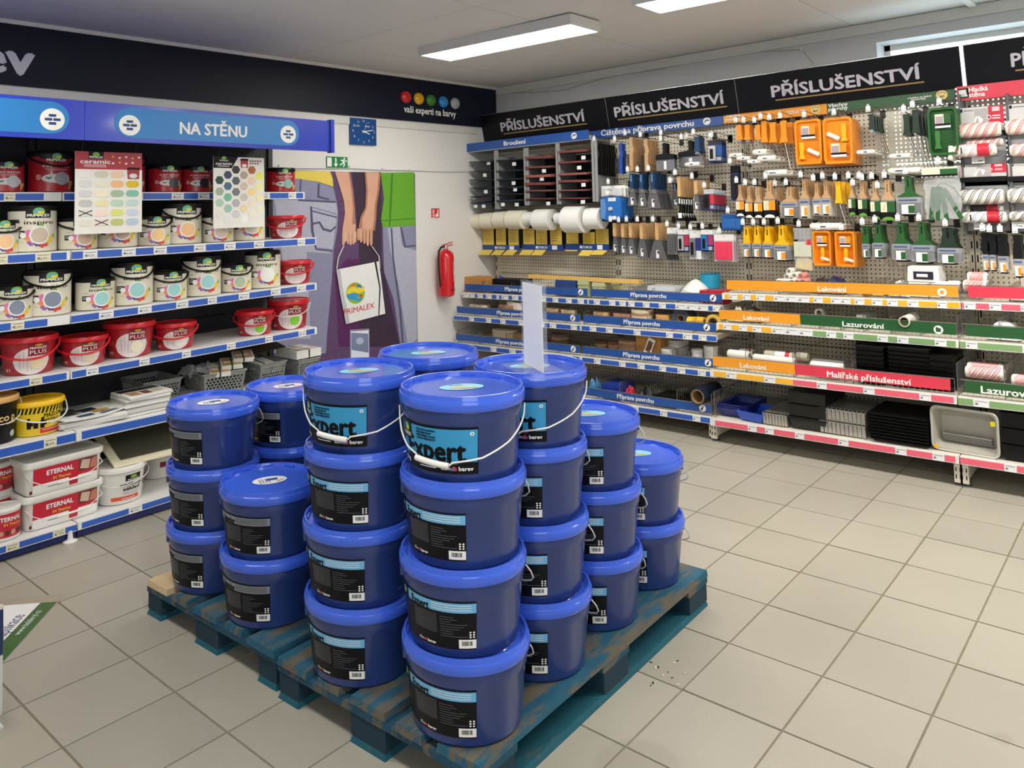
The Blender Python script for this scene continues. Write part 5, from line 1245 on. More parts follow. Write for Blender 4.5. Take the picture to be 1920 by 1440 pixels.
for s in range(4):
    y0, y1 = SB[s]-.003, SB[s+1]+.003; LS = L12 if s < 2 else L34
    t = thing('pegboard_shelving', ULAB[s], 'shelving', (0, (y0+y1)/2, 0)); UNIT.append(t)
    for z0, z1 in ((.16, .52), (.525, .9), (.905, 1.28), (1.285, 1.66), (1.665, 2.08)):
        b = MB(); b.add([(PEG, y0-.022, z0), (PEG, y1+.022, z0), (PEG, y1+.022, z1), (PEG, y0-.022, z1)], [(3, 2, 1, 0)], 'pegboard'); wpart('pegboard', b, t)
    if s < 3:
        b = MB(); b.box(PEG+.040, PEG+.044, max(y1+.022, -3.14), y0-.022, .16, 2.08, K(40, 38, 34, .8)); wpart('hole_shade_sheet', b, t)  # added dark sheet, stands in for the shaded hollow behind the holes
    for yy in ((y0, y0-.022), (y1+.022, y1)):
        b = MB(); b.box(PEG-.01, PEG+.045, yy[1], yy[0], 0, 2.09, 'shelf_beige')
        for k in range(24): b.box(PEG-.0112, PEG-.0098, (yy[0]+yy[1])/2-.004, (yy[0]+yy[1])/2+.004, .22+.078*k, .262+.078*k, 'print_black')
        wpart('upright', b, t)
        b = MB(); xx = LS[3].x+.03; b.box(xx, PEG, yy[1], yy[0], .03, .10, 'shelf_beige'); b.box(xx-.02, xx, yy[1]-.008, yy[0]+.008, .018, .115, 'shelf_beige')
        for q in (.038, .075): b.box(xx-.021, xx-.0199, yy[1]-.001, yy[1]+.004, q, q+.02, 'print_black'); b.box(xx-.021, xx-.0199, yy[0]-.004, yy[0]+.001, q, q+.02, 'print_black')
        b.lathe([(.026, 0), (.026, .006), (.010, .010), (.010, .03)], 14, 'steel', c=(xx+.01, (yy[0]+yy[1])/2, 0)); wpart('foot', b, t)
    for l, ln in enumerate(LS):
        A, B_ = ln.P(y0), ln.P(y1)
        b = MB(); b.slab(A, B_, OB, -(PEG-.004-ln.x), 0, -.028, 0, 'shelf_beige'); wpart('shelf', b, t)
        iv = []; cc = []
        for a, c in IV[s*4+l]:
            vv = (UV12 if s < 2 else UV34)[l]
            fa, fc = [(at(q, vv+(q-1100)*(.05, .08, .11, .149)[l] if s < 2 else vv+(q-1570)*(.036, .072, .11, .15)[l], x=ln.x-.012).y-y0)/(y1-y0) for q in (a, c)]
            iv.append((fa, fc)); cc.append(RC(s, l, (a+c)/2))
        rail(t, A, B_, OB, .040, iv, cc, 'y')
        # sign board on wire front
        if l == 3 and s > 1: continue
        h0, h1 = (.018, .068) if s < 2 else (.022, .080)
        def cut(u, vv): return at(u, vv, x=ln.x).y
        segs = [(y0-.012, y1+.012, 'board_blue')]
        if s == 2: segs = [[(y0-.025, y1+.012, 'board_orange')], [(y0-.012, cut(1499, 600), 'board_orange'), (cut(1500, 600), y1+.012, 'board_green')], [(y0-.012, cut(1489, 688), 'board_orange'), (cut(1490, 688), y1+.03, 'board_red')]][l]
        if s == 3: segs = [(y0-.03, y1+.012, ['board_red', 'board_green', 'board_green'][l])]
        b = MB()
        for a, c, m in segs: b.slab(ln.P(a), ln.P(c), OB, -.012, -.008, h0, h1, m)
        f = .008
        tx = {0: ('Příprava povrchu',), 1: ('Příprava povrchu',)}.get(s)
        if tx: board_text(b, ln, y0+(y1-y0)*.47, tx[0], .027, .285, -f+.0004)
        if s == 2:
            for q in [[(1559, 543, 'Lakování')], [(1417, 598, 'Lakování'), (1617, 608, 'Lazurování')], [(1411, 689, 'Lakování'), (1626, 709, 'Malířské příslušenství')]][l]: board_text(b, ln, at(q[0], q[1], x=ln.x).y, q[2], .027 if len(q[2]) < 12 else .030, {8: .165, 10: .225}.get(len(q[2]), .44), -f+.0004)
        if s == 3 and l == 2: board_text(b, ln, at(1895, 736, x=ln.x).y, 'Lazurování', .034, .26, -f+.0004)
        iu = {0: (1088, 1073, 1074, 1070), 1: (1336, 1324, 1326, 1316), 2: (1766, 1759, None, None)}.get(s)
        if iu and iu[l]:
            yy = at(iu[l], (UV12 if s < 2 else UV34)[l], x=ln.x).y; zz = ln.z(yy)+.044; fn = lambda a, c: (ln.x+f-.0006, yy-a, zz+c); f2 = lambda a, c: (ln.x+f-.0012, yy-a, zz+c)
            b.ell(0, 0, .0235, .0225, fn, 'print_white', 22)
            if s < 2: b.flat([(.013, .017), (.009, .017), (-.003, .002), (-.011, -.004), (-.012, -.012), (-.002, -.015), (.004, -.006), (.004, .001)][::-1], f2, K(40, 44, 56, .4))
            elif l == 0: b.flat([(-.010, -.010), (.010, -.010), (.010, .010), (-.010, .010)], f2, 'board_orange')
            else: b.flat([(-.012, -.011), (.012, -.011), (.012, .009), (-.012, .009)], f2, 'board_green'); b.flat([(-.015, .009), (-.003, .006), (0, .011), (-.012, .014)], f2, 'board_green')
        sb = wpart('sign_board', b, t)
        b = MB(); a, c = ln.P(y0-.012), ln.P(y1+.012)
        for hh in (.004, h1+.003): b.tube([a+Vector((.010, 0, hh)), c+Vector((.010, 0, hh))], .0024, 'wire_chrome', 5)
        n = int(abs(y1-y0)/.028)
        for k in range(n+1):
            q = a+(c-a)*k/n; b.tube([q+Vector((.012, 0, .002)), q+Vector((.012, 0, h1+.004))], .0012, 'wire_chrome', 3)
        o = wpart('wire_front', b, t)
# wire dividers
def divider(s, l, u, v, h=.12, m='wire_chrome'):
    ln = (L12 if s < 2 else L34)[l]; y = at(u, v, x=ln.x+.02).y; z = ln.z(y); b = MB(); x0, x1 = ln.x+.018, PEG-.03
    for zz in (.006, h): b.tube([(x0, y, z+zz), (x1, y, z+zz)], .0019, m, 4)
    n = int((x1-x0)/.024)
    for k in range(n+1): xx = x0+(x1-x0)*k/n; b.tube([(xx, y, z+.004), (xx, y, z+h)], .0024 if k == 0 else .0013, m, 4)
    wpart('wire_divider', b, UNIT[s])
for s, l, us, v, h in ((0, 0, (905, 960, 1010, 1060), 555, .09), (1, 0, (1135, 1180, 1225, 1270, 1325), 565, .09), (0, 1, (890, 935, 980, 1030, 1060), 600, .09), (1, 1, (1096, 1119, 1165, 1215, 1260, 1300), 615, .09), (0, 2, (860, 900, 950, 1000, 1045), 655, .10), (1, 2, (1110, 1160, 1192, 1262, 1293), 680, .10),
                       (1, 3, (1121, 1164, 1221, 1271, 1335), 765, .135), (0, 3, (930, 1000, 1060), 745, .12), (2, 0, (1405, 1460, 1534, 1590, 1628, 1662, 1687, 1741), 553, .085), (2, 1, (1355, 1434, 1484, 1537, 1577, 1620, 1671, 1725), 620, .095), (2, 2, (1341, 1400, 1489, 1584, 1600), 715, .135), (2, 3, (1341,), 785, .16), (3, 0, (1800, 1836, 1893), 562, .085), (3, 1, (1797, 1875), 640, .12), (3, 2, (1797, 1885), 745, .16)):
    for u in us: divider(s, l, u, v, h)

# ------------------------------------------------------------------ big dark signs above
for k, (y0, y1) in enumerate(((.095, -1.222), (-1.225, -2.288), (-2.292, -3.668), (-3.690, -4.95))):
    zt = lambda y: 2.266+(-.0115)*(y-.05); zb = lambda y: 2.03+(-.0130)*(y-.05)
    lab = ['black tilted sign with silver lettering nearest the room corner', 'black tilted sign with silver lettering, second from the corner', 'black tilted sign with silver lettering above the orange and green headers', 'black tilted sign above the red header, cut by the right picture edge'][k]
    t = thing('black_sign', lab, 'sign', (0, (y0+y1)/2, zb((y0+y1)/2)), 0, 'large black signs on the pegboard wall')
    xt, xb = -.085, -.032
    b = MB(); b.hexa([(xb, y0, zb(y0)), (xb, y1, zb(y1)), (xb+.008, y1, zb(y1)), (xb+.008, y0, zb(y0)), (xt, y0, zt(y0)), (xt, y1, zt(y1)), (xt+.008, y1, zt(y1)), (xt+.008, y0, zt(y0))], 'sign_black'); wpart('board', b, t)
    b = MB(); e = .004
    for a, c in (((xt-.001, y0, zt(y0)), (xt-.001, y1, zt(y1))), ((xt-.001, y0, zt(y0)), (xb-.001, y0, zb(y0)))): b.tube([a, c], .0022, 'steel_bright', 4)
    wpart('frame', b, t)
    u0, u1, v0, v1 = [(943, 1099, 247, 226), (1156, 1360, 219, 193), (1450, 1727, 181, 145), (1898, 2200, 118, 74)][k]
    def fs(dx): return lambda y, q: ((xb+(xt-xb)*q)-dx, y, zb(y)+(zt(y)-zb(y))*q)
    ya, yc = at(u0, v0, x=-.035).y, at(u1, v1, x=-.035).y
    V, F, wd = glyph('PŘÍSLUŠENSTVÍ', 0); g = fs(.0008); b = MB()
    for qi, (ox, oz) in enumerate(((0, 0), (.03, 0), (-.03, 0), (0, .026), (0, -.026))):
        g = fs(.0008+.0004*qi); b.add([g(ya+(yc-ya)*(a+ox)/wd, .34+(c+oz)*.30/CAP) for a, c in V], F, 'silver_letters')
    wpart('print', b, t)
    b = MB(); P = [fs(.001)(ya+(yc-ya)*q, zz) for q, zz in ((.02, .225), (1.02, .225), (1.02, .262), (.02, .262))]; b.add(P, [(0, 1, 2, 3)], 'gold_line'); wpart('underline', b, t)
    b = MB()
    for yy in (y0-.1, y1+.1): b.tube([(xb+.006, yy, zb(yy)+.06), (XB-.001, yy, zb(yy)+.02)], .006, 'steel', 6)
    wpart('bracket', b, t)

# ------------------------------------------------------------------ coloured headers
def header(s, x, c0, c1, m, words, tw, icon=None):
    """header strip given by its upper picture corners and heights"""
    A, B_ = at(*c0[:2], x=x), at(*c1[:2], x=x); h = ((A.z-at(c0[0], c0[2], x=x).z)+(B_.z-at(c1[0], c1[2], x=x).z))/2
    b = MB(); b.slab(A, B_, OB, -.006, 0, -h, 0, m); d = (B_-A); L = d.length; d = d/L
    fn = lambda a, c: tuple(A+d*a+Vector((-.0008, 0, c))); f2 = lambda a, c: tuple(A+d*a+Vector((-.0014, 0, c))); f3 = lambda a, c: tuple(A+d*a+Vector((-.002, 0, c)))
    for (txt, fr, zz, hh, w, mm) in words:
        if fr > 1: fr = (at(fr, (c0[1]+c1[1])/2, x=x).y-A.y)/(B_.y-A.y)
        b.text(txt, L*fr, -h*zz-hh/2, hh, mm, fn, 'C', .03, w=w)
    if icon:
        kind, fr = icon; cx, cz, r = L*fr, -h*.5, h*.40
        if kind == 'arc':
            b.ell(cx, cz, r, r*.92, fn, 'print_white', 22); b.flat([(cx-r*.7, cz-r*.25), (cx-r*.4, cz+r*.25), (cx+r*.1, cz+r*.45), (cx+r*.6, cz+r*.3), (cx+r*.75, cz-r*.05), (cx+r*.3, cz+r*.1), (cx-r*.2, cz-r*.0), (cx-r*.5, cz-r*.35)][::-1], f2, K(40, 60, 90, .4))
        if kind == 'seal':
            r = h*.5; b.ell(cx, cz, r, r*.9, fn, K(206, 172, 90, .35), 26); b.ell(cx, cz, r*.88, r*.79, f2, K(232, 206, 130, .35), 26)
            for q in range(5): a = R(150-q*30); b.ell(cx+r*.62*math.cos(a), cz+r*.52*math.sin(a), r*.10, r*.10, f3, 'print_black', 8)
            b.text('BEST', cx, cz-r*.45, r*.32, 'print_black', f3, 'C', .03, w=r*.9)
        if kind == 'roller':
            r = h*.34; b.flat([(cx-r, cz-r), (cx+r, cz-r), (cx+r, cz+r), (cx-r, cz+r)], fn, 'print_black'); b.flat([(cx-r*.8, cz+r*.1), (cx+r*.1, cz+r*.6), (cx+r*.3, cz+r*.3), (cx-r*.6, cz-r*.2)], f2, PW); b.flat([(cx+r*.3, cz+r*.4), (cx+r*.8, cz-r*.7), (cx+r*.6, cz-r*.7), (cx+r*.1, cz+r*.2)], f2, PW)
            b.flat([(.01, -h*.75), (.05, -h*.75), (.05, -h*.25), (.01, -h*.25)], fn, PW)
    wpart('header_sign', b, UNIT[s])
header(0, -.25, (864, 271, 286), (1103, 243, 260), 'board_blue', [('Broušení', .455, .5, .034, .235, 'print_white')], 0, ('arc', .90))
header(1, -.02, (1109, 243, 262), (1355, 214, 232), 'board_blue', [('Čištění a příprava povrchu', .44, .52, .040, .80, 'print_white')], 0, ('arc', .89))
header(2, -.02, (1356, 213, 236), (1550, 193, 209), 'board_orange', [('Všechny', .105, .28, .020, .11, 'print_white'), ('povrchy', .10, .62, .020, .11, 'print_white'), ('s každou za dobré', .72, .42, .010, .13, 'print_white'), ('povrchy', .70, .60, .010, .07, 'print_white')], 0, ('seal', .90))
header(2, -.02, (1551, 193, 211), (1790, 165, 187), 'board_green', [('Všechny', .09, .30, .022, .12, 'print_white'), ('povrchy', .09, .66, .022, .12, 'print_white'), ('s každou za dobré', .74, .45, .010, .13, 'print_white'), ('povrchy', .74, .63, .010, .07, 'print_white')], 0, ('seal', .905))
header(3, -.06, (1793, 163, 187), (2060, 133, 166), 'board_red', [('Hladká', 1833, .30, .026, .095, 'print_white'), ('stěna', 1830, .66, .026, .080, 'print_white')], 0, ('roller', .052))
# underside of the first header, carried by brackets
b = MB(); A, B_ = at(866, 287, x=-.25), at(1103, 261, x=-.25); b.slab(A, B_, OB, -.285, -.006, -.002, .004, K(172, 174, 178, .4)); wpart('header_soffit', b, UNIT[0])

# ------------------------------------------------------------------ sandpaper rack (five uprights, four bays of trays) and roll dispenser
rk = thing('sandpaper_rack', 'dark wall rack with four bays of sandpaper sheets under the blue header', 'rack', (0, -.6, 1.45))
XR = -.235
b = MB(); A, B_ = at(874, 392, x=-.0), at(1118, 380, x=-.0)
p0, p1 = at(878, 300, x=.02), at(1118, 285, x=.02); q0, q1 = at(880, 390, x=.02), at(1118, 380, x=.02); p0.y = q0.y = .055
b.hexa([(.0, q0.y, q0.z), (.0, q1.y, q1.z), (.02, q1.y, q1.z), (.02, q0.y, q0.z), (.0, p0.y, p0.z-.02), (.0, p1.y, p1.z-.02), (.02, p1.y, p1.z-.02), (.02, p0.y, p0.z-.02)], K(44, 46, 50, .5)); wpart('back_plate', b, rk)
for u0, u1, va, vb in ((926, 936, 283, 392), (981, 993, 278, 385), (1041, 1052, 268, 383), (1108, 1122, 262, 378)):
    a, c = at(u0, va, x=XR), at(u1, vb, x=XR); b = MB(); b.box(XR, XR+.006, c.y, a.y, c.z, a.z, 'peg_grey'); b.box(XR, .0, (a.y+c.y)/2-.002, (a.y+c.y)/2+.002, c.z, a.z-.05, 'peg_grey')
    b.box(PEG-.03, PEG-.002, c.y, a.y, a.z-.02, a.z+.02, 'shelf_beige'); wpart('upright', b, rk)
BAY = [(868, 925, (305, 321.5, 339, 352.5, 368.5, 381.5), 'sand_blue'), (934, 981, (300, 320, 336, 351.5, 364, 376), 'sand_blue'), (988, 1041, (297, 314.5, 331.5, 346.5, 358, 373), 'sand_red'), (1050, 1107, (285, 304.5, 327, 341, 357, 372), 'sand_red')]
for bi, (u0, u1, vs, m) in enumerate(BAY):
    for k, v in enumerate(vs):
        a, c = at(u0, v, x=XR+.01), at(u1, v-4, x=XR+.01); a.y = min(a.y, .072); z = (a.z+c.z)/2
        b = MB(); b.hexa([(XR-.005, c.y, z-.018), (XR-.005, a.y, z-.018), (-.004, a.y, z-.002), (-.004, c.y, z-.002), (XR-.005, c.y, z-.014), (XR-.005, a.y, z-.014), (-.004, a.y, z+.002), (-.004, c.y, z+.002)][::1], K(30, 32, 35, .5))
        wpart('tray', b, rk)
        rs = random.Random(bi*10+k); n = 1+(k+bi) % 2+(bi > 1)
        col = m if not (bi > 1 and k in (2, 4)) else K(150, 84, 80, .9)
        t = thing('sandpaper_stack', 'stack of %s sandpaper sheets, %s bay from the corner, %s level down' % ('dark blue-grey' if bi < 2 else 'brown-red', ['first', 'second', 'third', 'fourth'][bi], ['top', 'second', 'third', 'fourth', 'fifth', 'lowest'][k]), 'sandpaper', (0, (a.y+c.y)/2, z), 0, 'sandpaper stacks in the rack')
        b = MB(); th = .004+.006*(rs.random()) + (.010 if bi > 1 and k < 4 else 0)
        ov = .022; e = rs.uniform(.001, .007)
        b.hexa([(XR-ov, c.y+.012, z-.0135), (XR-ov, a.y-.006, z-.0135+e), (-.01, a.y-.006, z+.003), (-.01, c.y+.012, z+.003), (XR-ov, c.y+.012, z-.0135+th), (XR-ov, a.y-.006, z-.0135+e+th), (-.01, a.y-.006, z+.003+th), (-.01, c.y+.012, z+.003+th)], col)
        wpart('sheets', b, t)
for u, v in ((916, 305), (909, 328), (911, 359), (907, 386), (892, 386), (963, 343), (966, 355), (969, 383), (943, 383), (1020, 320), (1028, 381), (1094, 295), (1086, 314), (1094, 346), (1093, 378), (964, 307), (1016, 335)):
    a = at(u, v, x=XR-.008); b = MB(); b.box(XR-.009, XR-.008, a.y-.020, a.y+.020, a.z-.016, a.z+.012, 'tag_white'); wpart('price_tag', b, rk)
dp = thing('roll_dispenser', 'dark bar dispenser with blue bands carrying white abrasive rolls', 'dispenser', (0, -.6, 1.3))
XD = -.17
b = MB(); a, c = at(876, 413, x=XD), at(1140, 412, x=XD); b.tube([a, c], .012, 'tool_black', 8); b.box(-.01, .01, c.y, a.y, 1.12, 1.40, K(36, 38, 42, .5)); wpart('spindle', b, dp)
for u0, u1, va, vb in ((905, 974, 459, 470), (979, 1056, 458, 470), (1060, 1142, 457, 470)):
    a, c = at(u0, va, x=-.10), at(u1, vb, x=-.10); b = MB(); b.box(-.10, -.094, c.y, a.y, c.z, a.z, K(26, 68, 138, .35)); b.box(-.094, .0, (a.y+c.y)/2-.01, (a.y+c.y)/2+.01, c.z, a.z, 'tool_black')
    fn = lambda p, q: (-.1006, a.y-p, c.z+q); W = a.y-c.y; H = a.z-c.z; b.text('STORCH', W*.50, H*.3, H*.38, PW, fn, 'C', .03, w=W*.24); b.ell(W*.365, H*.5, H*.24, H*.24, fn, PW, 12)
    wpart('brand_band', b, dp); b = MB(); b.box(-.1015, -.1005, a.y-W*.86, a.y-W*.74, c.z+H*.15, c.z+H*.85, 'tag_white'); wpart('price_tag', b, dp)
for k, (x0, x1, y0, y1, m) in enumerate(((200, 325, 1060, 1195, 'roll_cream'), (317, 437, 1050, 1195, 'roll_cream'), (432, 552, 1036, 1190, 'roll_cream'), (548, 705, 1028, 1198, 'roll_cream'), (692, 788, 1042, 1165, 'roll_white'), (790, 955, 1018, 1208, 'roll_white'), (967, 1056, 1050, 1155, 'roll_white'), (1060, 1250, 990, 1232, 'roll_white'), (1254, 1405, 1005, 1198, 'roll_white'))):
    u0, u1, va, vb = 840+x0/4.8, 840+x1/4.8, 180+y0/4.8, 180+y1/4.8; a, c = at(u0, (va+vb)/2, x=XD), at(u1, (va+vb)/2, x=XD); r = (at((u0+u1)/2, va, x=XD).z-at((u0+u1)/2, vb, x=XD).z)/2*1.0; zc = (a.z+c.z)/2
    L = a.y-c.y-.022
    t = thing('abrasive_roll', '%s abrasive roll on the dispenser bar, %s from the left' % (['slim cream', 'slim cream', 'slim cream', 'fat cream', 'thin white', 'fat white', 'very thin white', 'very fat white', 'wide white'][k], ['first', 'second', 'third', 'fourth', 'fifth', 'sixth', 'seventh', 'eighth', 'last'][k]), 'roll', (XD, (a.y+c.y)/2, zc), 0, 'abrasive rolls on the dispenser')
    b = MB(); b.lathe([(.016, -L/2), (r, -L/2), (r, L/2), (.016, L/2)], 28, m, ax='y', cap0=False, cap1=False); obj('roll', b, t)
    b = MB(); b.lathe([(.0155, -L/2-.002), (.0155, L/2+.002)], 12, K(150, 130, 100, .6), ax='y'); obj('core', b, t)
for k, (x0, x1, y0, y1, lo) in enumerate(((312, 413, 1195, 1328, 1), (430, 522, 1188, 1328, 1), (541, 637, 1185, 1328, 1), (675, 780, 1190, 1325, 1), (790, 893, 1185, 1325, 1), (917, 1025, 1165, 1325, 0), (1062, 1175, 1190, 1325, .25), (1212, 1322, 1225, 1325, 1), (1328, 1447, 1195, 1325, .8))):
    a, c = at(840+x0/4.8, 180+y0/4.8, x=-.088), at(840+x1/4.8, 180+y1/4.8, x=-.088)
    t = thing('yellow_card', 'yellow printed card behind the blue band, %s from the left' % ['first', 'second', 'third', 'fourth', 'fifth', 'sixth', 'seventh', 'eighth', 'last'][k], 'card', (-.088, (a.y+c.y)/2, c.z), RB, 'yellow cards under the rolls')
    w, h = (a.y-c.y)/2, a.z-c.z; b = MB(); b.box(-w, w, .0, .0015, -.045, h, 'card_yellow')
    if lo: b.hexa([(-w*.95-.01*(k % 3), -.05*lo-.01, -.05-.045*lo), (w*.95-.01*(k % 3), -.05*lo-.01, -.05-.045*lo), (w, .0015, -.045), (-w, .0015, -.045), (-w*.95-.01*(k % 3), -.05*lo-.012, -.05-.043*lo), (w*.95-.01*(k % 3), -.05*lo-.012, -.05-.043*lo), (w, 0, -.043), (-w, 0, -.043)], 'card_yellow')
    obj('card', b, t); b = MB()
    for q in range(6): b.flat([(-w*.75, h*(.12+.14*q)), (w*random.uniform(.1, .8), h*(.12+.14*q)), (w*.1, h*(.145+.14*q)), (-w*.75, h*(.145+.14*q))], front(-.0006), K(120, 90, 30, .5))
    obj('print', b, t)

# ------------------------------------------------------------------ tools on hooks
def rect(b, x0, x1, z0, z1, y, m): b.add([(x0, y, z0), (x1, y, z0), (x1, y, z1), (x0, y, z1)], [(0, 1, 2, 3)], m)
def sym(pts): return [(x, z) for x, z in pts][::-1]+[(-x, z) for x, z in pts]
def k_brush(w, h, hm='wood_brush', card=None, cover=True, br='bristle', hw=None, hl=.5):
    P = []; hw = hw or max(min(w*.36, .032), .014); D = .016
    pr = [(hw*.36, 0), (hw*.52, -.03*h), (hw*.44, -.18*h), (hw*.56, -.30*h), (hw*.60, -hl*h+.13*h), (w*.46, -hl*h+.02*h), (w*.47, -hl*h)]
    b = MB(); b.prism(sym(pr), 0, D, hm); b.lathe([(hw*.12, -.0012), (hw*.12, -.0004)], 8, 'print_black', ax='y', c=(0, 0, -.03*h)); b.box(-hw*.1, hw*.1, -.0006, 0, -.30*h, -.10*h, K(120, 88, 56, .5) if 'wood' in hm else 'print_black') ; P.append(('handle', b))
    b = MB(); b.box(-w*.48, w*.48, -.002, D+.002, -(hl+.15)*h, -hl*h, 'steel_bright'); P.append(('ferrule', b))
    b = MB(); b.hexa([(-w*.47, D*.35, -h*.985), (w*.47, D*.35, -h*.985), (w*.47, D*.65, -h*.985), (-w*.47, D*.65, -h*.985), (-w*.46, 0, -(hl+.14)*h), (w*.46, 0, -(hl+.14)*h), (w*.46, D, -(hl+.14)*h), (-w*.46, D, -(hl+.14)*h)], br); P.append(('bristles', b))
    if card:
        b = MB(); c = {'orange': 'tool_orange', 'green': 'tool_green'}[card]; dc = 'print_white' if card == 'orange' else K(96, 160, 50, .4); z0, z1, z2 = -(hl+.04)*h, -(hl+.30)*h, -h
        b.box(-w*.5, w*.5, -.004, D+.004, z2, z0, 'print_black'); rect(b, -w*.5, w*.5, z1, z0, -.0046, c); rect(b, -w*.5, -w*.06, z1, z0-.01*h, -.0051, 'tag_cream')
        b.add([(-w*.36, -.0056, z1+.02*h), (-w*.28, -.0056, z1+.02*h), (-w*.14, -.0056, z0-.05*h), (-w*.2, -.0056, z0-.05*h)], [(0, 1, 2, 3)], 'wood_tool')
        n = 10; b.add([(w*.45*math.cos(math.pi*q/n), -.0046, z2+.085*h*math.sin(math.pi*q/n)) for q in range(n+1)], [tuple(range(n+1))], dc); P.append(('card_sleeve', b))
    elif cover:
        b = MB(); b.box(-w*.53, w*.53, -.006, D+.006, -h*1.0, -(hl+.01)*h, 'clear_cover'); P.append(('cover', b))
        b = MB(); rect(b, -w*.30, w*.24, -(hl+.44)*h, -(hl+.19)*h, -.0068, 'tag_white'); rect(b, -w*.02, w*.24, -(hl+.42)*h, -(hl+.22)*h, -.0074, 'tool_green' if 'green' in hm else 'tool_orange'); rect(b, -w*.30, w*.24, -(hl+.48)*h, -(hl+.44)*h, -.0068, 'print_black'); rect(b, -w*.42, w*.36, -(hl+.10)*h, -(hl+.06)*h, -.0068, K(70, 90, 140, .4)); P.append(('print', b))
    return P
def k_spatula(w, h, hm='tool_blue', hl=.46, hw=None, bm='steel'):
    hw = hw or min(w*.5, .030); P = []
    b = MB(); b.prism(sym([(hw*.40, 0), (hw*.5, -.03*h), (hw*.42, -.20*h), (hw*.52, -.34*h), (hw*.36, -hl*h)]), 0, .018, hm); b.lathe([(hw*.1, -.001), (hw*.1, -.0003)], 8, 'print_black', ax='y', c=(0, 0, -.04*h))
    if 'wood' in hm: b.lathe([(hw*.06, -.001), (hw*.06, -.0003)], 6, 'print_black', ax='y', c=(0, 0, -.30*h)); b.lathe([(hw*.06, -.001), (hw*.06, -.0003)], 6, 'print_black', ax='y', c=(0, 0, -.38*h))
    else: b.box(-hw*.16, hw*.16, -.0012, 0, -.26*h, -.04*h, K(110, 150, 190, .4))
    P.append(('handle', b))
    if 'wood' not in hm: b = MB(); b.prism(sym([(hw*.34, -hl*h), (hw*.26, -(hl+.05)*h), (w*.30, -(hl+.12)*h)]), .004, .014, 'steel_bright'); P.append(('neck', b))
    b = MB(); b.prism(sym([(max(hw*.42, w*.18), -(hl+.005)*h), (w*.30, -(hl+.16)*h), (w*.46, -h*.90), (w*.5, -h)]), .008, .0095, bm); P.append(('blade', b))
    b = MB(); q = min(.022, w*.36); rect(b, -q*.6, q*.4, -h*.96, -h*.74, .0072, 'tag_white'); rect(b, -q*.2, q*.4, -h*.84, -h*.76, .0068, K(60, 66, 84, .4)); P.append(('sticker', b))
    return P
def k_scraper(w, h):
    b = MB(); hw = min(.026, w*.6); b.prism(sym([(hw*.42, 0), (hw*.5, -.04*h), (hw*.45, -.26*h), (hw*.5, -.42*h), (hw*.36, -.46*h)]), 0, .02, 'wood_tool'); P = [('handle', b)]
    b = MB(); b.box(-.006, .006, .004, .014, -.86*h, -.45*h, 'tool_black'); b.prism(sym([(.008, -.80*h), (w*.5, -.97*h), (w*.5, -h)]), .004, .012, 'tool_black'); P.append(('blade', b))
    b = MB(); rect(b, -w*.22, w*.22, -.95*h, -.83*h, .0034, 'tag_white'); rect(b, -.0055, .0055, -.62*h, -.50*h, .0034, 'tag_white'); P.append(('print', b)); return P
def k_wirebrush(w, h, hm='wood_brush'):
    b = MB(); D = .015; b.prism([(w*.16, 0), (w*.04, -.04*h), (w*.02, -.18*h), (w*.16, -.34*h), (w*.02, -.48*h), (w*.0, -.98*h), (w*.12, -h), (w*.34, -.98*h), (w*.36, -.52*h), (w*.48, -.36*h), (w*.34, -.18*h), (w*.38, -.04*h), (w*.28, 0)], 0, D, hm); P = [('handle', b)]
    b = MB()
    for q in range(14): z = -.50*h-q*.034*h; b.box(-w*.48, w*.02, .004, .012, z-.0035, z, 'bristle_dark')
    P.append(('bristles', b)); return P
def k_taping(w, h):
    b = MB(); b.prism(sym([(.010, 0), (.014, -.05*h), (.012, -.3*h), (.014, -.38*h), (w*.48, -.42*h), (w*.5, -.60*h)]), 0, .018, 'tool_black'); P = [('handle', b)]
    b = MB(); b.box(-w*.5, w*.5, .008, .0095, -h, -.58*h, 'steel_bright'); P.append(('blade', b)); b = MB(); rect(b, -w*.08, w*.06, -.95*h, -.66*h, .0074, 'tag_white'); P.append(('sticker', b)); return P
def k_pack(w, h, c=(40, 60, 110), win=None, top='print_white', c2=None, d=.016):
    b = MB(); b.box(-w/2, w/2, d, d+.0015, -h, 0, K(*c, rough=.4)); rect(b, -w/2, w/2, -h*.22, 0, d-.0006, top); b.lathe([(.003, d-.002), (.003, d-.0012)], 8, 'print_black', ax='y', c=(0, 0, -.01)); P = [('card', b)]
    b = MB()
    if c2: rect(b, w*.05, w*.5, -h*.7, -h*.25, d-.0009, K(*c2, rough=.4))
    for q in range(4): rect(b, w*.08, w*.42, -h*(.80+.04*q), -h*(.78+.04*q), d-.0012, 'tag_white')
    P.append(('print', b))
    b = MB(); m = K(*win, rough=.35) if win else 'steel'; b.box(-w*.42, w*.05 if c2 else w*.42, 0, d-.002, -h*.92, -h*.26, m); b.box(-w*.3, -w*.08 if c2 else w*.2, -.004, 0, -h*.85, -h*.4, 'tool_black' if c2 else m); P.append(('blister', b)); return P
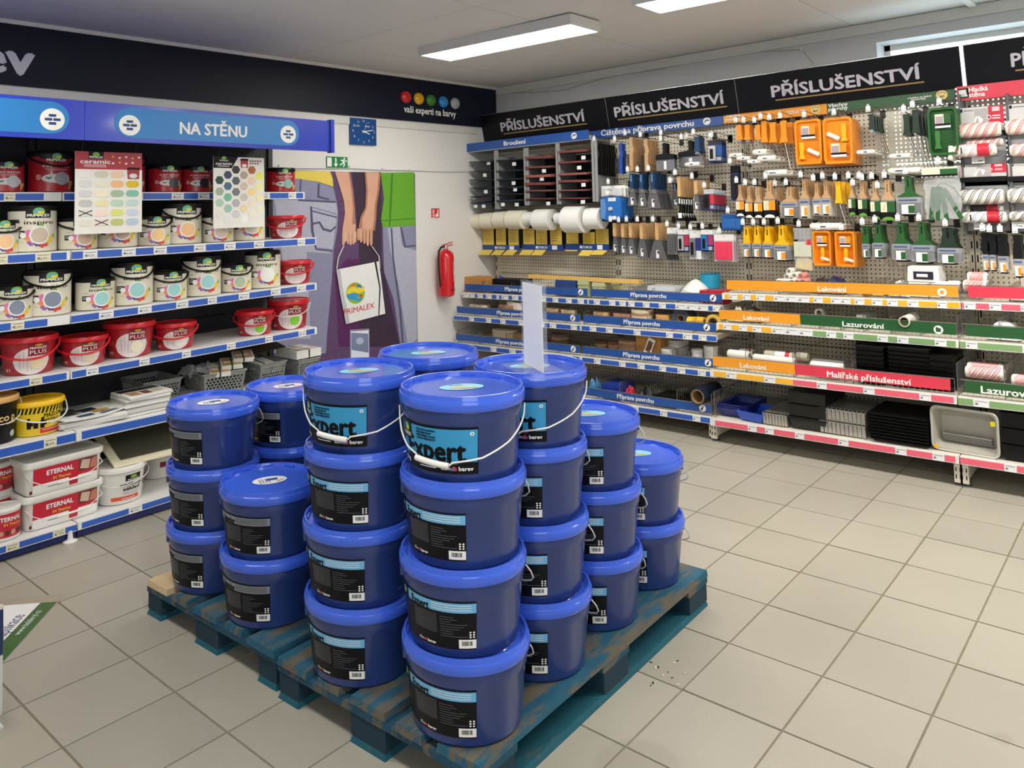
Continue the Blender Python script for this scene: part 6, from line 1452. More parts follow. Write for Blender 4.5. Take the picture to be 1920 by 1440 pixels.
def k_roller(w, h, hm='tool_orange', rw=.16, rl=.20, rr=.014, dx=.03, clear=False):
    """roller frame: handle on top, wire bent down to a sleeve lying across"""
    hw = w; hz = h; b = MB(); b.prism(sym([(hw*.30, 0), (hw*.42, -.03*hz), (hw*.34, -.3*hz), (hw*.38, -.75*hz), (hw*.52, -.95*hz), (hw*.50, -hz)]), 0, .018, hm); P = [('handle', b)]
    if clear: b = MB(); b.prism(sym([(hw*.18, -hz*.96), (hw*.22, -hz*1.05), (hw*.45, -hz*1.16)]), .002, .016, 'steel_bright'); P.append(('collar', b))
    zr = -hz-rl
    b = MB(); b.tube([(0, .009, -hz*.98), (.004, .009, -hz*1.08), (dx, .009, zr+.03), (dx+.008, .009, zr+.008), (dx-.002, .009, zr), (dx-.02, .009, zr), (dx-rw, .009, zr)], .0026, 'wire_chrome', 6); P.append(('frame', b))
    b = MB(); b.lathe([(rr*.7, dx-rw-.012), (rr, dx-rw), (rr, dx-.026), (rr*.8, dx-.018)], 14, 'fleece', ax='x', c=(0, .009, zr)); P.append(('sleeve', b))
    b = MB(); b.lathe([(rr*1.03, dx-rw+.02), (rr*1.03, dx-rw*.42)], 14, 'tag_white', ax='x', c=(0, .009, zr), cap0=False, cap1=False); b.box(dx-rw+.03, dx-rw*.55, .009-rr*1.06, .009-rr*1.0, zr-.003, zr+.003, 'print_black'); P.append(('wrapper', b)); return P
def k_tray(w, h, m='tool_orange', lab=True, roll=(.1, -.6, -30), hand=(-.25, -.62), side='tool_yellow'):
    b = MB(); W, D, r = w/2, .05, .014
    out = sym([(W*.80, 0), (W*.96, -.04*h), (W, -.12*h), (W*.98, -.9*h), (W*.88, -h)]); inn = [(x*.86, -.5*h+(z+.5*h)*.90) for x, z in out]; bot = [(x*.80, -.5*h+(z+.5*h)*.84) for x, z in out]
    n = len(out); vs = [(x, 0, z) for x, z in out]+[(x, 0, z) for x, z in inn]+[(x, D*.35+D*.5*(-z/h), z) for x, z in bot]+[(x*.97, D*.5+D*.5*(-z/h)+.004, z) for x, z in out]
    fs = []
    for i in range(n):
        j = (i+1) % n; fs += [(i, j, n+j, n+i), (n+i, n+j, 2*n+j, 2*n+i), (j, i, 3*n+i, 3*n+j)]
    fs += [tuple(2*n+i for i in range(n)), tuple(3*n+i for i in range(n-1, -1, -1))]
    b.add(vs, fs, m)
    for q in range(8): z = -h*(.48+.05*q); y = D*.35+D*.5*(-z/h); b.box(-W*.62, W*.62, y-.003, y, z-.003, z, m)
    P = [('tray', b)]
    y0 = .004
    if lab: b = MB(); lz = lab if isinstance(lab, float) else -.14; rect(b, -W*.5, W*.55, h*(lz-.24), h*lz, y0, 'tag_cream'); rect(b, W*.1, W*.55, h*(lz-.20), h*lz, y0-.0006, m); rect(b, -W*.45, W*.05, h*(lz-.20), h*(lz-.05), y0-.0006, K(176, 160, 170, .4)); rect(b, -W*.5, W*.55, h*(lz-.245), h*(lz-.20), y0-.001, 'print_black'); rect(b, -W*.5, W*.55, h*(lz-.29), h*(lz-.245), y0-.001, 'print_white'); P.append(('card', b))
    if hand: b = MB(); b.T = Matrix.Translation((hand[0]*w, .012, hand[1]*h)); b.prism(sym([(w*.07, .18*h), (w*.09, .1*h), (w*.07, -.1*h), (w*.12, -.2*h)]), 0, .02, side); P.append(('roller_handle', b))
    if roll: b = MB(); b.T = Matrix.Translation((roll[0]*w, .018, roll[1]*h)) @ Matrix.Rotation(R(roll[2]+90), 4, 'Y'); L = .30*h; b.lathe([(w*.06, -L/2), (w*.085, -L/2+.004), (w*.085, L/2-.004), (w*.06, L/2)], 14, 'fleece', ax='x'); P.append(('roller_sleeve', b))
    return P
def k_sander(w, h):
    b = MB(); b.prism(sym([(w*.36, 0), (w*.5, -.15*h), (w*.5, -.85*h), (w*.36, -h)]), 0, .02, K(40, 110, 190, .35)); P = [('pad', b)]
    b = MB(); b.prism([(-w*.5, -.1*h), (-w*.3, -.05*h), (-w*.22, -.5*h), (-w*.3, -.95*h), (-w*.5, -.9*h)], -.012, .004, K(90, 140, 200, .35)); P.append(('grip', b))
    b = MB(); b.lathe([(.016, .0), (.016, -.014), (.010, -.022)][::-1], 16, K(200, 196, 190, .5), ax='y', c=(-w*.02, 0, -.52*h)); P.append(('knob', b)); b = MB()
    for z in (-.10, -.88):
        b = MB(); b.box(-w*.14, w*.24, -.003, 0, (z-.09)*h, (z+.06)*h, 'print_white'); P.append(('clip', b))
    return P
BACK = ['', 'second', 'third', 'fourth', 'fifth', 'sixth', 'seventh', 'eighth', 'ninth']
KIND = dict(brush=k_brush, spatula=k_spatula, scraper=k_scraper, wirebrush=k_wirebrush, taping=k_taping, pack=k_pack, roller=k_roller, tray=k_tray, sander=k_sander)
def hook(s, y, z, xt, tagw=.026):
    b = MB(); b.tube([(PEG-.002, y, z-.004), (xt, y, z+.006), (xt-.008, y, z+.016)], .0026, 'wire_dark', 5); b.tube([(PEG-.002, y, z+.030), (xt-.02, y, z+.048), (xt-.024, y, z+.044)], .0018, 'wire_dark', 4); b.box(PEG-.006, PEG-.001, y-.016, y+.016, z-.012, z+.036, 'wire_dark')
    o = wpart('peg_hook', b, UNIT[s])
    b = MB(); b.box(xt-.026, xt-.0245, y-tagw/2, y+tagw/2, z+.006, z+.040, 'tag_white'); b.box(xt-.0264, xt-.026, y-tagw*.3, y+tagw*.36, z+.011, z+.014, 'tag_ink'); b.box(xt-.028, xt-.020, y-.006, y+.006, z+.040, z+.050, K(200, 202, 204, .3))
    obj('price_tag', b, o, off=tuple(UNIT[s].location))
def hang(kind, s, u0, u1, v0, v1, n, name, cat, front_lab, behind_lab, xf=-.2, dx=None, hooks=True, **kw):
    c = (u0+u1)/2; p0, p1 = at(c, v0, x=xf), at(c, v1, x=xf); h = p0.z-p1.z; w = at(u0, (v0+v1)/2, x=xf).y-at(u1, (v0+v1)/2, x=xf).y
    parts = KIND[kind](w, h, **kw); grp = behind_lab
    t = thing(name, front_lab, cat, (xf, p0.y, p0.z), RB)
    for nm, m in parts: obj(nm, m, t)
    if hooks: hook(s, p0.y, p0.z+.005, xf-.02)
    if n > 1:
        al = MB()
        for nm, m in parts:
            o = len(al.v); al.v += m.v
            for f, q in zip(m.f, m.fm): al.f.append(tuple(o+k for k in f)); al.fm.append(al.mi(m.mn[q]))
        me = al.mesh(name); step = dx or min(.034, (.0-xf)/n)
        for k in range(1, n):
            o = link(name, me, None, (xf+step*k, p0.y+random.uniform(-.002, .002), p0.z-.0016*k-.002), (0, 0, RB)); tag(o, behind_lab+', '+BACK[k]+' back', cat, grp)
    return t
BH1 = 'one of the %s hanging behind the front one'
H = hang
# -- second section, upper row
H('wirebrush', 1, 1112, 1129, 268, 328, 7, 'wire_brush', 'brush', 'black wire brush at the front of the leftmost top hook', 'black wire brush on the leftmost top hook behind its front one', hm='tool_black')
H('wirebrush', 1, 1150, 1168, 268, 326, 2, 'wire_brush', 'brush', 'blue handled wire brush with yellow card beside the black ones', 'blue handled wire brush behind the front one', hm=K(40, 76, 160, .4))
H('wirebrush', 1, 1169, 1188, 257, 322, 5, 'wire_brush', 'brush', 'pale wooden wire brush at the front of the left wooden row', 'pale wooden wire brush behind the front one in the left wooden row')
H('wirebrush', 1, 1198, 1216, 260, 322, 5, 'wire_brush', 'brush', 'pale wooden wire brush at the front of the right wooden row', 'pale wooden wire brush behind the front one in the right wooden row')
H('taping', 1, 1228, 1262, 268, 320, 2, 'taping_knife', 'scraper', 'wide taping knife with black handle, left of the two', 'wide black taping knife behind the left front one')
H('taping', 1, 1270, 1316, 263, 313, 2, 'taping_knife', 'scraper', 'wide taping knife with black handle, right one under blue rollers', 'wide black taping knife behind the right front one', xf=-.12)
H('roller', 1, 1300, 1312, 256, 284, 4, 'mini_roller', 'roller', 'mini roller with dark blue handle and white sleeve in front', 'mini roller with dark blue handle behind the front one', xf=-.22, hm='tool_blue', rw=.115, rl=.085, rr=.016, dx=.02, clear=True)
H('pack', 1, 1325, 1351, 262, 304, 3, 'roller_box', 'box', 'dark blue cardboard pack right of the blue mini rollers', 'dark blue cardboard pack behind the front one', c=(36, 58, 100), win=(196, 196, 200), top=K(40, 40, 56, .4), c2=(40, 80, 150))
# -- second section, middle row
H('pack', 1, 1124, 1170, 348, 369, 2, 'hook_pack', 'pack', 'white wire accessory pack above the blue hand sander', 'white accessory pack behind the front one', c=(226, 226, 224), win=(206, 206, 206))
H('sander', 1, 1127, 1164, 369, 413, 5, 'hand_sander', 'sander', 'blue hand sander with grey round knob', 'blue hand sander behind the front one', xf=-.22)
H('spatula', 1, 1174, 1192, 325, 386, 3, 'filling_knife', 'scraper', 'small filling knife with dark blue handle, leftmost of three sets', 'small blue handled filling knife behind the leftmost front one')
H('spatula', 1, 1192, 1211, 325, 388, 3, 'filling_knife', 'scraper', 'medium filling knife with dark blue handle, middle of three sets', 'medium blue handled filling knife behind the middle front one')
H('spatula', 1, 1208, 1236, 323, 391, 6, 'filling_knife', 'scraper', 'wide filling knife with dark blue handle, rightmost of three sets', 'wide blue handled filling knife behind the rightmost front one')
H('spatula', 1, 1255, 1275, 342, 386, 1, 'smoothing_blade', 'scraper', 'dark rounded smoothing blade left of the long scrapers', '', xf=-.06, hm='tool_black', hl=.25)
H('scraper', 1, 1264, 1280, 331, 413, 6, 'long_scraper', 'scraper', 'long scraper with wooden handle and black shaft, front of row', 'long wooden handled scraper with black shaft behind the front one')
H('spatula', 1, 1297, 1310, 338, 394, 6, 'wood_scraper', 'scraper', 'narrow scraper with light wooden handle beside the blister packs', 'narrow wooden handled scraper behind the front one beside packs', hm='wood_tool')
H('pack', 1, 1317, 1336, 355, 394, 8, 'blade_pack', 'pack', 'white and navy blade pack with red spot, front of long row', 'white and navy blade pack with red spot behind the front one', c=(70, 80, 120), win=(30, 30, 34), top=K(206, 208, 214, .4), c2=(206, 60, 80))
H('pack', 2, 1367, 1382, 310, 376, 2, 'cutter_pack', 'pack', 'dark blue pack with black top hanging left of the brushes', 'dark blue pack behind the front one left of the brushes', c=(34, 54, 110), win=(24, 28, 40), top='print_black')
H('pack', 2, 1350, 1391, 402, 432, 1, 'mask_pack', 'pack', 'flat blue pack with white print above the red cloth pack', '', c=(34, 90, 160), win=(44, 100, 170), top=K(34, 90, 160, .4))
# -- second section, lower row
for k, (u0, u1, v0, v1, n, d) in enumerate(((1145, 1157, 418, 473, 3, 'narrowest'), (1160, 1173, 419, 476, 4, 'second narrowest'), (1172, 1190, 418, 478, 5, 'middle sized'), (1191, 1212, 418, 483, 6, 'second widest'), (1214, 1247, 418, 487, 6, 'widest'))):
    H('spatula', 1, u0, u1, v0, v1, n, 'putty_knife', 'scraper', '%s putty knife with wooden handle in the lower row' % d, '%s wooden handled putty knife behind its front one' % d, hm='wood_tool', hw=.026)
H('pack', 1, 1248, 1266, 427, 477, 2, 'clear_pack', 'pack', 'clear pack of small grey blades right of the putty knives', 'clear pack of grey blades behind the front one', c=(150, 150, 146), win=(90, 90, 92))
H('pack', 1, 1268, 1289, 431, 473, 4, 'cutter_pack', 'pack', 'cutter knife pack with red stripe, leftmost of three', 'cutter knife pack behind the leftmost front one', c=(36, 48, 92), win=(170, 172, 176), c2=(190, 50, 80))
H('pack', 1, 1290, 1311, 433, 486, 4, 'cutter_pack', 'pack', 'tall white cutter knife pack, middle of three', 'tall white cutter knife pack behind the middle front one', c=(226, 226, 228), win=(120, 120, 126), c2=(50, 50, 120))
H('pack', 1, 1312, 1334, 431, 472, 4, 'cutter_pack', 'pack', 'cutter knife pack with blue window, rightmost of three', 'cutter knife pack behind the rightmost front one', c=(40, 56, 110), win=(40, 120, 190), c2=(170, 60, 110))
H('pack', 1, 1336, 1373, 440, 491, 3, 'cloth_pack', 'pack', 'bright red cloth pack in clear bag', 'red cloth pack behind the front one', c=(200, 196, 204), win=(228, 64, 92))
# -- third section, orange row
for k, (u0, u1, d) in enumerate(((1379, 1391, 'left'), (1394, 1406, 'middle'), (1414, 1426, 'right'))):
    H('roller', 2, u0, u1, 234, 262, 3, 'mini_roller', 'roller', 'mini roller with amber handle and white sleeve, %s of three' % d, 'mini roller with amber handle behind the %s front one' % d, hm='tool_orange', rw=.10, rl=.10+.02*k, rr=.014, dx=.03, clear=True)
for k, (u0, u1, v0, d, rw, rl, dx) in enumerate(((1425, 1438, 227, 'left', .10, .06, .05), (1441, 1455, 229, 'middle', .13, .10, .08), (1461, 1475, 226, 'right', .16, .19, .10))):
    H('roller', 2, u0, u1, v0, 267, 3, 'paint_roller', 'roller', 'paint roller with bright orange handle and white sleeve, %s of three' % d, 'paint roller with bright orange handle behind the %s front one' % d, hm='tool_orange', rw=rw, rl=rl, rr=.020, dx=dx)
H('tray', 2, 1488, 1538, 224, 308, 4, 'paint_tray', 'paint tray', 'orange paint tray set with upper label, left of the pair', 'orange paint tray set behind the left front one', hand=(-.28, -.68), roll=(.16, -.74, -62))
H('tray', 2, 1541, 1596, 220, 307, 5, 'paint_tray', 'paint tray', 'orange paint tray set with lower label, right of the pair', 'orange paint tray set behind the right front one', lab=-.56, hand=(.2, -.32), roll=(-.18, -.40, -62))
H('roller', 2, 1627, 1638, 214, 243, 5, 'mini_roller', 'roller', 'mini roller with dark green handle beside the orange trays', 'mini roller with dark green handle behind the front one', hm='tool_dkgreen', rw=.11, rl=.13, rr=.014, dx=.05, clear=True)
H('roller', 2, 1691, 1706, 214, 254, 2, 'paint_roller', 'roller', 'paint roller with black-green handle, left of the two green hooks', 'paint roller with black-green handle behind the left front one', hm='tool_dkgreen', rw=.12, rl=.115, rr=.015, dx=.06)
H('roller', 2, 1708, 1722, 206, 250, 4, 'paint_roller', 'roller', 'long wired paint roller with green handle, right green hook', 'long wired paint roller with green handle behind the front one', hm='tool_dkgreen', rw=.18, rl=.21, rr=.018, dx=.08)
H('tray', 2, 1737, 1793, 201, 291, 3, 'paint_tray', 'paint tray', 'large dark green paint tray set beside the red header', 'dark green paint tray set behind the front one', m='tool_green', hand=(-.20, -.66), roll=(.2, -.96, 5), side=K(60, 120, 60, .35))
# -- third section, middle row
for u0, u1, v0, v1, n, d in ((1379, 1394, 346, 405, 4, 'leftmost'), (1396, 1410, 350, 408, 3, 'second'), (1413, 1428, 350, 408, 3, 'third'), (1430, 1452, 338, 408, 2, 'widest, fourth')):
    H('brush', 2, u0, u1, v0, v1, n, 'paint_brush', 'brush', 'wooden paint brush in orange card sleeve, %s in the middle row' % d, 'wooden brush in orange card sleeve behind the %s front one' % d, card='orange')
H('brush', 2, 1452, 1465, 352, 402, 3, 'paint_brush', 'brush', 'small wooden paint brush between sleeved and wide brushes', 'small wooden paint brush behind the small front one', xf=-.12, br='bristle')
H('brush', 2, 1463, 1495, 350, 408, 4, 'wall_brush', 'brush', 'wide wooden wall brush with silver ferrule', 'wide wooden wall brush behind the front one', br='bristle_dark')
H('brush', 2, 1497, 1516, 336, 410, 7, 'flat_brush', 'brush', 'flat wooden brush at the front of the longest brush row', 'flat wooden brush in the longest row behind its front one', br='bristle')
H('brush', 2, 1522, 1538, 342, 404, 5, 'flat_brush', 'brush', 'narrow flat wooden brush with pale bristles', 'narrow flat wooden brush with pale bristles behind the front one')
H('brush', 2, 1538, 1556, 338, 405, 5, 'flat_brush', 'brush', 'broad flat wooden brush with pale bristles beside the orange roller', 'broad flat wooden brush with pale bristles behind the front one')
H('roller', 2, 1564, 1577, 340, 381, 4, 'paint_roller', 'roller', 'paint roller with bright yellow-orange handle and cream sleeve, middle row', 'paint roller with yellow-orange handle behind the front one', hm='tool_yellow', rw=.20, rl=.14, rr=.022, dx=.09)
for u0, u1, v0, v1, n, d in ((1589, 1602, 338, 403, 2, 'leftmost'), (1607, 1624, 338, 405, 3, 'second'), (1630, 1648, 339, 411, 2, 'third'), (1649, 1676, 337, 413, 2, 'widest')):
    H('brush', 2, u0, u1, v0, v1, n, 'paint_brush', 'brush', 'wooden paint brush in green card sleeve, %s of four' % d, 'wooden brush in green card sleeve behind the %s front one' % d, card='green')
H('brush', 2, 1679, 1724, 330, 402, 3, 'wall_brush', 'brush', 'wide brush with green handle in clear cover, middle row', 'wide green handled brush behind the middle row front one', hm='tool_green', br='bristle_dark', hl=.55)
# -- third section, lower row
for u0, u1, v0, v1, n, d in ((1391, 1406, 424, 480, 5, 'leftmost'), (1410, 1426, 424, 480, 4, 'second'), (1429, 1447, 424, 481, 5, 'third'), (1450, 1478, 422, 486, 6, 'widest')):
    H('brush', 2, u0, u1, v0, v1, n, 'yellow_brush', 'brush', 'paint brush with yellow handle, %s in the lower row' % d, 'yellow handled paint brush behind the %s front one' % d, hm='tool_yellow', hl=.58, hw=.034, br='bristle_dark')
H('tray', 2, 1522, 1556, 433, 498, 3, 'mini_tray', 'paint tray', 'small orange mini tray set, left of the lower pair', 'small orange mini tray set behind the left lower one', hand=(0, -.66), roll=(.15, -.82, -72))
H('tray', 2, 1564, 1601, 434, 500, 5, 'mini_tray', 'paint tray', 'small orange mini tray set, right of the lower pair', 'small orange mini tray set behind the right lower one', hand=(0, -.66), roll=(.15, -.82, -72))
for u0, u1, v0, v1, n, d in ((1615, 1628, 424, 481, 3, 'leftmost'), (1634, 1656, 420, 481, 4, 'second'), (1671, 1704, 417, 486, 4, 'third'), (1707, 1747, 417, 490, 5, 'widest')):
    H('brush', 2, u0, u1, v0, v1, n, 'green_brush', 'brush', 'paint brush with green handle, %s in the lower row' % d, 'green handled paint brush behind the %s lower row front one' % d, hm='tool_green', hl=.58, hw=.032, br='bristle_dark')
H('brush', 2, 1756, 1796, 427, 492, 4, 'green_brush', 'brush', 'very dark green wide brush at the right end of the lower row', 'very dark green wide brush behind the right end front one', hm='tool_dkgreen', hl=.58, hw=.06, br='bristle_dark')
# -- fourth section, lower row
for u0, u1, v0, v1, n, d in ((1840, 1851, 436, 502, 3, 'leftmost'), (1853, 1864, 438, 502, 3, 'second'), (1869, 1887, 438, 506, 3, 'third'), (1896, 1916, 440, 513, 3, 'rightmost')):
    H('brush', 3, u0, u1, v0, v1, n, 'black_brush', 'brush', 'paint brush with black handle under the rollers, %s of four' % d, 'black handled paint brush behind the %s front one' % d, hm='tool_black', hl=.62, hw=.036, br='bristle', card=None, cover=True)
# -- bags
def bag(s, u0, u1, v0, v1, label, build, xf=-.2, name='clear_bag'):
    c = (u0+u1)/2; p0, p1 = at(c, v0, x=xf), at(c, v1, x=xf); h = p0.z-p1.z; w = at(u0, (v0+v1)/2, x=xf).y-at(u1, (v0+v1)/2, x=xf).y
    t = thing(name, label, 'bag', (xf, p0.y, p0.z), RB); build(t, w, h)
    b = MB(); n = 9; vs = []; fs = []
    for sgn in (-1, 1):
        for i in range(n):
            for j in range(n): vs.append(((-.5+i/(n-1))*w*(1-.12*math.sin(j*1.1)**2), .02+sgn*(.004+.026*math.sin(math.pi*i/(n-1))*math.sin(math.pi*min(1, j/(n-1)*1.1)))+.004*math.sin(i*2.3+j*1.9), -h*j/(n-1)))
    for q in (0, n*n):
        for i in range(n-1):
            for j in range(n-1): f = (q+i*n+j, q+(i+1)*n+j, q+(i+1)*n+j+1, q+i*n+j+1); fs.append(f if q else f[::-1])
    b.add(vs, fs, 'clear_bag'); obj('film', b, t); hook(s, p0.y, p0.z+.006, xf-.02)
def in1(t, w, h):
    b = MB(); rect(b, -w*.48, w*.45, -h*.15, -h*.02, -.016, 'tag_cream'); rect(b, 0, w*.45, -h*.15, -h*.05, -.0166, 'tool_green'); rect(b, -w*.48, w*.45, -h*.19, -h*.15, -.0166, 'print_black'); obj('card', b, t)
    for k, (x, a) in enumerate(((-.28, 6), (-.14, 2), (.02, -8), (.26, -26))):
        b = MB(); b.T = Matrix.Translation((x*w, .02, -h*.72)) @ Matrix.Rotation(R(a), 4, 'Y'); b.prism(sym([(.010, .10), (.013, .06), (.011, -.06), (.009, -.09)]), -.008, .008, 'tool_green'); obj('roller_handle', b, t)
    b = MB(); b.tube([(-.05, .02, -h*.45), (.0, .02, -h*.3), (.06, .02, -h*.42), (.09, .02, -h*.6)], .003, 'wire_chrome', 6); obj('roller_frame', b, t)
bag(2, 1727, 1799, 312, 411, 'crumpled clear bag with four green handled rollers', in1)
def in2(t, w, h):
    b = MB(); rect(b, -w*.42, w*.42, -h*.68, -h*.30, .0, K(206, 208, 180, .4)); rect(b, -w*.42, w*.3, -h*.32, -h*.27, -.0006, 'print_black'); rect(b, w*.15, w*.42, -h*.4, -h*.27, -.0012, K(206, 50, 60, .4)); obj('leaflet', b, t)
    b = MB(); b.T = Matrix.Translation((.01, .012, -h*.68)) @ Matrix.Rotation(R(10), 4, 'Y'); b.prism(sym([(.016, 0), (.05, -.02), (.055, -.08)]), 0, .02, 'bristle'); obj('brush_head', b, t)
bag(2, 1484, 1522, 428, 506, 'clear bag with leaflet and brush head beside the mini trays', in2)
# odd hooks without goods
for s, u, v in ((1, 1241, 247), (1, 1279, 255), (1, 1336, 250), (2, 1600, 340), (2, 1617, 330), (1, 1258, 336), (2, 1646, 345)):
    p = at(u, v, x=-.22); hook(s, p.y, p.z-.03, -.21)
# ================================================================== goods in the wire baskets
def spot(s, l, u0, u1, v0, back=.07):
    ln = (L12 if s < 2 else L34)[l]; x = ln.x+back
    p0, p1 = at(u0, v0, x=x), at(u1, v0, x=x); y = (p0.y+p1.y)/2; w = p0.y-p1.y; z = ln.z(y)+.006
    return x, y, z, w, max(.012, (p0.z+p1.z)/2-z)
def gbox(s, l, u0, u1, v0, label, name, cat, m, d=.14, back=.07, band=None, group=None, n=1, lid=None):
    x, y, z, w, h = spot(s, l, u0, u1, v0, back)
    t = thing(name, label, cat, (x, y, z), RB, group)
    for k in range(n):
        b = MB(); z0, z1 = h*k/n+.0006, h*(k+1)/n-.0006; e = .004
        b.hexa([(-w/2, 0, z0), (w/2, 0, z0), (w/2, d, z0), (-w/2, d, z0), (-w/2+e, e, z1), (w/2-e, e, z1), (w/2-e, d-e, z1), (-w/2+e, d-e, z1)], m); obj('body' if n == 1 else 'layer', b, t)
    if band: b = MB(); rect(b, -w*.3, w*.32, h*.58, h*.84, -.0016, band); rect(b, -w*.2, w*.15, h*.66, h*.76, -.0022, 'print_white'); obj('print', b, t)
    return t
def gpad(s, l, u0, u1, v0, label, m, name='sanding_pad', cat='sanding pad', back=.09, d=.09, n=3, tilt=0, group='sanding pads in the baskets', curve=.006):
    x, y, z, w, h = spot(s, l, u0, u1, v0, back); th = min(.02, h/n)
    t = thing(name, label, cat, (x, y, z), RB+R(tilt), group)
    for k in range(n):
        b = MB(); N = 16; P = [(w/2*(abs(math.cos(2*math.pi*q/N))**.6)*(1 if math.cos(2*math.pi*q/N) > 0 else -1), d/2+d/2*(abs(math.sin(2*math.pi*q/N))**.6)*(1 if math.sin(2*math.pi*q/N) > 0 else -1)) for q in range(N)]
        z0, z1 = h-th*(n-k), h-th*(n-k-1)-.001; z0 = 0 if k == 0 else z0
        f = lambda a, zz: zz+curve*(2*a/w)**2
        b.add([(a, c, f(a, z0) if k else 0) for a, c in P]+[(a, c, f(a, z1)) for a, c in P], [tuple(range(N-1, -1, -1)), tuple(range(N, 2*N))]+[(q, (q+1) % N, N+(q+1) % N, N+q) for q in range(N)], m if k % 2 == 0 or n < 3 else K(176, 136, 96, .8)); obj('pad', b, t)
def gtub(s, l, u0, u1, v0, label, m, back=.09, name='plastic_tub', cat='tub', group='white tubs in the basket', rings=0, taper=.94):
    x, y, z, w, h = spot(s, l, u0, u1, v0, back); r = w/2
    t = thing(name, label, cat, (x+r, y, z), 0, group); b = MB()
    if rings: b.lathe([(r*taper, 0)]+[(r*(taper+(1-taper)*q/rings)*(1 if i else .975), h*q/rings) for q in range(1, rings+1) for i in (0, 1)]+[(r*.93, h), (r*.9, h*.9)], 28, m); obj('bucket', b, t)
    else: b.lathe([(r*taper, 0), (r*.97, h*.78)], 26, m); obj('body', b, t); b = MB(); b.lathe([(r*.98, h*.76), (r, h*.78), (r, h*.97), (r*.95, h), (r*.2, h*.99)], 26, 'plastic_white'); obj('lid', b, t)
def gring(s, l, u0, u1, v0, label, m, back=.10, ax='y', L=.05, name='tape_roll', core=.62, group='tape rolls', tilt=0):
    x, y, z, w, h = spot(s, l, u0, u1, v0, back); r = w/2
    t = thing(name, label, 'tape', (x+r, y, max(z+h-r, z+r)), 0, group); t.rotation_euler = (0, R(tilt), 0)
    b = MB(); b.lathe([(r*core, -L/2), (r, -L/2), (r, L/2), (r*core, L/2), (r*core, -L/2)], 26, m, ax='x' if ax == 'x' else 'y', cap0=False, cap1=False); obj('roll', b, t)
    b = MB(); b.lathe([(r*core*.86, -L/2-.001), (r*core, -L/2-.001), (r*core, L/2+.001), (r*core*.86, L/2+.001), (r*core*.86, -L/2-.001)], 20, K(150, 120, 80, .7), ax='x' if ax == 'x' else 'y', cap0=False, cap1=False); obj('core', b, t)
def gsleeve(s, l, u0, u1, v0, label, back=.08, r=.022, m='fleece', name='roller_sleeve', band=None, stripe=None, group='roller sleeves in the baskets', dz=0, rz=0, L=None):
    x, y, z, w, h = spot(s, l, u0, u1, v0, back); w = L or w
    t = thing(name, label, 'roller sleeve', (x+r, y, max(z+h-r, z+r)+dz), RB+R(rz), group)
    b = MB(); b.lathe([(r*.55, -w/2+.004), (r*.8, -w/2), (r, -w/2+.008), (r, w/2-.008), (r*.8, w/2), (r*.55, w/2-.004)], 18, m, ax='x'); obj('sleeve', b, t)
    b = MB(); b.lathe([(r*.5, -w/2-.001), (r*.5, w/2+.001)], 12, K(120, 112, 100, .6), ax='x'); obj('core', b, t)
    if band: b = MB(); b.lathe([(r*1.02, -w*.12), (r*1.02, w*.34)], 18, band, ax='x', cap0=False, cap1=False); b.lathe([(r*1.03, w*.2), (r*1.03, w*.34)], 18, K(196, 44, 64, .4), ax='x', cap0=False, cap1=False); obj('wrapper', b, t)
    if stripe: stripes(t, r, w, stripe)
def stripes(t, r, L, m, n=6, pitch=.07):
    b = MB()
    for q in range(n):
        for dd in (0, .009, .016):
            c = -L/2+L*(q+.3)/n+dd; P = []
            for k in range(9):
                a = R(-100+25*k); xx = c+.035*(k-4)/4
                if abs(xx) < L/2-.012: P.append((xx, -r*1.012*math.cos(a), r*1.012*math.sin(a)))
            if len(P) > 2: b.tube(P, .0016 if dd else .0022, m, 4)
    obj('stripes', b, t)
def gheap(s, l, u0, u1, v0, label, m, name, cat, back=.08, d=.16, seed=1, rough=.5):
    """soft crumpled pile"""
    x, y, z, w, h = spot(s, l, u0, u1, v0, back); rs = random.Random(seed); n = 9
    t = thing(name, label, cat, (x, y, z), RB); b = MB(); vs = []
    for i in range(n):
        for j in range(n):
            a, c = 2*i/(n-1)-1, 2*j/(n-1)-1; env = max(0, 1-max(abs(a), abs(c))**2.5)
            vs.append((a*w/2, d/2+c*d/2, h*env*(1-rough*rs.random())))
    b.add(vs, [(i*n+j, (i+1)*n+j, (i+1)*n+j+1, i*n+j+1) for i in range(n-1) for j in range(n-1)], m); b.add([(-w/2, 0, 0), (w/2, 0, 0), (w/2, d, 0), (-w/2, d, 0)], [(3, 2, 1, 0)], m); obj('heap', b, t)
    return t
# first section
gbox(0, 0, 867, 911, 520, 'low brown cardboard box at the left end of the top basket shelf', 'cardboard_box', 'box', 'carton', .16, .05)
gheap(0, 0, 915, 946, 509, 'crumpled dark blue work gloves beside the brown box', K(26, 58, 140, .7), 'work_gloves', 'gloves', .06, .12, 3, .6)
gbox(0, 0, 922, 978, 524, 'row of flat black packs below the blue gloves', 'flat_pack', 'pack', 'tool_black', .14, .05)
x, y, z, w, h = spot(0, 0, 990, 1198, 522, .06)
t = thing('wooden_lath', 'long thin yellow wooden lath lying across the basket shelf tops', 'lath', (x, y, z), RB); b = MB(); b.hexa([(-w/2, 0, h-.016), (w/2, 0, h-.022), (w/2, .05, h-.022), (-w/2, .05, h-.016), (-w/2, 0, h+.012), (w/2, 0, h+.004), (w/2, .05, h+.004), (-w/2, .05, h+.012)], K(226, 182, 100, .55)); obj('lath', b, t)
gbox(0, 0, 1040, 1079, 525, 'dark blue cardboard box under the wooden lath', 'cardboard_box', 'box', K(34, 66, 130, .5), .16, .05, n=2)
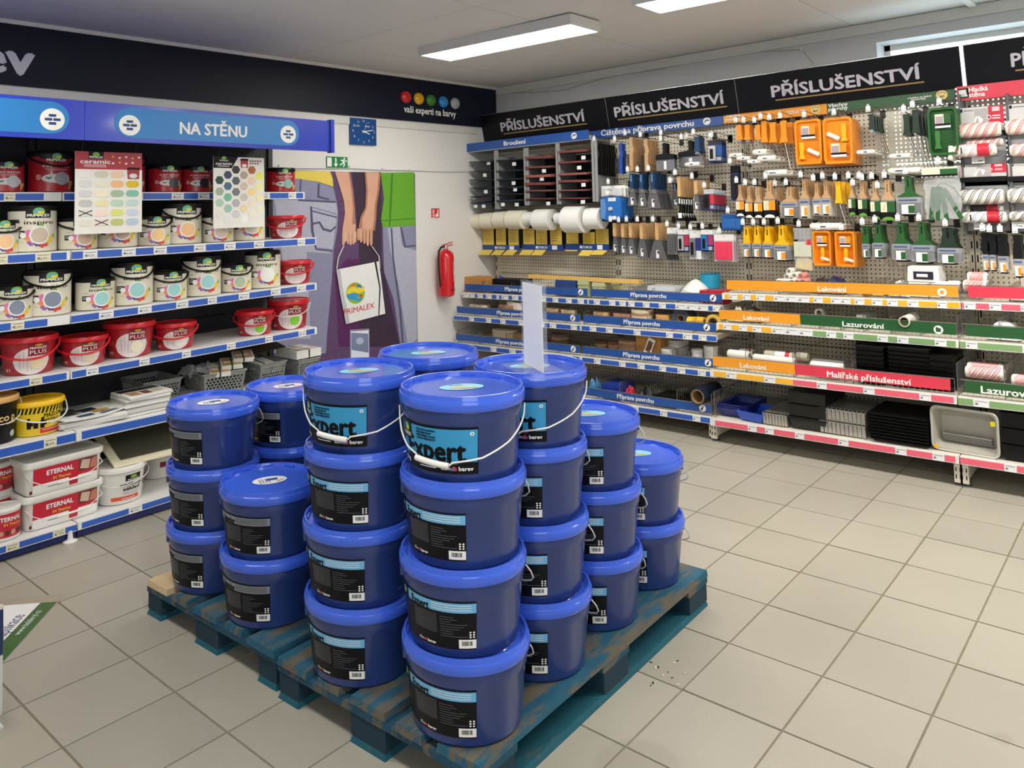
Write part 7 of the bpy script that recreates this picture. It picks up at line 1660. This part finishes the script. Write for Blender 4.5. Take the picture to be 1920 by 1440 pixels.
gbox(0, 0, 1082, 1103, 524, 'pale green stacked felt slabs right of the blue box', 'felt_slab', 'slab', K(176, 178, 130, .8), .2, .05, n=3)
gbox(1, 0, 1109, 1134, 528, 'pale green stacked slabs under the lath end', 'felt_slab', 'slab', K(186, 186, 140, .8), .2, .06, n=3)
gpad(0, 1, 878, 909, 573, 'flat beige sanding pads at the left end of the second basket shelf', K(222, 206, 180, .8), tilt=6)
gpad(0, 1, 932, 964, 573, 'stack of brown sanding pads under a white one', K(146, 112, 88, .9), n=4); gpad(0, 1, 944, 975, 566, 'white curved sanding pad lying on the brown stack', K(232, 224, 208, .8), n=2, tilt=-8, back=.10, curve=-.006)
gpad(0, 1, 1022, 1042, 580, 'thin tan sanding pads right of the price stand', K(206, 176, 136, .8)); gpad(0, 1, 1048, 1072, 583, 'thin tan sticks beside the tan sanding pads', K(214, 184, 140, .8), n=2)
gpad(0, 2, 893, 922, 625, 'grey-brown sanding pads low in the third basket', K(120, 100, 84, .9)); gpad(0, 2, 919, 960, 620, 'wide cream sanding pads on the third basket shelf', K(226, 208, 180, .8), n=2); gpad(0, 2, 960, 980, 626, 'tan sanding pads beside the price stand, third shelf', K(176, 140, 110, .8))
gpad(0, 2, 1030, 1056, 628, 'dark brown sanding pads at the right end of the third shelf', K(110, 92, 78, .9))
gheap(0, 3, 1060, 1085, 712, 'blue masks half hidden behind the bucket tower', K(40, 110, 180, .5), 'dust_masks', 'mask', .06, .12, 6)
# second section
gbox(1, 0, 1186, 1222, 540, 'grey blister packs lying in the first basket', 'blister_pack', 'pack', K(120, 122, 124, .4), .15, .05, n=2); gbox(1, 0, 1213, 1264, 537, 'white and clear packs lying left of the respirator', 'blister_pack', 'pack', K(206, 210, 212, .3), .14, .05, n=3)
x, y, z, w, h = spot(1, 0, 1266, 1327, 525, .06)
t = thing('dust_mask_bag', 'large white moulded dust mask rising above the first basket', 'mask', (x, y, z), RB); b = MB(); N = 10; vs = []
for i in range(N):
    for j in range(N):
        a, c = 2*i/(N-1)-1, 2*j/(N-1)-1; vs.append((a*w/2, .08+c*.08*(1-.3*a*a), h*max(0, 1-.75*abs(a+.1)**1.6)*max(0, 1-.6*c*c)))
b.add(vs, [(i*N+j, (i+1)*N+j, (i+1)*N+j+1, i*N+j+1) for i in range(N-1) for j in range(N-1)], 'plastic_white'); obj('shell', b, t)
b = MB(); b.tube([(-w*.3, .02, h*.55), (0, .0, h*.42), (w*.45, .02, h*.32)], .004, 'print_white', 5); obj('seam', b, t)
gtub(1, 0, 1305, 1340, 515, 'stack of ribbed turquoise buckets behind the dust mask', K(30, 150, 186, .4), .17, 'turquoise_bucket', 'bucket', None, rings=6, taper=.9)
gbox(1, 0, 1310, 1356, 545, 'flat bright red pack at the right end of the first basket', 'red_pack', 'pack', 'plastic_red', .12, .04)
gpad(1, 1, 1109, 1136, 587, 'rounded tan sanding pads left of centre, second shelf', K(206, 166, 116, .8), n=2); gpad(1, 1, 1146, 1178, 590, 'reddish tan sanding pads beside the sandwich sponge', K(190, 140, 110, .8), n=2); gpad(1, 1, 1181, 1217, 583, 'curled brown and white sponge pad', K(224, 206, 184, .8), n=3, tilt=5, curve=.012); gpad(1, 1, 1226, 1250, 592, 'rounded orange-tan sponge beside the grey tape', K(214, 164, 96, .8), n=2)
gring(1, 1, 1257, 1290, 586, 'thick dark grey roll standing in the second basket', K(70, 76, 88, .4), .09, 'x', .10, core=.42); gring(1, 1, 1285, 1303, 595, 'yellow tape roll lying on its side, left', 'tool_yellow', .06, 'y', .06); gring(1, 1, 1301, 1317, 595, 'yellow tape roll lying on its side, right', K(222, 168, 20, .4), .06, 'y', .06); gring(1, 1, 1318, 1347, 594, 'pale yellow masking tape ring facing the aisle', K(232, 190, 90, .4), .06, 'x', .05, core=.66)
gpad(1, 2, 1112, 1134, 640, 'very dark brown sanding pads, third basket', K(96, 74, 60, .9)); gpad(1, 2, 1137, 1157, 642, 'dark brown sanding pads, third basket', K(126, 88, 66, .9)); gpad(1, 2, 1158, 1190, 641, 'light brown curved sanding pad on pale ones', K(196, 154, 120, .8), tilt=8)
gbox(1, 2, 1191, 1238, 631, 'tall brown carton in the third basket', 'cardboard_box', 'box', 'carton', .16, .08)
x, y, z, w, h = spot(1, 2, 1190, 1228, 634, .055); t = thing('leaflet_pack', 'white framed leaflet pack leaning on the brown carton', 'pack', (x, y, z+.02), RB); b = MB(); b.T = Matrix.Rotation(R(24), 4, 'Y'); b.box(-.028, .028, 0, .003, 0, h*.95, 'print_white'); rect(b, -.018, .018, h*.3, h*.82, -.0006, K(120, 84, 52, .6)); rect(b, .006, .026, .005, h*.32, -.001, K(40, 56, 110, .4)); obj('card', b, t)
gtub(1, 2, 1242, 1279, 639, 'large white tub at the back of the third basket', 'plastic_white', .15); gtub(1, 2, 1233, 1260, 655, 'small white tub in front of the large one', 'plastic_white', .04); gtub(1, 2, 1292, 1312, 656, 'small white tub right of the divider', 'plastic_white', .05); gtub(1, 2, 1314, 1339, 650, 'wide white tub at the right end of the third basket', 'plastic_white', .06)
gheap(1, 3, 1096, 1119, 702, 'blue and clear dust masks beside the bucket tower', K(60, 130, 180, .4), 'dust_masks', 'mask', .07, .14, 8, .7); gbox(1, 3, 1127, 1161, 721, 'flat royal blue box in the lowest basket', 'blue_box', 'box', K(30, 56, 150, .35), .2, .04)
gheap(1, 3, 1167, 1184, 721, 'red and black gloves in the lowest basket', K(196, 40, 60, .5), 'work_gloves', 'gloves', .05, .08, 4); gheap(1, 3, 1184, 1218, 724, 'tangle of black tools with pale straps', K(26, 26, 28, .4), 'tool_heap', 'tools', .05, .16, 5, .8); gbox(1, 3, 1224, 1266, 744, 'flat black box in the lowest basket', 'black_box', 'box', 'tool_black', .2, .04)
gring(1, 3, 1303, 1331, 724, 'dark blue pipe-like roll lying end on in the lowest basket', K(24, 34, 56, .35), .05, 'x', .24, name='dark_roll', core=.84, group=None)
# third section
for k, (u, v, bk, c) in enumerate(((1482, 502, .16, 0), (1478, 512, .12, 0), (1492, 510, .12, 0), (1504, 511, .13, 1), (1488, 522, .06, 0), (1498, 523, .05, 1), (1508, 522, .06, 1))):
    gsleeve(2, 0, u-8, u+8, v, 'short cream roller sleeve of the heap, %s' % ['topmost', 'left of the middle layer', 'middle one', 'red cored one on the right', 'front left', 'red cored front one', 'front right red cored'][k], bk, .020, 'fleece' if not c else K(228, 150, 140, .8), rz=90, L=.1, group='short roller sleeves in the heap')
gsleeve(2, 0, 1455, 1486, 523, 'long cream roller lying left of the heap', .05, .016); 
gheap(2, 0, 1520, 1548, 516, 'dark plastic wrapped pads behind the short sleeves', K(44, 40, 44, .35), 'wrapped_pads', 'pack', .12, .14, 11); gheap(2, 0, 1538, 1582, 516, 'dark blue plastic bag in the orange basket', K(44, 46, 84, .3), 'plastic_bag', 'bag', .10, .14, 12, .4)
gbox(2, 0, 1614, 1626, 536, 'small yellow pack at the front of the orange basket', 'yellow_pack', 'pack', 'tool_yellow', .1, .04); gheap(2, 0, 1632, 1655, 530, 'pale brown bristle heap in the orange basket', K(206, 176, 120, .9), 'bristle_heap', 'brush', .08, .12, 13); gheap(2, 0, 1663, 1702, 524, 'white folded covers in the orange basket', K(232, 232, 230, .5), 'folded_cover', 'cover', .06, .14, 14, .3)
gbox(2, 0, 1700, 1760, 500, 'stack of white film-wrapped boxes rising above the orange basket', 'white_box', 'box', 'paper_white', .16, .09, band=K(40, 36, 56, .4), n=2)
gsleeve(2, 0, 1752, 1776, 528, 'plump wrapped roller left of the section post', .05, .026); gsleeve(2, 0, 1774, 1799, 527, 'plump wrapped roller touching the section post', .05, .028)
gheap(2, 1, 1362, 1392, 572, 'cream crumpled brushes in dark film, left', K(206, 196, 160, .6), 'wrapped_brushes', 'brush', .06, .14, 21, .7); gheap(2, 1, 1388, 1424, 574, 'dark film wrapped brushes beside the cream ones', K(70, 64, 48, .4), 'wrapped_brushes', 'brush', .07, .14, 22, .7)
gring(2, 1, 1526, 1544, 578, 'clear tape roll standing in the green basket', K(150, 152, 148, .3), .10, 'x', .05); gbox(2, 1, 1604, 1624, 590, 'pale flat pack deep in the green basket', 'flat_pack', 'pack', K(190, 196, 186, .4), .2, .12)
gring(2, 1, 1691, 1712, 590, 'white tube lying end on in the green basket', 'plastic_white', .07, 'x', .20, name='white_tube', core=.86, group=None)
gsleeve(2, 2, 1362, 1402, 658, 'cream roller sleeve in the leftmost compartment of the orange-red shelf', .10, .026); gsleeve(2, 2, 1384, 1410, 655, 'wrapped roller sleeve behind the leftmost one', .17, .022, 'paper_white', band='tag_white'); gsleeve(2, 2, 1410, 1488, 668, 'long cream roller sleeve in the second compartment', .06, .022); gsleeve(2, 2, 1431, 1488, 659, 'wrapped grey-beige roller sleeve behind the long cream one', .14, .026, K(196, 190, 170, .8), band='tag_white')
for k in range(4): gsleeve(2, 2, 1514+2*k, 1582, 690-5*k, 'pale wrapped roller sleeve in the third compartment, %s' % ['front one', 'second from front', 'third from front', 'rearmost'][k], .04+.05*k, .020, 'paper_white')
gsleeve(2, 2, 1490, 1512, 662, 'beige roller end right of the second divider', .12, .024, K(176, 168, 148, .8))
def tray_stack(s, l, u0, u1, v0, label, m, n, d=.26, back=.03, name='tray_stack', flare=.9, group=None, clear=False):
    x, y, z, w, h = spot(s, l, u0, u1, v0, back); hs = h/n*1.0
    t = thing(name, label, 'paint tray', (x, y, z), RB, group)
    for k in range(n):
        b = MB(); z0 = hs*k; q = flare if k == 0 or n < 3 else .985; hh = hs
        b.hexa([(-w/2*q, d*(1-q)*.5+.004, z0), (w/2*q, d*(1-q)*.5+.004, z0), (w/2*q, d-d*(1-q)*.5, z0), (-w/2*q, d-d*(1-q)*.5, z0), (-w/2, 0, z0+hh*.80), (w/2, 0, z0+hh*.80), (w/2, d, z0+hh*.80), (-w/2, d, z0+hh*.80)], m)
        b.box(-w/2-.003, w/2+.003, -.003, d+.003, z0+hh*.80, z0+hh*.94, m)
        if k == n-1: b.v = b.v
        obj('tray', b, t)
    return t
def ribbed(s, l, u0, u1, v0, label, nr, rows=2, d=.26, back=.03):
    x, y, z, w, h = spot(s, l, u0, u1, v0, back); t = thing('foil_tray_stack', label, 'paint tray', (x, y, z), RB)
    for r_ in range(rows):
        b = MB(); z0, z1 = h*r_/rows, h*(r_+1)/rows-.002; b.box(-w/2*.94, w/2*.94, .006, d, z0, z1*.98, 'foil')
        for k in range(nr):
            xx = -w/2+w*(k+.5)/nr; q = w/nr*.38; b.hexa([(xx-q, .002, z0), (xx+q, .002, z0), (xx+q, .02, z0), (xx-q, .02, z0), (xx-q, -.008, z1), (xx+q, -.008, z1), (xx+q, .02, z1), (xx-q, .02, z1)], 'foil')
        b.box(-w/2, w/2, -.010, d, z1-.004, z1, 'foil'); obj('trays', b, t)
tray_stack(2, 2, 1604, 1655, 650, 'front stack of black trays in the red-signed compartment', 'tray_black', 8, .2, .04); tray_stack(2, 2, 1604, 1656, 637, 'rear stack of black trays in the red-signed compartment', 'tray_black', 7, .12, .26); tray_stack(2, 2, 1664, 1740, 653, 'wide stack of thin black trays right of the first', 'tray_black', 9, .26, .05); tray_stack(2, 2, 1742, 1786, 668, 'narrow stack of black trays at the end of the red sign', 'tray_black', 6, .26, .05)
def open_tray(label, u0, u1, v0, back, m, d=.22, n=1, rz=0, h=None):
    x, y, z, w, hh = spot(2, 3, u0, u1, v0, back); h = h or hh; t = thing('blue_tray', label, 'paint tray', (x, y, z), RB+R(rz), 'blue trays on the bottom shelf')
    for k in range(n):
        b = MB(); e = .82; zz = k*.012; o = [(-w/2, 0), (w/2, 0), (w/2, d), (-w/2, d)]; i_ = [(a*.93, d/2+(c-d/2)*.93) for a, c in o]; bo = [(a*e, d/2+(c-d/2)*e) for a, c in o]
        vs = [(a, c, h+zz) for a, c in o]+[(a, c, h+zz) for a, c in i_]+[(a*.96, d/2+(c-d/2)*.96, .006+zz) for a, c in bo]+[(a, c, zz) for a, c in bo]
        fs = []
        for q in range(4): r_ = (q+1) % 4; fs += [(q, r_, 4+r_, 4+q), (4+q, 4+r_, 8+r_, 8+q), (r_, q, 12+q, 12+r_)]
        b.add(vs, fs+[(8, 9, 10, 11), (15, 14, 13, 12)], m); obj('tray', b, t)
open_tray('stacked dark blue trays at the left end of the bottom shelf', 1343, 1400, 765, .06, K(30, 40, 120, .3), .30, 3, 0, .05); open_tray('single bright blue tray in front of the dark ones', 1378, 1430, 775, .02, K(40, 84, 200, .3), .24, 1, -8, .055)
ribbed(2, 3, 1430, 1476, 775, 'ribbed foil tray stack, narrow one beside the blue trays', 8, 1, .34)
t = tray_stack(2, 3, 1478, 1546, 735, 'tall stack of black paint buckets between the foil stacks', K(12, 12, 13, .3), 3, .34, .02, 'bucket_stack', .92)
ribbed(2, 3, 1536, 1622, 768, 'ribbed foil tray stack, wide one right of the black buckets', 11, 2, .30)
tray_stack(2, 3, 1630, 1738, 780, 'broad stack of black paint trays on the bottom shelf', 'tray_black', 9, .30, .01)
x, y, z, w, h = spot(2, 3, 1744, 1870, 768, .03)
t = thing('clear_tray', 'large clear plastic tray standing upright at the section post', 'paint tray', (x, y, z), RB-R(3)); b = MB(); W = w/2; r_ = .03
def rr_(W, z0, z1, r, n=4): return [(cx+r*math.cos(R(a0+90*k/n)), cz+r*math.sin(R(a0+90*k/n))) for cx, cz, a0 in ((W-r, z1-r, 0), (-W+r, z1-r, 90), (-W+r, z0+r, 180), (W-r, z0+r, 270)) for k in range(n+1)]
o = rr_(W, 0, h, r_); i_ = rr_(W*.94, h*.05, h*.95, r_*.9); bk = rr_(W*.84, h*.12, h*.86, r_*.8); n = len(o)
b.add([(a, 0, c) for a, c in o]+[(a, 0, c) for a, c in i_]+[(a, .09, c) for a, c in bk], sum([[((q+1) % n, q, n+q, n+(q+1) % n), (n+(q+1) % n, n+q, 2*n+q, 2*n+(q+1) % n)] for q in range(n)], [])+[tuple(2*n+q for q in range(n-1, -1, -1))], K(176, 172, 160, .25)); obj('tray', b, t)
b = MB(); b.tube([(a, 0, c) for a, c in o], .005, K(190, 190, 180, .2), 6, True)
for k in range(5): b.box(-W*.75, W*.72, .07-.006*k, .088, h*(.16+.04*k), h*(.18+.04*k), K(160, 158, 150, .25))
obj('rim', b, t)
b = MB(); b.box(-W*.94, -W*.80, -.008, -.004, h*.03, h*.10, 'tool_yellow'); obj('sticker', b, t); b = MB(); b.box(W*.80, W*.93, -.008, -.004, h*.72, h*.82, K(214, 206, 30, .4)); obj('sticker', b, t)
# fourth section
tray_stack(3, 3, 1876, 1990, 777, 'black paint tray stack cut by the right picture edge', 'tray_black', 3, .30, .02, flare=.95)
gsleeve(3, 2, 1808, 1882, 690, 'pink striped roller sleeve pack, front one behind the dark green board', .05, .030, 'fleece', stripe=K(206, 90, 110, .7), group='pink striped roller packs'); gsleeve(3, 2, 1812, 1880, 682, 'pink striped roller sleeve pack, rear one', .12, .028, 'fleece', stripe=K(206, 90, 110, .7), group='pink striped roller packs'); gsleeve(3, 2, 1895, 1960, 706, 'pink striped roller sleeve right of the grey divider', .05, .030, 'fleece', stripe=K(206, 90, 110, .7), group='pink striped roller packs')
gheap(3, 1, 1846, 1912, 602, 'flat white folded sheet pack above the green board', K(234, 232, 228, .5), 'folded_sheet', 'cover', .06, .16, 31, .15)
gsleeve(3, 0, 1804, 1848, 526, 'film wrapped red-marked roller pack, lower', .05, .030, 'fleece', stripe=K(220, 110, 110, .7), group='film wrapped rollers'); gsleeve(3, 0, 1812, 1850, 511, 'film wrapped red-marked roller pack, upper', .08, .028, 'fleece', stripe=K(220, 110, 110, .7), group='film wrapped rollers'); gheap(3, 0, 1890, 1935, 537, 'white rags in the red-signed basket at the right edge', K(228, 226, 220, .6), 'rags', 'cloth', .06, .12, 33, .3)

# ------------------------------------------------------------------ roller display under the red header
XR4 = -.10
dsp = thing('roller_display', 'black roller display with printed cards below the red header', 'display', (0, -4.1, 1.5))
for k, (u0, u1, va, vb, x0, x1) in enumerate(((1794, 1885, 204, 250, 0, 1), (1885, 1990, 197, 240, 0, 1), (1799, 1889, 310, 333, 0, 1), (1889, 1990, 308, 331, 0, 1))):
    a, c = at(u0, va, x=XR4), at(u1, vb+(-8 if k < 2 else -2), x=XR4); zt = a.z; zb = at(u0, vb, x=XR4).z; W = a.y-c.y-.004; H = zt-zb
    b = MB(); b.box(XR4, XR4+.004, c.y+.004, a.y, zb, zt, K(206, 204, 202, .4)); fn = lambda p, q: (XR4-.0006, a.y-p, zb+q); f2 = lambda p, q: (XR4-.0012, a.y-p, zb+q)
    b.flat([(W*.68, 0+H*.28), (W, H*.28), (W, H), (W*.68, H)], fn, K(206, 34, 62, .4)); b.flat([(W*.38, 0), (W*.68, 0), (W*.68, H*.92), (W*.38, H*.92)], fn, K(178, 172, 170, .5)); b.flat([(W*.28, H*.04), (W*.42, H*.7), (W*.45, H*.66), (W*.34, H*.06)], f2, 'tag_white'); b.flat([(W*.42, H*.7), (W*.56, H*.5), (W*.5, H*.1), (W*.46, H*.5)], f2, 'tag_white')
    b.flat([(W*.07, H*.82), (W*.12, H*.82), (W*.12, H*.96), (W*.07, H*.96)], f2, 'print_black'); b.flat([(W*.14, H*.86), (W*.36, H*.86), (W*.36, H*.9), (W*.14, H*.9)], f2, 'tag_ink')
    b.ell(W*.69, H*.55, H*.09, H*.09, f2, PW, 12); b.ell(W*.69, H*.55, H*.06, H*.06, lambda p, q: (XR4-.0018, a.y-p, zb+q), K(206, 34, 62, .4), 12)
    for q in range(2): b.flat([(W*.76, H*(.58-.1*q)), (W*.93, H*(.58-.1*q)), (W*.93, H*(.62-.1*q)), (W*.76, H*(.62-.1*q))], f2, PW)
    b.flat([(W*.76, H*.78), (W*.92, H*.78), (W*.92, H*.95), (W*.76, H*.95)], f2, K(236, 200, 206, .4))
    for q in range(9): b.flat([(W*.005, H*(.05+.1*q)), (W*.025, H*(.05+.1*q)), (W*.025, H*(.1+.1*q)), (W*.005, H*(.1+.1*q))], f2, K(206, 60, 80, .4))
    wpart('printed_card', b, dsp)
    b = MB(); zz = zb; b.box(XR4-.012, XR4+.14, c.y+.004, a.y, zz-.028, zz-.002, 'print_black'); wpart('ledge', b, dsp)
    b = MB(); b.box(XR4+.02, XR4+.03, c.y+.004, a.y, zz-.30, zz-.028, K(150, 150, 150, .4)); wpart('back_plate', b, dsp)
for u, va, vb in ((1796, 160, 440), (1886, 158, 430)):
    a, c = at(u, va, x=XR4), at(u, vb, x=XR4); b = MB(); b.box(XR4-.004, XR4+.14, a.y-.006, a.y+.004, c.z, a.z-.05, K(90, 92, 96, .4)); wpart('side_post', b, dsp)
for u0, u1, v in ((1797, 1885, 288), (1800, 1888, 416), (1888, 1990, 286), (1890, 1990, 410)):
    a, c = at(u0, v, x=XR4), at(u1, v-2, x=XR4); b = MB()
    for dz in (0, .03): b.tube([(XR4-.02, a.y, a.z+dz), (XR4-.02, c.y+.006, a.z+dz)], .003, 'wire_chrome', 5)
    for q in range(12): yy = a.y+(c.y-a.y)*q/11.5; b.tube([(XR4-.02, yy, a.z), (XR4+.10, yy, a.z-.004)], .002, 'wire_dark', 4)
    wpart('wire_cradle', b, dsp)
for u, v in ((1834, 300), (1838, 424), (1910, 422)):
    a = at(u, v, x=XR4-.03); b = MB(); b.box(XR4-.03, XR4-.028, a.y-.032, a.y+.032, a.z-.018, a.z+.018, 'tag_white'); b.box(XR4-.0306, XR4-.030, a.y-.02, a.y-.0, a.z-.008, a.z-.002, 'tag_ink'); wpart('price_tag', b, dsp)
for k, (u0, u1, va, vb, st, d, bk) in enumerate(((1794, 1878, 230, 257, K(214, 84, 92, .7), 'plump red striped roller on top of the left column, upper tier', .0), (1885, 1985, 222, 250, K(214, 84, 92, .7), 'plump red striped roller at the right picture edge, upper tier', 0), (1812, 1882, 258, 276, K(214, 84, 92, .7), 'red striped roller in shadow behind the wrapped one', .05), (1787, 1867, 270, 293, K(214, 84, 92, .7), 'red striped roller in printed wrapper jutting left, upper tier', -.05), (1893, 1985, 268, 291, K(214, 84, 92, .7), 'lower red striped roller at the right picture edge', -.03), (1799, 1882, 355, 383, K(80, 62, 60, .7), 'plump black striped roller on top of the left column, lower tier', 0), (1889, 1985, 352, 380, K(80, 62, 60, .7), 'plump black striped roller at the right picture edge, lower tier', 0), (1808, 1882, 384, 398, K(80, 62, 60, .7), 'black striped roller with dark wrapper between two others', .05), (1804, 1887, 397, 418, K(80, 62, 60, .7), 'lowest black striped roller with red label', -.03), (1893, 1985, 396, 414, K(80, 62, 60, .7), 'lowest black striped roller at the right picture edge', -.02))):
    x = XR4-.03+bk; p0, p1 = at(u0, (va+vb)/2, x=x), at(u1, (va+vb)/2, x=x); L = p0.y-p1.y; r = (at(u0, va, x=x).z-at(u0, vb, x=x).z)/2
    t = thing('paint_roller_sleeve', d, 'roller sleeve', (x+r*.4, (p0.y+p1.y)/2, (p0.z+p1.z)/2), RB, 'striped roller sleeves on the display')
    b = MB(); b.lathe([(r*.5, -L/2+.01), (r*.75, -L/2), (r*.95, -L/2+.012), (r, -L/2+.03), (r, L/2-.03), (r*.95, L/2-.012), (r*.75, L/2), (r*.5, L/2-.01)], 20, 'fleece', ax='x'); obj('sleeve', b, t); stripes(t, r, L, st, 5)
    if k in (3, 7, 8):
        b = MB(); rw = r*1.03; b.lathe([(rw, -L*.34), (rw, L*.36)], 20, 'tag_white' if k == 3 else K(60, 58, 60, .4) if k == 7 else 'tag_white', ax='x', cap0=False, cap1=False); b.lathe([(rw*1.01, L*.08), (rw*1.01, L*.36)], 20, K(214, 40, 60, .4), ax='x', cap0=False, cap1=False)
        b.box(-L*.30, -L*.27, -rw*1.02, -rw*.9, -r*.5, r*.5, 'print_black'); obj('wrapper', b, t)
